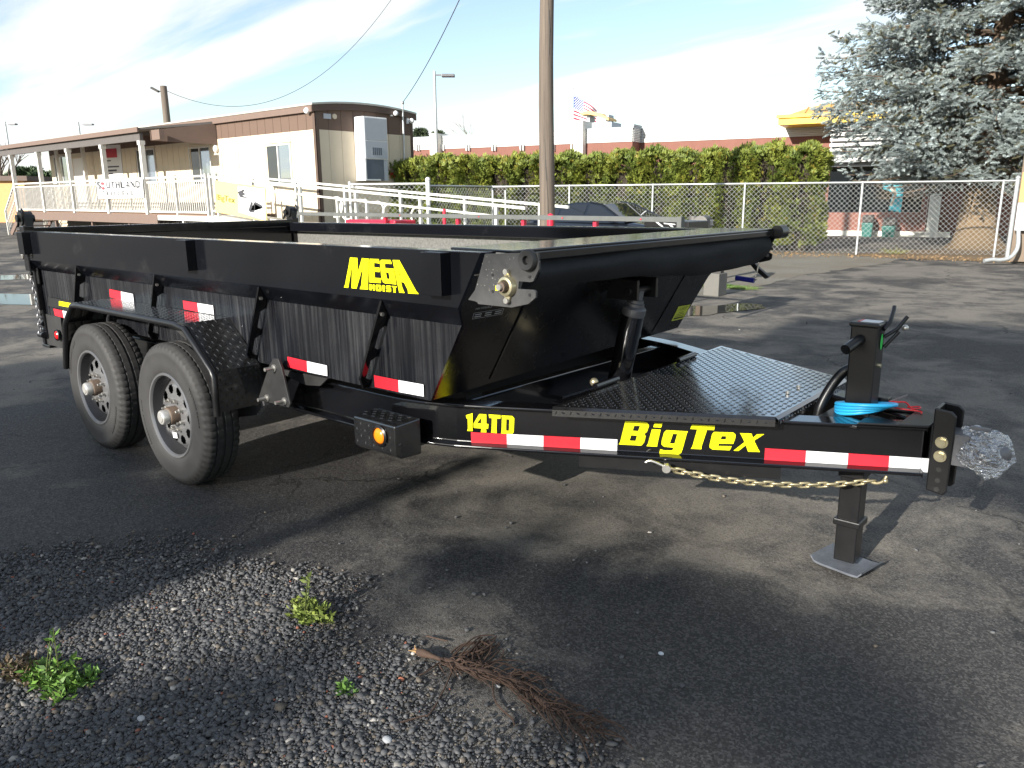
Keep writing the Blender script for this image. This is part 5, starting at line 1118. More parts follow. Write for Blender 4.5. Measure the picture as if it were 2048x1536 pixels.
# right facade: louvres, dark windows, low brick wall, pier
sw0, sw1 = rq(1650, 420)[0], rq(1842, 420)[0]
rbox('window_glass', sw0, sw1, .5, .56, rq(1700, 425)[1], 2.35, M['dark_glass'])
zs0 = rq(1700, 425)[1]
rbox('low_wall', sw0, sw1, -.02, .9, .16, zs0, M['brick_brown'])
rbox('kerb', sw0-.4, rq(1900, 470)[0], -.14, -.021, 0, .17, M['stucco_white'])
for k in range(8): z = 1.9+.175*k; rbox('louver', sw0, rq(1840, 340)[0], -.25, -.05, z+.6, z+.70 if k else z+.78, M['band_white'])
rbox('louver_back', sw0, sw1, .1, .49, 2.36, zb1, M['ornament_grey'])
rbox('brick_wall', sw1, rq(1856, 400)[0], -.03, .9, 0, zb1, M['brick_brown'])
rbox('white_pier', rq(1857, 420)[0], rq(1880, 420)[0], -.4, .6, 0, 2.95, M['stucco_white'])
rbox('yellow_sign', rq(1893, 340)[0], rq(1938, 340)[0], -.1, .0, rq(1915, 347)[1], rq(1915, 331)[1], M['roof_yellow'])
rbox('red_sign_band', rq(1668, 255)[0], rq(1850, 255)[0], .4, .6, rq(1700, 275)[1], rq(1700, 249)[1]-.05, M['sign_red'])
rbox('side_wall', rq(1881, 420)[0], sR+1, 1.2, 1.5, 0, 2.9, M['brick_brown'])
pp = [rq(*p, -.02) for p in [(1766, 366), (1808, 366), (1800, 425), (1782, 420)]]
m = MB(); m.add([RP+RD*s_+RN*-.03+V(0, 0, z) for s_, z in [rq(*p, -.03) for p in [(1766, 366), (1809, 366), (1801, 425), (1777, 420), (1786, 385), (1766, 378)]]], [(5, 4, 3, 2, 1, 0)]); m.build('teal_poster', M['teal_print'], RST)
m = MB(); m.add([RP+RD*s_+RN*-.04+V(0, 0, z) for s_, z in [rq(*p, -.04) for p in [(1776, 374), (1790, 374), (1794, 388), (1784, 412), (1779, 412), (1788, 388)]]], [tuple(range(5, -1, -1))]); m.build('poster_figure', M['litter'] if 0 else M['siding_tan'], RST)
for x0, x1, yb, yt, lab in ((1722, 1745, 472, 430, 'green refuse bin against the low red wall, left one of the pair'), (1762, 1790, 473, 436, 'green refuse bin under the teal poster, right one of the pair')):
    p = WP((x0+x1)/2, yb, RP+RN*-.6, RN); p.z = 0; zt_ = WP(x0, yt, RP+RN*-.6, RN).z; w_ = (rq(x1, yb, -.6)[0]-rq(x0, yb, -.6)[0])/2
    o = thing('refuse_bin', lab, 'bin', p, 'green refuse bins'); m = MB()
    m.add([p+RD*a+RN*b+V(0, 0, z) for z, k in ((0, .85), (zt_-.25, 1)) for a, b in ((-w_*k, -.3*k), (w_*k, -.3*k), (w_*k, .3*k), (-w_*k, .3*k))], [(3, 2, 1, 0), (4, 5, 6, 7), (0, 1, 5, 4), (1, 2, 6, 5), (2, 3, 7, 6), (3, 0, 4, 7)]); m.build('bin_body', M['bin_green'], o, bevel=.03)
    m = MB(); m.obox(p+V(0, 0, zt_-.12), RD*w_*.95, RN*.3, V(0, 0, .12)); m.build('bin_lid', M['dark_void'], o, bevel=.04)
for k, (x, y, d, lab) in enumerate(((1905, 452, 30, 'red picnic table half hidden behind the spruce trunk'), (2000, 440, 31, 'red picnic table on the right near the wooden post'))):
    p = D(x, y, d); p.z = 0; o = thing('picnic_table', lab, 'table', p, 'red picnic tables'); 
    m = MB(); m.obox(p+V(0, 0, .74), RD*.9, RN*.38, V(0, 0, .03)); m.build('table_top', M['table_red'], o)
    for sg in (-1, 1): m = MB(); m.obox(p+RN*sg*.7+V(0, 0, .44), RD*.9, RN*.13, V(0, 0, .025)); m.build('bench', M['table_red'], o)
    for sg in (-1, 1): m = MB(); m.obox(p+RD*sg*.6+V(0, 0, .36), RD*.04, RN*.6, V(0, 0, .04)); m.obox(p+RD*sg*.6+V(0, 0, .355), RD*.05, RN*.08, V(0, 0, .355)); m.build('table_leg', M['concrete'], o)
kb = MB(); p = RP+RN*-.35; 
# flag
fp = WP(1144, 300, RP+RN*6, RN); fp.z = 0; ztp = WP(1146, 176, RP+RN*6, RN).z
FLG = thing('flagpole', 'thin white flagpole with a striped flag above the restaurant roof', 'flagpole', fp)
m = MB(); m.tube([fp, fp+V(0, 0, ztp)], [.07, .03], 10); m.ball(fp+V(0, 0, ztp), .07, 8); m.build('flag_staff', M['white_paint'], FLG, smooth=50)
pm('flag_red', (.55, .03, .06), .7); pm('flag_white', (.8, .8, .8), .7); pm('flag_blue', (.04, .07, .28), .7)
zt2 = WP(1147, 191, RP+RN*6, RN).z; zb2 = WP(1146, 238, RP+RN*6, RN).z; fh = zt2-zb2; fw2 = fh*1.35
m = MB(); vs = []; fs = []; mi = []; nx, ny = 26, 13
for j in range(ny+1):
    for i in range(nx+1):
        s_ = i/nx; t_ = j/ny; vs.append(fp+RT*(.06+fw2*.78*s_)+V(-RT.y, RT.x, 0)*.22*sin(7*s_+1.5*t_)*s_+V(0, 0, zt2-fh*t_-fh*.62*s_**1.15*(1-.42*t_)))
for j in range(ny):
    for i in range(nx): a = j*(nx+1)+i; fs.append((a, a+nx+1, a+nx+2, a+1)); mi.append(2 if (j < 7 and i < 11) else (0 if j % 2 == 0 else 1))
m.add(vs, fs); m.m = mi; fl_ = m.build('flag', [M['flag_red'], M['flag_white'], M['flag_blue']], FLG, smooth=60)
m = MB()
for j in range(9):
    for i in range(6 if j % 2 == 0 else 5):
        s_ = (.045+(i+.5*(j % 2))*.072); t_ = (j+.6)*.0575; p = fp+RT*(.06+fw2*.78*s_)+V(-RT.y, RT.x, 0)*(.22*sin(7*s_+1.5*t_)*s_-.02)+V(0, 0, zt2-fh*t_-fh*.62*s_**1.15*(1-.42*t_))
        m.add([p+(RT*cos(a)+V(0, 0, 1)*sin(a))*r for k in range(10) for a, r in [(pi/2+k*pi/5, .035 if k % 2 == 0 else .014)]], [tuple(range(10))])
kind(m.build('flag_stars', M['flag_white'], FLG), 'stuff')
# ================================================================== foliage helpers
def frames(nrm, spin):
    nrm = nrm/np.linalg.norm(nrm, axis=1, keepdims=True); h = np.where(np.abs(nrm[:, 2:3]) < .9, np.array([[0, 0, 1.]]), np.array([[1., 0, 0]]))
    u = np.cross(h, nrm); u /= np.linalg.norm(u, axis=1, keepdims=True); w = np.cross(nrm, u)
    c, s_ = np.cos(spin)[:, None], np.sin(spin)[:, None]; return u*c+w*s_, w*c-u*s_, nrm
def scatter(base_v, base_f, pos, nrm, spin, size, tint, tvar=.0):
    # one small shape repeated over many places inside a single crown
    u, w, n = frames(nrm, spin); bv = np.asarray(base_v, float)
    P = pos[:, None]+size[:, None, None]*(bv[None, :, 0, None]*u[:, None]+bv[None, :, 1, None]*w[:, None]+bv[None, :, 2, None]*n[:, None])
    k = len(bv); f = np.asarray(base_f)[None]+(np.arange(len(pos))*k)[:, None, None]
    c = np.repeat(tint[:, None], k, 1)*(1+tvar*(bv[:, 2]-bv[:, 2].mean())[None, :, None]/max(1e-6, np.ptp(bv[:, 2])))
    return P.reshape(-1, 3), f.reshape(-1, f.shape[-1]), np.clip(c.reshape(-1, 3), 0, 1)
def cat(parts):
    v = []; f = []; c = []; b = 0
    for a, t, k in parts: v.append(a); f.append(t+b); c.append(k); b += len(a)
    return np.concatenate(v), np.concatenate(f), np.concatenate(c)
# flat scale-leaf spray: a fan of five blades
def spray():
    v = []; f = []
    for k, a in enumerate((-.95, -.48, 0, .48, .95)):
        l = 1-.22*abs(a); d = np.array([sin(a), .12*(-1)**k, cos(a)]); p = np.array([cos(a), .3*(-1)**k, -sin(a)])
        b = len(v); v += [np.zeros(3), d*l*.55+p*.13, d*l, d*l*.55-p*.13]; f += [(b, b+1, b+2), (b, b+2, b+3)]
    return np.array(v), np.array(f)
SPV, SPF = spray()
# ------------------------------------------------------------------ clipped hedge: one arborvitae after another
HN = 1.35
def hedge_z(t): 
    p = FP(t, HN-.6); return 2.40+.10*max(0, (t+7)/5.5)+.05*sin(t*2.1)
tA = -13.6; tB = (WP(1640, 400, FP(0, HN-.7), FNRM)-F0).dot(FDIR)
def arb(t0, t1, k, lab):
    tc = (t0+t1)/2; wd_ = (t1-t0)/2*1.10; base = FP(tc, HN); hz_ = hedge_z(tc)
    o = thing('arborvitae', lab, 'shrub', base, 'clipped arborvitae hedge behind the fence')
    r = np.random.default_rng(100+k); n = 5200
    # points on a rounded box, denser on the face to the lot
    a = r.uniform(0, 2*pi, n); z = r.uniform(.05, 1, n)**.9*hz_; top = r.random(n) < .17; 
    lump = 1+.13*np.sin(3*a+k)+.12*np.sin(z*4.1+2.3*k+2*a)+.09*np.sin(z*9.7+5*a+k*1.7)
    ex = .55; ca, sa = np.cos(a), np.sin(a); cx = np.sign(ca)*np.abs(ca)**ex*wd_*lump; cy = np.sign(sa)*np.abs(sa)**ex*.70*lump
    q = np.sqrt(r.random(n)); cx = np.where(top, cx*q, cx); cy = np.where(top, cy*q, cy)
    sh = np.clip((hz_-z)/.28, 0, 1)**.45; zz_ = np.where(top, hz_+r.normal(0, .055, n)+.07*np.sin(cx*7+k)-.10*(q**4), z); sc_ = np.where(top, 1, .70+.30*sh); cx = cx*sc_; cy = cy*sc_
    dep = r.uniform(-.16, .07, n); nx = np.where(top, 0, ca)+r.normal(0, .35, n); ny = np.where(top, 0, sa)+r.normal(0, .35, n); nz = np.where(top, 1., .55)+r.normal(0, .35, n)
    # bare brown patches low down on some of them
    bare = (k in (4, 5, 6, 8, 9)) & (zz_ < 2.0) & (np.sin(a*2.2+k)*np.sin(zz_*2.6+k*.7) > .12) & (~top)
    keep = (~bare) | (r.random(n) < .12)
    d2 = np.array(FDIR)[None]*(cx*(1+dep))[:, None]+np.array(FNRM)[None]*(cy*(1+dep))[:, None]
    pos = np.array(base)[None]+d2; pos[:, 2] = zz_
    nr = np.array(FDIR)[None]*nx[:, None]+np.array(FNRM)[None]*ny[:, None]; nr[:, 2] = nz
    sel = keep; m_ = sel.sum(); g = r.random(m_)
    clump = .5+.5*np.sin(pos[sel][:, 0]*5.1+k)*np.sin(pos[sel][:, 2]*4.3+1.3*k)
    tn_ = np.stack([.115+.085*clump+.07*(g-.5), .160+.065*clump+.08*(g-.5), .020+.014*g], 1)
    yl = r.random(m_) < .06; tn_[yl] = np.array([.26, .22, .03])
    v, f, c = scatter(SPV, SPF, pos[sel], nr[sel], r.uniform(0, 6.28, m_), r.uniform(.085, .165, m_), tn_, .35)
    npmesh('crown', v, f, M['foliage'], o, c, off=tuple(base))
    m = MB(); r2 = random.Random(k)
    for i in range(26):
        a0 = r2.uniform(0, 6.28); rr = r2.uniform(.08, .42); p = base+FDIR*(cos(a0)*rr*wd_*1.5)+FNRM*(sin(a0)*rr)
        m.tube([base+FDIR*cos(a0)*.06+FNRM*sin(a0)*.06, base.lerp(p, .6)+V(0, 0, hz_*.35), p+V(0, 0, hz_*r2.uniform(.7, .93))], [.03, .02, .006], 5)
    for i in range(150):
        a0 = r2.uniform(0, 6.28); rr = r2.uniform(.2, .62); z = r2.uniform(.2, hz_*.95); p = base+FDIR*(cos(a0)*rr*wd_*1.25)+FNRM*(sin(a0)*rr)+V(0, 0, z); m.tube([p, p+V(r2.uniform(-.15, .15), r2.uniform(-.15, .15), r2.uniform(.05, .28))], [.006, .002], 3)
    kind(m.build('stems', M['bark'], o), 'stuff')
    m = MB(); n_ = 14; m.add([base+FDIR*(cos(2*pi*j/n_)*wd_*.62)+FNRM*(sin(2*pi*j/n_)*.40)+V(0, 0, z) for z in (0, hz_*.5, hz_-.22) for j in range(n_)], [(i*n_+j, i*n_+(j+1) % n_, (i+1)*n_+(j+1) % n_, (i+1)*n_+j) for i in range(2) for j in range(n_)]+[tuple(2*n_+j for j in range(n_))]); m.build('inner_twigs', M['twig_mass'], o)
s = NT('twig_mass'); gr = s.noise(1, 6, .75, s.co((24, 24, 5))); s.set(Base_Color=s.ramp(gr, [(.3, (.018, .015, .010)), (.75, (.085, .066, .045))]), Roughness=.95); s.bump(gr, 1, .05); M['twig_mass'] = s.mat
ns = 14
HLAB = ['shaded dark green arborvitae right beside the office end wall', 'shaded arborvitae between the office wall and the grey lamp post', 'arborvitae directly behind the grey street lamp', 'arborvitae just right of the grey street lamp', 'patchy arborvitae below the small bare tree with brown twigs showing',
 'patchy arborvitae left of the tall wooden pole', 'arborvitae with bare brown base directly behind the wooden pole', 'arborvitae in front of the white pier under the flag', 'arborvitae with brown gaps above the roof of the black car', 'arborvitae with brown twigs behind the windscreen of the black car', 'full green arborvitae above the mailbox', 'full yellow green arborvitae behind the fence post right of the mailbox', 'tall bright arborvitae second from the spruce end of the hedge', 'tall bright arborvitae at the right end of the hedge nearest the spruce']
for k in range(ns):
    a = tA+(tB-tA)*k/ns; b = tA+(tB-tA)*(k+1)/ns
    arb(a, b, k, HLAB[k])
# ------------------------------------------------------------------ blue spruce
def brush(nn, seed, ln=1.0, rad=.30):
    r = np.random.default_rng(seed); v = []; f = []
    for i in range(nn):
        h = (i+.5)/nn; a = i*2.4+r.uniform(-.3, .3); d = np.array([cos(a)*.9, sin(a)*.9, .55]); d /= np.linalg.norm(d); o = np.array([0, 0, h*ln]); sd = np.cross(d, [0, 0, 1.]); sd = sd/np.linalg.norm(sd)*.055; L_ = rad*(1-.35*h)
        b = len(v); v += [o-sd, o+sd, o+d*L_]; f.append((b, b+1, b+2))
    b = len(v); v += [np.array([0, 0, ln*.9]), np.array([.07, .0, ln]), np.array([0, .07, ln*1.12])]; f.append((b, b+1, b+2))
    return np.array(v), np.array(f)
BRV, BRF = brush(30, 2)
sb = D(1952, 470, 20.6); sb.z = 0
SPR = thing('blue_spruce', 'large silvery blue spruce with drooping boughs behind the fence', 'tree', sb)
m = MB(); m.tube([sb+V(0, 0, -.05), sb+V(0, 0, .25), sb+V(.02, 0, 1.0), sb+V(.03, .02, 3), sb+V(0, 0, 7), sb+V(0, 0, 13.4)], [.50, .36, .27, .24, .17, .03], 18); m.build('trunk', M['bark'], SPR, smooth=50)
rs_ = np.random.default_rng(11); tw_p = []; tw_n = []; tw_s = []; tw_c = []; bm = MB()
z = 1.75
while z < 13.2:
    nb_ = int(rs_.integers(7, 10)) if z < 8 else 5; ph = rs_.uniform(0, 6.28); Lz = 4.15*(1-(z/15.5)**1.7)+.2
    if z < 2.6: Lz *= .82
    for b in range(nb_):
        az = ph+2*pi*b/nb_+rs_.uniform(-.35, .35); L_ = Lz*rs_.uniform(.72, 1.10); d = np.array([cos(az), sin(az), 0]); zb_ = z+rs_.uniform(-.32, .32)
        npt_ = 9; pts = []
        for i in range(npt_+1):
            t = i/npt_; pts.append(np.array(sb)*[1, 1, 0]+d*(L_*t)+np.array([0, 0, zb_+L_*(.10*t-.38*t*t+.20*t**4)]))
        pts = np.array(pts)
        if z < 8.2: bm.tube([Vector(p) for p in pts], [.045*(1-.85*i/npt_)*(L_/4+.3) for i in range(npt_+1)], 5)
        dens = 1.0 if z < 8.2 else .45
        nl = int(L_*17*dens)
        for l in range(nl):
            t = rs_.uniform(.18, 1.0)**.8; i = min(int(t*npt_), npt_-1); p = pts[i]+(pts[i+1]-pts[i])*(t*npt_-i); sgn = 1 if l % 2 else -1; sd = np.array([-d[1], d[0], 0])*sgn
            ll = (.25+.85*(1-t)**.7)*min(1, L_/3)*rs_.uniform(.6, 1.15); dr = d*.65+sd*.9; dr /= np.linalg.norm(dr)
            kk = max(2, int(ll/.13))
            for q in range(kk):
                f_ = (q+.6)/kk; pp = p+dr*ll*f_+np.array([0, 0, -.38*ll*f_*f_+rs_.normal(-.02, .10)]); tw_p.append(pp); tw_n.append(dr+np.array([0, 0, -.35*f_+rs_.uniform(-.25, .45)])+rs_.normal(0, .28, 3)); tw_s.append(rs_.uniform(.15, .25)*(1.0 if dens == 1 else 1.4)); tw_c.append(f_*.5+.5*t)
        for q in range(3): tw_p.append(pts[-1]); tw_n.append(d+rs_.normal(0, .3, 3)); tw_s.append(.22); tw_c.append(1)
    z += .30 if z < 8.2 else .55
tw_p, tw_n, tw_s, tw_c = map(np.array, (tw_p, tw_n, tw_s, tw_c)); rad_ = np.hypot(tw_p[:, 0]-sb.x, tw_p[:, 1]-sb.y); kp = tw_p[:, 2] > np.clip(1.15+.24*rad_, 0, 1.95)+rs_.normal(0, .06, len(tw_p)); tw_p, tw_n, tw_s, tw_c = tw_p[kp], tw_n[kp], tw_s[kp], tw_c[kp]; g = rs_.random(len(tw_p))[:, None]
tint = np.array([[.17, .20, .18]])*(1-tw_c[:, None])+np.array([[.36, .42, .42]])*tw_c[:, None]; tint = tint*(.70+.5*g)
old = (rs_.random(len(tw_p)) < .10); tint[old] = np.array([.13, .125, .07])
v, f, c = scatter(BRV, BRF, tw_p, tw_n, rs_.uniform(0, 6.28, len(tw_p)), tw_s, tint, .30)
npmesh('crown', v, f, M['foliage'], SPR, c, off=tuple(sb)); bm.build('branches', M['bark'], SPR)
m = MB(); nn = 22; vs = []
for i, (r, z) in enumerate(((.80, .0), (.62, .12), (.50, .35), (.42, .75), (.38, 1.2), (.34, 1.7))):
    for j in range(nn): a = 2*pi*j/nn; k = 1+.10*sin(3*a+i)+.07*sin(8*a+2*i); vs.append(sb+V(cos(a)*r*k, sin(a)*r*k, z))
m.add(vs, [(i*nn+j, i*nn+(j+1) % nn, (i+1)*nn+(j+1) % nn, (i+1)*nn+j) for i in range(5) for j in range(nn)]); m.build('dead_needle_skirt', M['needle_duff'], SPR, smooth=60)
m = MB(); 
for k in range(70):
    a = rs_.uniform(0, 6.28); z = rs_.uniform(1.5, 3.2); p = sb+V(cos(a)*.2, sin(a)*.2, z); q = p+V(cos(a)*rs_.uniform(.5, 1.5), sin(a)*rs_.uniform(.5, 1.5), rs_.uniform(-.7, .15)); m.tube([p, p.lerp(q, .5)+V(0, 0, .08), q], [.012, .008, .003], 4)
kind(m.build('dead_twigs', M['bark'], SPR), 'stuff')
# ------------------------------------------------------------------ other trees
def bare_tree(base, h, seed, label, name='bare_tree', r0=.12):
    r_ = random.Random(seed); o = thing(name, label, 'tree', base); tm = MB(); bmm = MB()
    def grow(p, d, l, r, lev):
        q = p+d*l; mid = p.lerp(q, .5)+V(r_.uniform(-1, 1), r_.uniform(-1, 1), 0)*l*.05; (tm if lev == 0 else bmm).tube([p, mid, q], [r, r*.8, r*.6], 6 if lev < 2 else 4, caps=False)
        if lev >= 4 or r < .008: return
        for i in range(4 if lev < 2 else 3):
            t = r_.uniform(.45, 1.0); dd = (d+V(r_.uniform(-1, 1), r_.uniform(-1, 1), r_.uniform(-.2, .7))*.75).normalized(); grow(p.lerp(q, t), dd, l*r_.uniform(.45, .72), r*.52, lev+1)
    grow(base, V(0, 0, 1), h*.5, r0, 0); tm.build('trunk', M['bark'], o); kind(bmm.build('branches', M['bark'], o), 'stuff'); return o
def leafy(base, h, rad, seed, label, col, name='evergreen_tree', trunk=True, dens=2400, sz=.35):
    o = thing(name, label, 'tree', base); r = np.random.default_rng(seed); m = MB(); m.tube([base, base+V(0, 0, h*.9)], [.05*h**.7, .02], 8); m.build('trunk', M['bark'], o)
    n = dens; a = r.uniform(0, 6.28, n); t = r.random(n); rr = rad*np.sqrt(r.random(n))*(1.05-t)**.6*(1+.25*np.sin(3*a+seed)+.2*np.sin(9*t+2*a)); pos = np.array(base)[None]+np.stack([np.cos(a)*rr, np.sin(a)*rr, h*(.15+.85*t)], 1)
    nr = np.stack([np.cos(a), np.sin(a), .4+0*a], 1)+r.normal(0, .4, (n, 3)); tn_ = np.array([col])*(.6+.8*r.random((n, 1)))
    v, f, c = scatter(SPV, SPF, pos, nr, r.uniform(0, 6.28, n), r.uniform(.6, 1.2, n)*sz, tn_, .3); npmesh('crown', v, f, M['foliage'], o, c, off=tuple(base)); return o
def foot(x, d): p = D(x, 380, d); p.z = 0; return p
bt = foot(966, 46); bare_tree(bt, (D(966, 215, 46).z)*.80, 5, 'small bare winter tree above the restaurant roof', r0=.07)
bt = foot(5, 60); bare_tree(bt, 6.6, 8, 'bare tree at the far left edge beyond the porch', r0=.22); 
leafy(foot(846, 70), D(846, 262, 70).z, 2.2, 3, 'distant dark evergreen top left of the lamp post', (.05, .075, .035)); leafy(foot(880, 74), D(880, 266, 74).z, 1.8, 4, 'distant dark evergreen top right of the lamp post', (.05, .075, .035))
leafy(foot(60, 75), 4.2, 5.0, 5, 'dark green bushy tree far off under the porch roof', (.05, .085, .035), dens=3000, sz=.5); leafy(foot(95, 70), 3.6, 4.0, 6, 'round green tree far off beside the office end', (.05, .085, .035), dens=3000, sz=.5)
leafy(foot(2030, 31), 2.6, 1.8, 7, 'green garden shrub at the right behind the fence', (.10, .14, .03), 'garden_shrub', dens=4500, sz=.12); leafy(foot(1978, 32), 2.3, 1.2, 9, 'yellow brown shrub beside the spruce trunk', (.16, .13, .04), 'garden_shrub', dens=3000, sz=.12)
# far left shed and its fence
p = foot(8, 52); SHD = thing('storage_shed', 'orange and brown shed at the far left beyond the stairs', 'shed', p)
m = MB(); m.obox(p+V(0, 0, 1.3), RT*2.6, V(-RT.y, RT.x, 0)*2, V(0, 0, 1.3)); m.build('shed_wall', M['orange_board'], SHD); m = MB(); m.obox(p+V(0, 0, 2.75), RT*3, V(-RT.y, RT.x, 0)*2.3, V(0, 0, .15)); m.build('shed_roof', M['trim_brown'], SHD)
# ================================================================== parked car
pm('car_paint', (.008, .010, .014), .10, 0, var=.05, rv=.02, Coat_Weight=1, Coat_Roughness=.02)
cp_ = D(1208, 440, 19.6); cp_.z = -.0
CAR = thing('parked_car', 'glossy black sedan parked in front of the chain link fence', 'car', (cp_.x, cp_.y, -.10), rz=radians(-4))
L2, Wd = 2.35, .90
st = [(-2.35, .62, .58, .70), (-2.28, .80, .30, .80), (-1.9, .93, .22, .86), (-1.2, .97, .20, .90), (-.4, .95, .19, .90), (.5, .93, .19, .90), (1.2, .92, .20, .90), (1.8, .84, .22, .87), (2.2, .72, .28, .80), (2.36, .58, .40, .68)]
m = MB(); vs = []; nr_ = 12
for x, zt_, zb_, w in st:
    for y, z in ((-w*.93, zb_), (-w, zb_+.18), (-w, (zb_+zt_)/2+.05), (-w*.97, zt_-.10), (-w*.88, zt_-.015), (-w*.45, zt_+.02), (w*.45, zt_+.02), (w*.88, zt_-.015), (w*.97, zt_-.10), (w, (zb_+zt_)/2+.05), (w, zb_+.18), (w*.93, zb_)): vs.append((x, y, z))
fs = [(i*nr_+j, (i+1)*nr_+j, (i+1)*nr_+(j+1) % nr_, i*nr_+(j+1) % nr_) for i in range(len(st)-1) for j in range(nr_)]+[tuple(range(nr_)), tuple((len(st)-1)*nr_+j for j in range(nr_-1, -1, -1))]
m.add(vs, fs); body = m.build('body', M['car_paint'], CAR, smooth=45)
prof = [(-1.75, .95), (-1.05, 1.27), (-.45, 1.365), (.05, 1.37), (.45, 1.32), (1.30, .93)]
wz = lambda z: .86-.27*((z-.92)/.45)
m = MB(); 
rv_ = [(x, sg*(wz(z)-.012), z) for sg in (-1, 1) for x, z in prof]; n = len(prof)
vs = []; 
for x, z in prof: vs += [(x, -wz(z), z), (x, -wz(z)*.6, z+.018), (x, wz(z)*.6, z+.018), (x, wz(z), z)]
m.add(vs, [(i*4+j, i*4+j+1, (i+1)*4+j+1, (i+1)*4+j) for i in range(1, 4) for j in range(3)]); m.build('roof_panel', M['car_paint'], CAR, smooth=50)
m = MB(); m.add(vs[16:], [(j, j+1, 4+j+1, 4+j) for j in range(3)]); m.build('windscreen', M['car_glass'], CAR, smooth=60)
m = MB(); m.add(vs[:8], [(j, j+1, 4+j+1, 4+j) for j in range(3)]); m.build('rear_window', M['car_glass'], CAR, smooth=60)
for sg in (-1, 1):
    sd_ = lambda x, z, e=0: (x, sg*(wz(z)+e), z)
    for a in ([(-1.28, .97), (-.98, 1.22), (-.86, 1.255), (-.86, .965)], [(-.80, .965), (-.80, 1.265), (-.42, 1.325), (-.02, 1.335), (-.02, .955)], [(.06, .955), (.06, 1.33), (.40, 1.285), (1.02, 1.01), (1.06, .95)]):
        m = MB(); q = [sd_(x, z, .002) for x, z in a]; m.add(q, [tuple(range(len(q)))[::sg]]); m.build('side_window', M['car_glass'], CAR)
    m = MB()
    edge = [(-1.75, .95), (-1.05, 1.27), (-.45, 1.365), (.05, 1.37), (.45, 1.32), (1.30, .93)]
    q = [sd_(x, z, -.004) for x, z in edge]; m.add(q+[(-1.75, sg*.86, .90), (1.30, sg*.86, .90)], [tuple([0, 1, 2, 3, 4, 5, 7, 6])[::sg]]); m.build('side_frame', M['car_paint'], CAR)
    m = MB(); m.tube([sd_(x, z) for x, z in edge[3:]], .024, 6); m.build('pillar', M['car_paint'], CAR, smooth=60)
    m = MB(); m.ball((.92, sg*.98, 1.0), .10, 10, (.8, 1, .65)); m.build('wing_mirror', M['car_paint'], CAR, smooth=60)
    m = MB(); m.ball((2.18, sg*.62, .62), .14, 10, (.8, 1.1, .6)); m.build('headlight', M['glass'], CAR, smooth=60); m = MB(); m.ball((-2.24, sg*.62, .72), .13, 10, (.5, 1.2, .6)); m.build('tail_light', M['red_lens'], CAR, smooth=60)
    for x in (-1.42, 1.42):
        m = MB(); m.lathe([(.20, -.1), (.30, -.11), (.33, -.08), (.33, .08), (.30, .11), (.2, .1)], (x, sg*.80, .33), (0, 1, 0), 28); wh = m.build('car_wheel', M['rubber_tread'], CAR, smooth=40)
        m = MB(); m.lathe([(0, .09), (.06, .095), (.19, .07), (.21, .10)], (x, sg*.80, .33), (0, sg, 0), 24); m.build('car_rim', M['rim_grey'], wh, smooth=40)
m = MB(); m.add([(-1.42, -.795, 1.09), (-1.25, -.75, 1.175), (-1.32, -.70, 1.24), (-1.50, -.745, 1.145)], [(0, 1, 2, 3)]); m.v = [(x, y-.06, z+.004) for x, y, z in m.v]; m.build('white_sticker', M['decal_white'], CAR)
# ================================================================== grey-railed red trailer parked behind
pm('rail_timber', (.10, .105, .10), .7, var=.2, vs_=8); pm('red_paint', (.60, .02, .05), .4, var=.05)
re = D(1362, 440, 7.9); rl_y = re.y
UT = thing('flatbed_trailer', 'low red trailer with a dark grey side rail hidden behind the dump trailer', 'trailer', (re.x-3, rl_y+.6, 0))
rx0 = W(588, 437, 1, rl_y).x; rz0 = (W(1200, 437, 1, rl_y).z)
m = MB(); m.box(rx0, re.x, rl_y-.02, rl_y+.02, rz0-.026, rz0+.026); m.build('side_rail', M['rail_timber'], UT, bevel=.004)
for k, x in enumerate((772, 917, 1048, 1192)):
    xx = W(x, 444, 1, rl_y+.05).x; m = MB(); m.box(xx-.022, xx+.022, rl_y+.022, rl_y+.07, .62, rz0-.03); m.build('stake_post', M['red_paint'], UT)
for x in (800, 958, 1125, 1282): q = W(x, 436, 1, rl_y-.02); m = MB(); m.cyl((q.x, rl_y-.02, rz0), (q.x, rl_y-.028, rz0), .008, n=8); m.build('rivet', M['red_paint'], UT)
m = MB(); m.box(re.x-.03, re.x+.02, rl_y-.03, rl_y+.04, .6, rz0+.03); m.build('end_post', M['rail_timber'], UT)
a = W(712, 444, 1, rl_y+.3).x; b = W(811, 444, 1, rl_y+.3).x; m = MB(); m.box(a, b, rl_y+.1, rl_y+.5, .9, W(760, 440.5, 1, rl_y+.1).z); m.build('red_toolbox', M['red_paint'], UT, bevel=.02)
m = MB(); m.box(rx0, re.x-1.5, rl_y+.03, rl_y+1.8, .55, .62); m.build('trailer_deck', M['deck_wood'], UT)
for x in (re.x-3.2, re.x-4.1):
    for y in (rl_y+.1, rl_y+1.7): m = MB(); m.lathe([(.18, -.09), (.30, -.1), (.34, -.07), (.34, .07), (.30, .1), (.18, .09)], (x, y, .34), (0, 1, 0), 24); m.build('trailer_wheel', M['rubber_tread'], UT, smooth=40)
q = [W(*p, 1, rl_y+.30) for p in [(1311, 444), (1350, 448), (1356, 457), (1326, 456)]]
m = MB(); m.box(W(1290, 450, 1, rl_y+.33).x, re.x-.08, rl_y+.31, rl_y+.75, .62, W(1320, 442, 1, rl_y+.33).z); m.build('black_toolbox', M['black_satin'], UT, bevel=.01)
fit_text('white_lettering', 'LT', q, M['decal_white'], UT, (0, 0), .03, 0, 0)
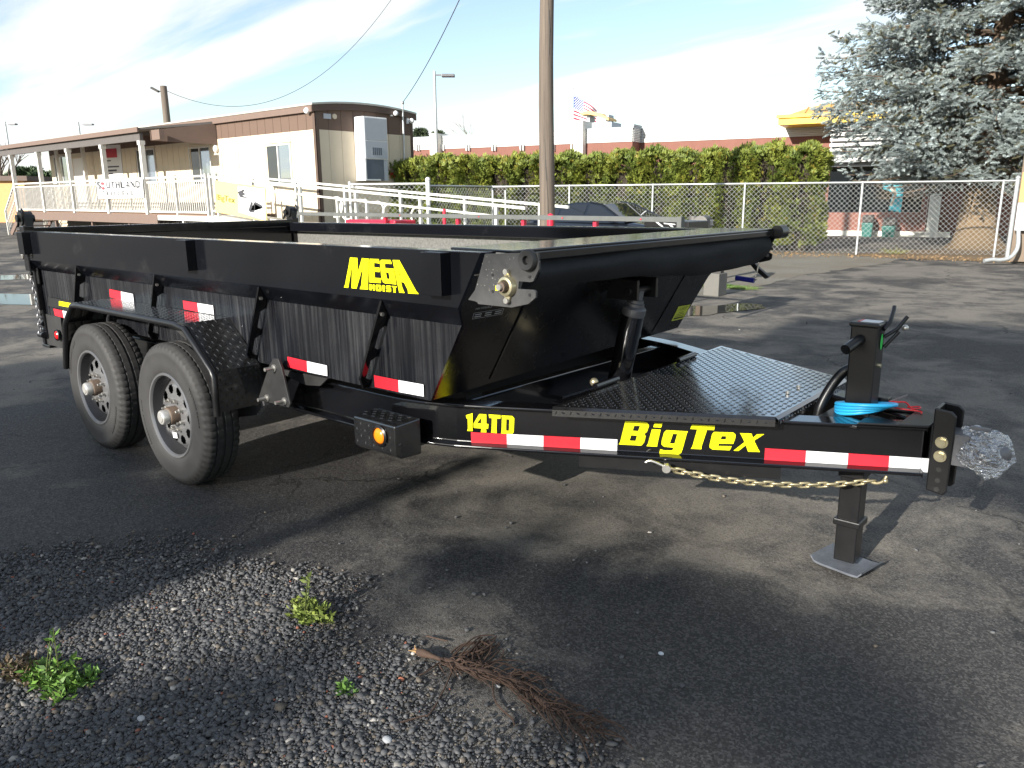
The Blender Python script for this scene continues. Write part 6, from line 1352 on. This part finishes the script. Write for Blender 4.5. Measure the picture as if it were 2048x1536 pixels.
# small red and white clutter seen between the rails
for nm_, x0, y0, x1, y1, d, mt, lab, cat_ in (('marker_post', 1094, 434, 1108, 443, 10.5, 'red_paint', 'small red post cap beside the wooden pole', 'post'), ('marker_post', 885, 421, 892, 437, 12, 'red_paint', 'thin red marker post behind the ramp rail', 'post')):
    a = D((x0+x1)/2, y0, d); m = MB(); m.cyl((a.x, a.y, 0), (a.x, a.y, a.z), (x1-x0)/2/F_PX*d, n=10); m.ball((a.x, a.y, a.z), (x1-x0)/2/F_PX*d*1.05, 8); o = m.build(nm_, M[mt], None, smooth=50, off=(a.x, a.y, 0)); tag(o, lab, cat_)
# ================================================================== mailbox
mb_ = G(1420, 592); mb_.z = 0
pm('mail_metal', (.11, .105, .10), .5, .3, var=.12)
MBX = thing('mailbox', 'dark metal mailbox numbered 700 on a concrete base', 'mailbox', mb_)
dm = (mb_-V(CAM.x, CAM.y, 0)).dot(V(FW.x, FW.y, 0).normalized())
zm_ = W(1415, 447, 0, mb_.x).z; dd = 11.9; pc_ = D(1401, 446, dd); ax_ = (V(RT.x, RT.y, 0)*.42+V(-RT.y, RT.x, 0)*.91).normalized(); sdv = V(-ax_.y, ax_.x, 0)
def mail(r0, r1, t0, t1): 
    pr = [(-1, -.75), (1, -.75), (1, 0)]+[(cos(a), sin(a)) for a in [pi*k/12 for k in range(1, 12)]]+[(-1, 0)]; m = MB(); n = len(pr); vs = [pc_+ax_*t+sdv*(-y*r)+V(0, 0, z*r+.0) for t, r in ((t0, r0), (t1, r1)) for y, z in pr]; m.add(vs, [(i, (i+1) % n, (i+1) % n+n, i+n) for i in range(n)]+[tuple(range(n-1, -1, -1)), tuple(range(n, 2*n))]); return m
mail(.106, .106, 0, .44).build('box', M['mail_metal'], MBX, smooth=40); md = mail(.109, .109, -.014, -.001).build('box_door', M['mail_metal'], MBX, smooth=40)
m = MB(); m.ball(pc_-ax_*.022+V(0, 0, .0), .014, 8); m.build('door_knob', M['dark_void'], md)
qn = [WP(x, y, pc_-sdv*-.0, sdv) for x, y in []]
sr = -sdv if (-sdv).dot(RT) > 0 else sdv
f1 = pc_+ax_*.18+sr*.1075; fit_text('box_number', '700', [f1+V(0, 0, .045), f1+ax_*.24+V(0, 0, .045), f1+ax_*.24+V(0, 0, -.045), f1+V(0, 0, -.045)], M['decal_white'], MBX, (0, 0), .015, 0, .002)
m = MB(); pc2 = D(1388, 432, 12.6); m.cyl((pc2.x, pc2.y, pc2.z-.32), (pc2.x, pc2.y, pc2.z-.075), .075, n=16); m.cyl((pc2.x, pc2.y, pc2.z-.075), pc2, .085, n=18); m.cyl((pc2.x, pc2.y, 0), (pc2.x, pc2.y, pc2.z-.32), .05, n=12); o = m.build('capped_post', M['mail_metal'], None, smooth=40, off=(pc2.x, pc2.y, 0)); tag(o, 'dark round capped post standing just behind the mailbox', 'post')
m = MB(); m.beam(V(pc_.x, pc_.y, .2)+ax_*.2, V(pc_.x, pc_.y, pc_.z-.07)+ax_*.2, .08, .08); m.build('mail_post', M['weathered_wood'], MBX)
cbx = G(1421, 592); w_ = V(RT.x, RT.y, 0).normalized(); dpt = V(-w_.y, w_.x, 0); u1 = V(1, 0, 0); u2 = V(0, 1, 0); hh = W(1425, 547, 1, cbx.y).z
m = MB(); m.obox(cbx+u2*.13+V(0, 0, hh/2), u1*.12, u2*.13, V(0, 0, hh/2)); m.build('concrete_base', M['concrete'], MBX, bevel=.008)
m = MB(); m.obox(cbx+u2*.13+V(0, 0, hh+.02), u1*.10, u2*.05, V(0, 0, .018)); m.build('base_bracket', M['dark_void'], MBX)
# ================================================================== service post on the right
sp_b = G(2034, 530); SVP = thing('service_post', 'wooden service board with grey box and conduit on the right edge', 'post', sp_b)
dS = (sp_b-CAM).dot(FW); P2 = lambda x, y, e=0: D(x, y, dS+e)
a = P2(2040, 375); m = MB(); m.box(a.x-.0, a.x+.5, a.y-.04, a.y+.10, 0.05, P2(2036, 340).z+.35); m.build('post_board', M['weathered_wood'], SVP)
m = MB(); b0, b1 = P2(2043, 375), P2(2041, 404); m.box(b0.x, b0.x+.45, a.y-.07, a.y-.042, b1.z, b0.z+.3); m.build('new_board', M['orange_board'], SVP)
m = MB(); b0, b1 = P2(2039, 405), P2(2037, 461); m.box(b0.x, b0.x+.4, a.y-.24, a.y-.045, b1.z, b0.z); m.build('meter_box', M['ac_grey'], SVP, bevel=.01)
m = MB(); cpts = [P2(x, y, -.1) for x, y in [(2037, 461), (2036, 490), (2030, 505), (2018, 516), (2000, 520), (1985, 519), (1968, 522)]]; m.tube(spl(cpts, 5), .04, 10); m.build('conduit', M['galvanised'], SVP, smooth=60)
# ================================================================== plants and debris on the ground
LFV = np.array([[0, 0, 0], [.20, .03, .45], [0, .10, 1.0], [-.20, .03, .45]]); LFF = np.array([[0, 1, 2], [0, 2, 3]])
def weed(name, base, n, spread, h, seed, label, cols, tall=0):
    o = thing(name, label, 'weed', base); r = np.random.default_rng(seed); P = []; Nn = []; S = []; C = []; m = MB()
    for s_ in range(n):
        a = r.uniform(0, 6.28); rr = spread*np.sqrt(r.random()); tip = np.array(base)+np.array([cos(a)*rr*(1.35 if name else 1), sin(a)*rr*.75, h*r.uniform(.25, 1)*(1-.55*rr/spread)]); b0 = np.array(base)+np.array([cos(a)*rr*.35, sin(a)*rr*.3, 0])
        if s_ < tall: tip = np.array(base)+np.array([r.normal(0, .02), r.normal(0, .02), h*1.9])
        m.tube([Vector(b0), Vector((b0+tip)/2+np.array([0, 0, h*.12])), Vector(tip)], [.0025, .002, .001], 4)
        for q in range(9):
            t = r.uniform(.25, 1.05); P.append(b0+(tip-b0)*t+np.array([0, 0, h*.12*4*t*(1-t)*.25])); Nn.append([r.normal(0, .8), r.normal(0, .8), r.uniform(.1, .9)]); S.append(r.uniform(.014, .034)); C.append(np.array(cols[0])*(1-t)+np.array(cols[1])*t)
    C = np.array(C)*r.uniform(.7, 1.3, (len(C), 1)); v, f, c = scatter(LFV, LFF, np.array(P), np.array(Nn), r.uniform(0, 6.28, len(P)), np.array(S), C)
    npmesh('leaves', v, f, M['foliage'], o, c, off=tuple(base)); kind(m.build('stalks', M['weed_stem'], o), 'stuff'); return o
pm('weed_stem', (.10, .12, .03), .7)
weed('weed', G(622, 1238), 58, .085, .085, 1, 'yellow green weed clump growing at the edge of the gravel', ((.10, .15, .03), (.26, .32, .06)), 3)
weed('weed', G(108, 1372), 64, .11, .085, 2, 'bright green leafy weed in the lower left gravel', ((.06, .13, .02), (.17, .32, .05)), 3)
weed('weed', G(165, 1362), 22, .07, .045, 3, 'low green weed sprig beside the bright leafy weed', ((.06, .13, .02), (.15, .29, .05)))
weed('dry_weed', G(45, 1352), 42, .075, .07, 4, 'dry brown weed tuft at the left edge', ((.06, .045, .03), (.13, .09, .05)))
weed('weed', G(690, 1383), 8, .03, .03, 5, 'tiny green sprout near the root', ((.06, .13, .02), (.15, .29, .05)))
weed('grass_tuft', FP(.9, .55), 60, .30, .22, 6, 'yellow grass tuft at the foot of the fence', ((.16, .16, .03), (.40, .36, .06)))
mossy = G(1450, 575); leaf_p = []
weed('grass_patch', mossy, 160, .50, .05, 7, 'low green grass patch beside the mailbox base', ((.05, .10, .02), (.10, .20, .03)))
# uprooted root
pm('root_wood', (.062, .036, .024), .85, var=.4, vs_=30, bump=.4, bs=120); pm('root_cut', (.42, .26, .11), .8, var=.2, vs_=60)
rt0 = G(840, 1306, .018); ROOT = thing('uprooted_root', 'brown uprooted woody root with fine hair roots lying on the gravel', 'root', G(960, 1340))
mp_ = [(835, 1303), (880, 1318), (930, 1338), (985, 1352), (1040, 1372), (1090, 1410), (1130, 1435), (1180, 1462)]
rp_ = spl([G(x, y, .020+.006*sin(i)) for i, (x, y) in enumerate(mp_)], 6); r_ = random.Random(12)
m = MB(); nn = len(rp_); m.tube(rp_, [.010+.004*sin(.9*i)+.006*max(0, 1-abs(i-20)/14)-(.012*max(0, (i-26)/16)) for i in range(nn)], 9); m.build('root_stem', M['root_wood'], ROOT, smooth=60)
m = MB(); m.cyl(rp_[0], rp_[0]+(rp_[0]-rp_[1]).normalized()*.012, .009, .004, n=8)
for k in range(6): m.tube([rp_[0], rp_[0]+V(r_.uniform(-.025, .0), r_.uniform(-.02, .01), r_.uniform(-.005, .02))], [.003, .001], 4)
m.build('broken_end', M['root_cut'], ROOT)
m = MB()
for k in range(150):
    i = r_.randint(6, nn-2); p = rp_[i]; d_ = (rp_[i+1]-rp_[i-1]).normalized(); sd_ = V(-d_.y, d_.x, 0)*r_.choice((-1, 1)); l = r_.uniform(.05, .20)*(1 if i > 12 else .7); q1_ = p+(d_*r_.uniform(.1, 1.0)+sd_*r_.uniform(.05, .75))*l*.5+V(0, 0, r_.uniform(-.005, .03)); q2_ = q1_+(d_*r_.uniform(.3, 1)+sd_*r_.uniform(-.4, .5))*l*.5; q2_.z = max(.003, q1_.z-r_.uniform(.0, .03)); m.tube(spl([p, q1_, q2_], 3), [.0022]*5+[.0012, .0008], 4)
for k in range(34):        # the looped mat of hair roots on the upper side
    a = G(r_.uniform(900, 965), r_.uniform(1300, 1345), r_.uniform(.01, .03)); b = G(r_.uniform(960, 1010), r_.uniform(1270, 1300), r_.uniform(.005, .03)); c_ = a.lerp(b, .5)+V(r_.uniform(-.03, .03), r_.uniform(-.03, .03), r_.uniform(.0, .02)); m.tube(spl([a, c_, b], 4), [.0024]*8+[.001], 4)
for q in ([(905, 1340), (890, 1375), (862, 1425), (845, 1432), (800, 1445)], [(985, 1362), (988, 1395), (1000, 1415), (1025, 1438), (1028, 1450)], [(1060, 1385), (1120, 1398), (1158, 1412)], [(878, 1325), (850, 1345), (838, 1350)], [(852, 1272), (895, 1282)]):
    m.tube(spl([G(x, y, .012) for x, y in q], 4), .0026, 5)
kind(m.build('hair_roots', M['root_wood'], ROOT), 'stuff')
# ------------------------------------------------------------------ gravel
ico = []
ph_ = (1+5**.5)/2
icv = np.array([(-1, ph_, 0), (1, ph_, 0), (-1, -ph_, 0), (1, -ph_, 0), (0, -1, ph_), (0, 1, ph_), (0, -1, -ph_), (0, 1, -ph_), (ph_, 0, -1), (ph_, 0, 1), (-ph_, 0, -1), (-ph_, 0, 1)], float); icv /= np.linalg.norm(icv[0])
icf = np.array([(0, 11, 5), (0, 5, 1), (0, 1, 7), (0, 7, 10), (0, 10, 11), (1, 5, 9), (5, 11, 4), (11, 10, 2), (10, 7, 6), (7, 1, 8), (3, 9, 4), (3, 4, 2), (3, 2, 6), (3, 6, 8), (3, 8, 9), (4, 9, 5), (2, 4, 11), (6, 2, 10), (8, 6, 7), (9, 8, 1)])
def stones(name, xy, size, seed, sink=.35, flat=(.45, .85), light=0.):
    r = np.random.default_rng(seed); n = len(xy); J = icv[None]*(1+r.normal(0, .24, (n, 12, 1))); sc = np.stack([r.uniform(.75, 1.3, n), r.uniform(.65, 1.1, n), r.uniform(*flat, n)], 1)
    J = J*sc[:, None]*size[:, None, None]; a = r.uniform(0, 6.28, n); b = r.normal(0, .35, n)
    x = J[..., 0]*np.cos(a)[:, None]-J[..., 1]*np.sin(a)[:, None]; y = J[..., 0]*np.sin(a)[:, None]+J[..., 1]*np.cos(a)[:, None]; z = J[..., 2]+x*np.tan(b)[:, None]*.4
    P = np.stack([x+xy[:, 0:1], y+xy[:, 1:2], z+(size*sc[:, 2]*(1-sink))[:, None]+.004], -1)
    g = r.random((n, 1)); base = np.array([[.082, .082, .084]])*(.65+.75*g); hue = r.random(n)
    base[hue < .10] *= np.array([1.5, 1.25, .95]); base[(hue > .10) & (hue < .125)] = np.array([.34, .32, .29])*(.7+.4*g[(hue > .10) & (hue < .125)]); base[(hue > .15) & (hue < .154)] = np.array([.28, .10, .06]); base = base*(1+light)
    c = np.repeat(base, 12, 0); f = icf[None]+(np.arange(n)*12)[:, None, None]
    return kind(npmesh(name, P.reshape(-1, 3), f.reshape(-1, 3), M['pebble'], None, c, smooth=False), 'stuff')
poly = [(-60, 1130), (250, 1090), (480, 1120), (640, 1165), (700, 1235), (660, 1290), (780, 1330), (860, 1400), (1000, 1470), (1150, 1560), (1200, 1640), (-200, 1640)]
gp = np.array([[G(x, y).x, G(x, y).y] for x, y in poly])
def inpoly(p, q):
    x, y = p[:, 0], p[:, 1]; c = np.zeros(len(p), bool); j = len(q)-1
    for i in range(len(q)):
        t = ((q[i, 1] > y) != (q[j, 1] > y)) & (x < (q[j, 0]-q[i, 0])*(y-q[i, 1])/(q[j, 1]-q[i, 1]+1e-12)+q[i, 0]); c ^= t; j = i
    return c
def edge_dist(p, q):
    d = np.full(len(p), 9.)
    for i in range(len(q)):
        a, b = q[i-1], q[i]; ab = b-a; t = np.clip(((p-a)@ab)/(ab@ab), 0, 1); d = np.minimum(d, np.linalg.norm(p-(a+t[:, None]*ab), axis=1))
    return d
lo, hi = gp.min(0)-.5, gp.max(0)+.5; cand = rng.uniform(lo, hi, (280000, 2)); ins = inpoly(cand, gp); ed = edge_dist(cand, gp)
wv_ = np.sin(cand[:, 0]*9+np.sin(cand[:, 1]*7)*2)*.05+np.sin(cand[:, 0]*23+cand[:, 1]*17)*.03; sd_ = np.where(ins, ed, -ed)+wv_
camd = np.hypot(cand[:, 0]-CAM.x, cand[:, 1]-CAM.y)
keep = rng.random(len(cand)) < np.clip((sd_+.16)/.36, 0, 1)**1.3*np.clip(2.4/camd, .35, 1)**1.0
gx = cand[keep]; stones('gravel', gx, np.clip(rng.lognormal(-5.50, .45, len(gx)), .002, .013), 3, .5, (.40, .75))
# loose stones over the asphalt: smaller, sparser, more towards the gravel edge
c2 = rng.uniform([-5, -2.9], [7, 9], (26000, 2)); d2_ = edge_dist(c2, gp); d2_ = np.where(inpoly(c2, gp), 0, d2_); cl_ = .5+.5*np.sin(c2[:, 0]*1.3+np.sin(c2[:, 1]*1.1)*2)
k2 = rng.random(len(c2)) < (.05+.60*np.exp(-d2_/.35))*(.35+cl_)*np.clip(3.2/np.hypot(c2[:, 0]-CAM.x, c2[:, 1]-CAM.y), .15, 1)
gx = c2[k2]; stones('loose_stones', gx, np.clip(rng.lognormal(-5.35, .42, len(gx)), .002, .013), 4, .3, light=.25)
# a few larger pebbles that can be told apart
for k, (x, y, r0, tint_, lab) in enumerate(((775, 1485, .016, (.34, .35, .36), 'pale grey stone at the bottom of the gravel'), (112, 1398, .022, (.34, .25, .20), 'pinkish tan stone beside the bright leafy weed'), (1322, 1310, .010, (.50, .52, .55), 'small white stone on the dark asphalt'), (283, 1442, .014, (.36, .36, .36), 'light grey oval stone in the shaded gravel'), (803, 1362, .011, (.42, .15, .08), 'reddish broken brick chip beside the root'), (996, 1375, .010, (.28, .28, .28), 'round grey stone under the root'))):
    p = G(x, y); r = np.random.default_rng(k); m = MB(); m.add([(p.x+a*r0*1.3*(1+r.normal(0, .08)), p.y+b*r0, r0*.55+c*r0*.7) for a, b, c in icv], [tuple(q) for q in icf]); o = m.build('stone', pm('stone_%d' % k, tint_, .8, var=.15, vs_=60), None, smooth=70, off=(p.x, p.y, 0)); s_ = o.modifiers.new('smooth', 'SUBSURF'); s_.levels = s_.render_levels = 2; tag(o, lab, 'stone')
# dead leaves and needles along the fence
n = 2600; tt = rng.uniform(-2.5, 9, n); nn_ = rng.normal(-.35, .42, n)-.25*np.clip(tt, 0, 3); pos = np.array([list(FP(a, b, .014+.01*rng.random())) for a, b in zip(tt, nn_)]); nr = rng.normal(0, .45, (n, 3)); nr[:, 2] += 1
LV = np.array([[-.5, 0, 0], [0, .28, .08], [.5, 0, 0], [0, -.28, .08]]); LF = np.array([[0, 1, 2], [0, 2, 3]])
tn_ = np.array([[.34, .22, .11]])*(.5+.9*rng.random((n, 1))); v, f, c = scatter(LV, LF, pos, nr, rng.uniform(0, 6.28, n), rng.uniform(.02, .07, n), tn_)
kind(npmesh('leaf_litter', v, f, M['litter'], None, c), 'stuff')

# ================================================================== behind the camera: a post, and an added tree shaped to shade the ground
def caster(xg, yg, yc): d = yg-yc; return V(xg+.0321*d, yc, .3826*d)
YC = -24.0
clumps = [((xg, yg), rx, rz) for xg, yg, rx, rz in (
    (-3.0, -1.2, .9, .26), (-1.7, -1.60, .8, .22), (-.6, -1.85, .55, .20), (.05, -1.85, .46, .18), (.55, -1.90, .36, .15), (-2.2, -1.1, .7, .2), (-1.3, -1.3, .5, .12), (-.9, -2.5, .8, .16), (.15, -2.45, .50, .12), (.78, -2.25, .24, .09), (-3.2, -.6, .8, .2),
    (1.80, -2.75, .16, .20), (1.92, -2.22, .12, .10), (1.72, -2.42, .09, .09),
    (1.80, -.88, .22, .045), (2.35, -.80, .34, .05), (2.85, -.82, .30, .06), (3.25, -.98, .26, .07), (2.75, -1.06, .22, .04),
    (1.2, 5.6, .75, .30), (2.2, 5.8, .80, .36), (3.2, 5.6, .9, .45), (1.5, 4.3, .8, .30), (2.5, 4.4, .8, .32), (3.3, 3.9, .7, .35), (2.2, 3.0, .55, .22), (3.0, 2.6, .6, .22), (3.5, 1.9, .4, .2), (.9, 4.9, .4, .15), (4.5, 4.5, .9, .6))]
tb_ = V(.65, YC, 0)
SHT = thing('shade_caster_tree', 'unseen evergreen tree added to shade the ground', 'tree', tb_)
m = MB(); m.tube([tb_, tb_+V(.05, 0, 4), tb_+V(-.05, 0, 7), tb_+V(.0, 0, 8.3)], [.30, .22, .14, .08], 12); m.build('trunk', M['bark'], SHT, smooth=50)
r = np.random.default_rng(77); P = []; Nn = []; bm = MB()
for (xg, yg), rx, rz in clumps:
    c_ = caster(xg, yg, YC); n = int((1900 if yg < -1.2 or yg > 1 else 560)*rx*rz/.09)+90; u = r.normal(0, .46, (n, 3)); u = u/np.maximum(1, np.linalg.norm(u, axis=1, keepdims=True)); P.append(np.array(c_)[None]+u*np.array([rx, .35, rz])[None]*1.08); Nn.append(r.normal(0, 1, (n, 3)))
    a = tb_+V(0, 0, min(8.2, max(3, c_.z-1.2))); bm.tube([a, a.lerp(c_, .6)+V(0, 0, -.1), c_], [.03, .018, .008], 5)
P = np.concatenate(P); Nn = np.concatenate(Nn); v, f, c = scatter(SPV, SPF, P, Nn, r.uniform(0, 6.28, len(P)), r.uniform(.09, .17, len(P)), np.array([[.05, .07, .03]])*(.6+.8*r.random((len(P), 1))))
npmesh('crown', v, f, M['foliage'], SHT, c, off=tuple(tb_)); bm.build('limbs', M['bark'], SHT)
q = caster(.93, .10, -12.0); m = MB(); m.cyl((q.x, q.y, 0), q, .085, .075, n=14); o = m.build('lot_post', M['pole_wood'], None, smooth=40, off=(q.x, q.y, 0)); tag(o, 'wooden post on the near side of the lot', 'post')
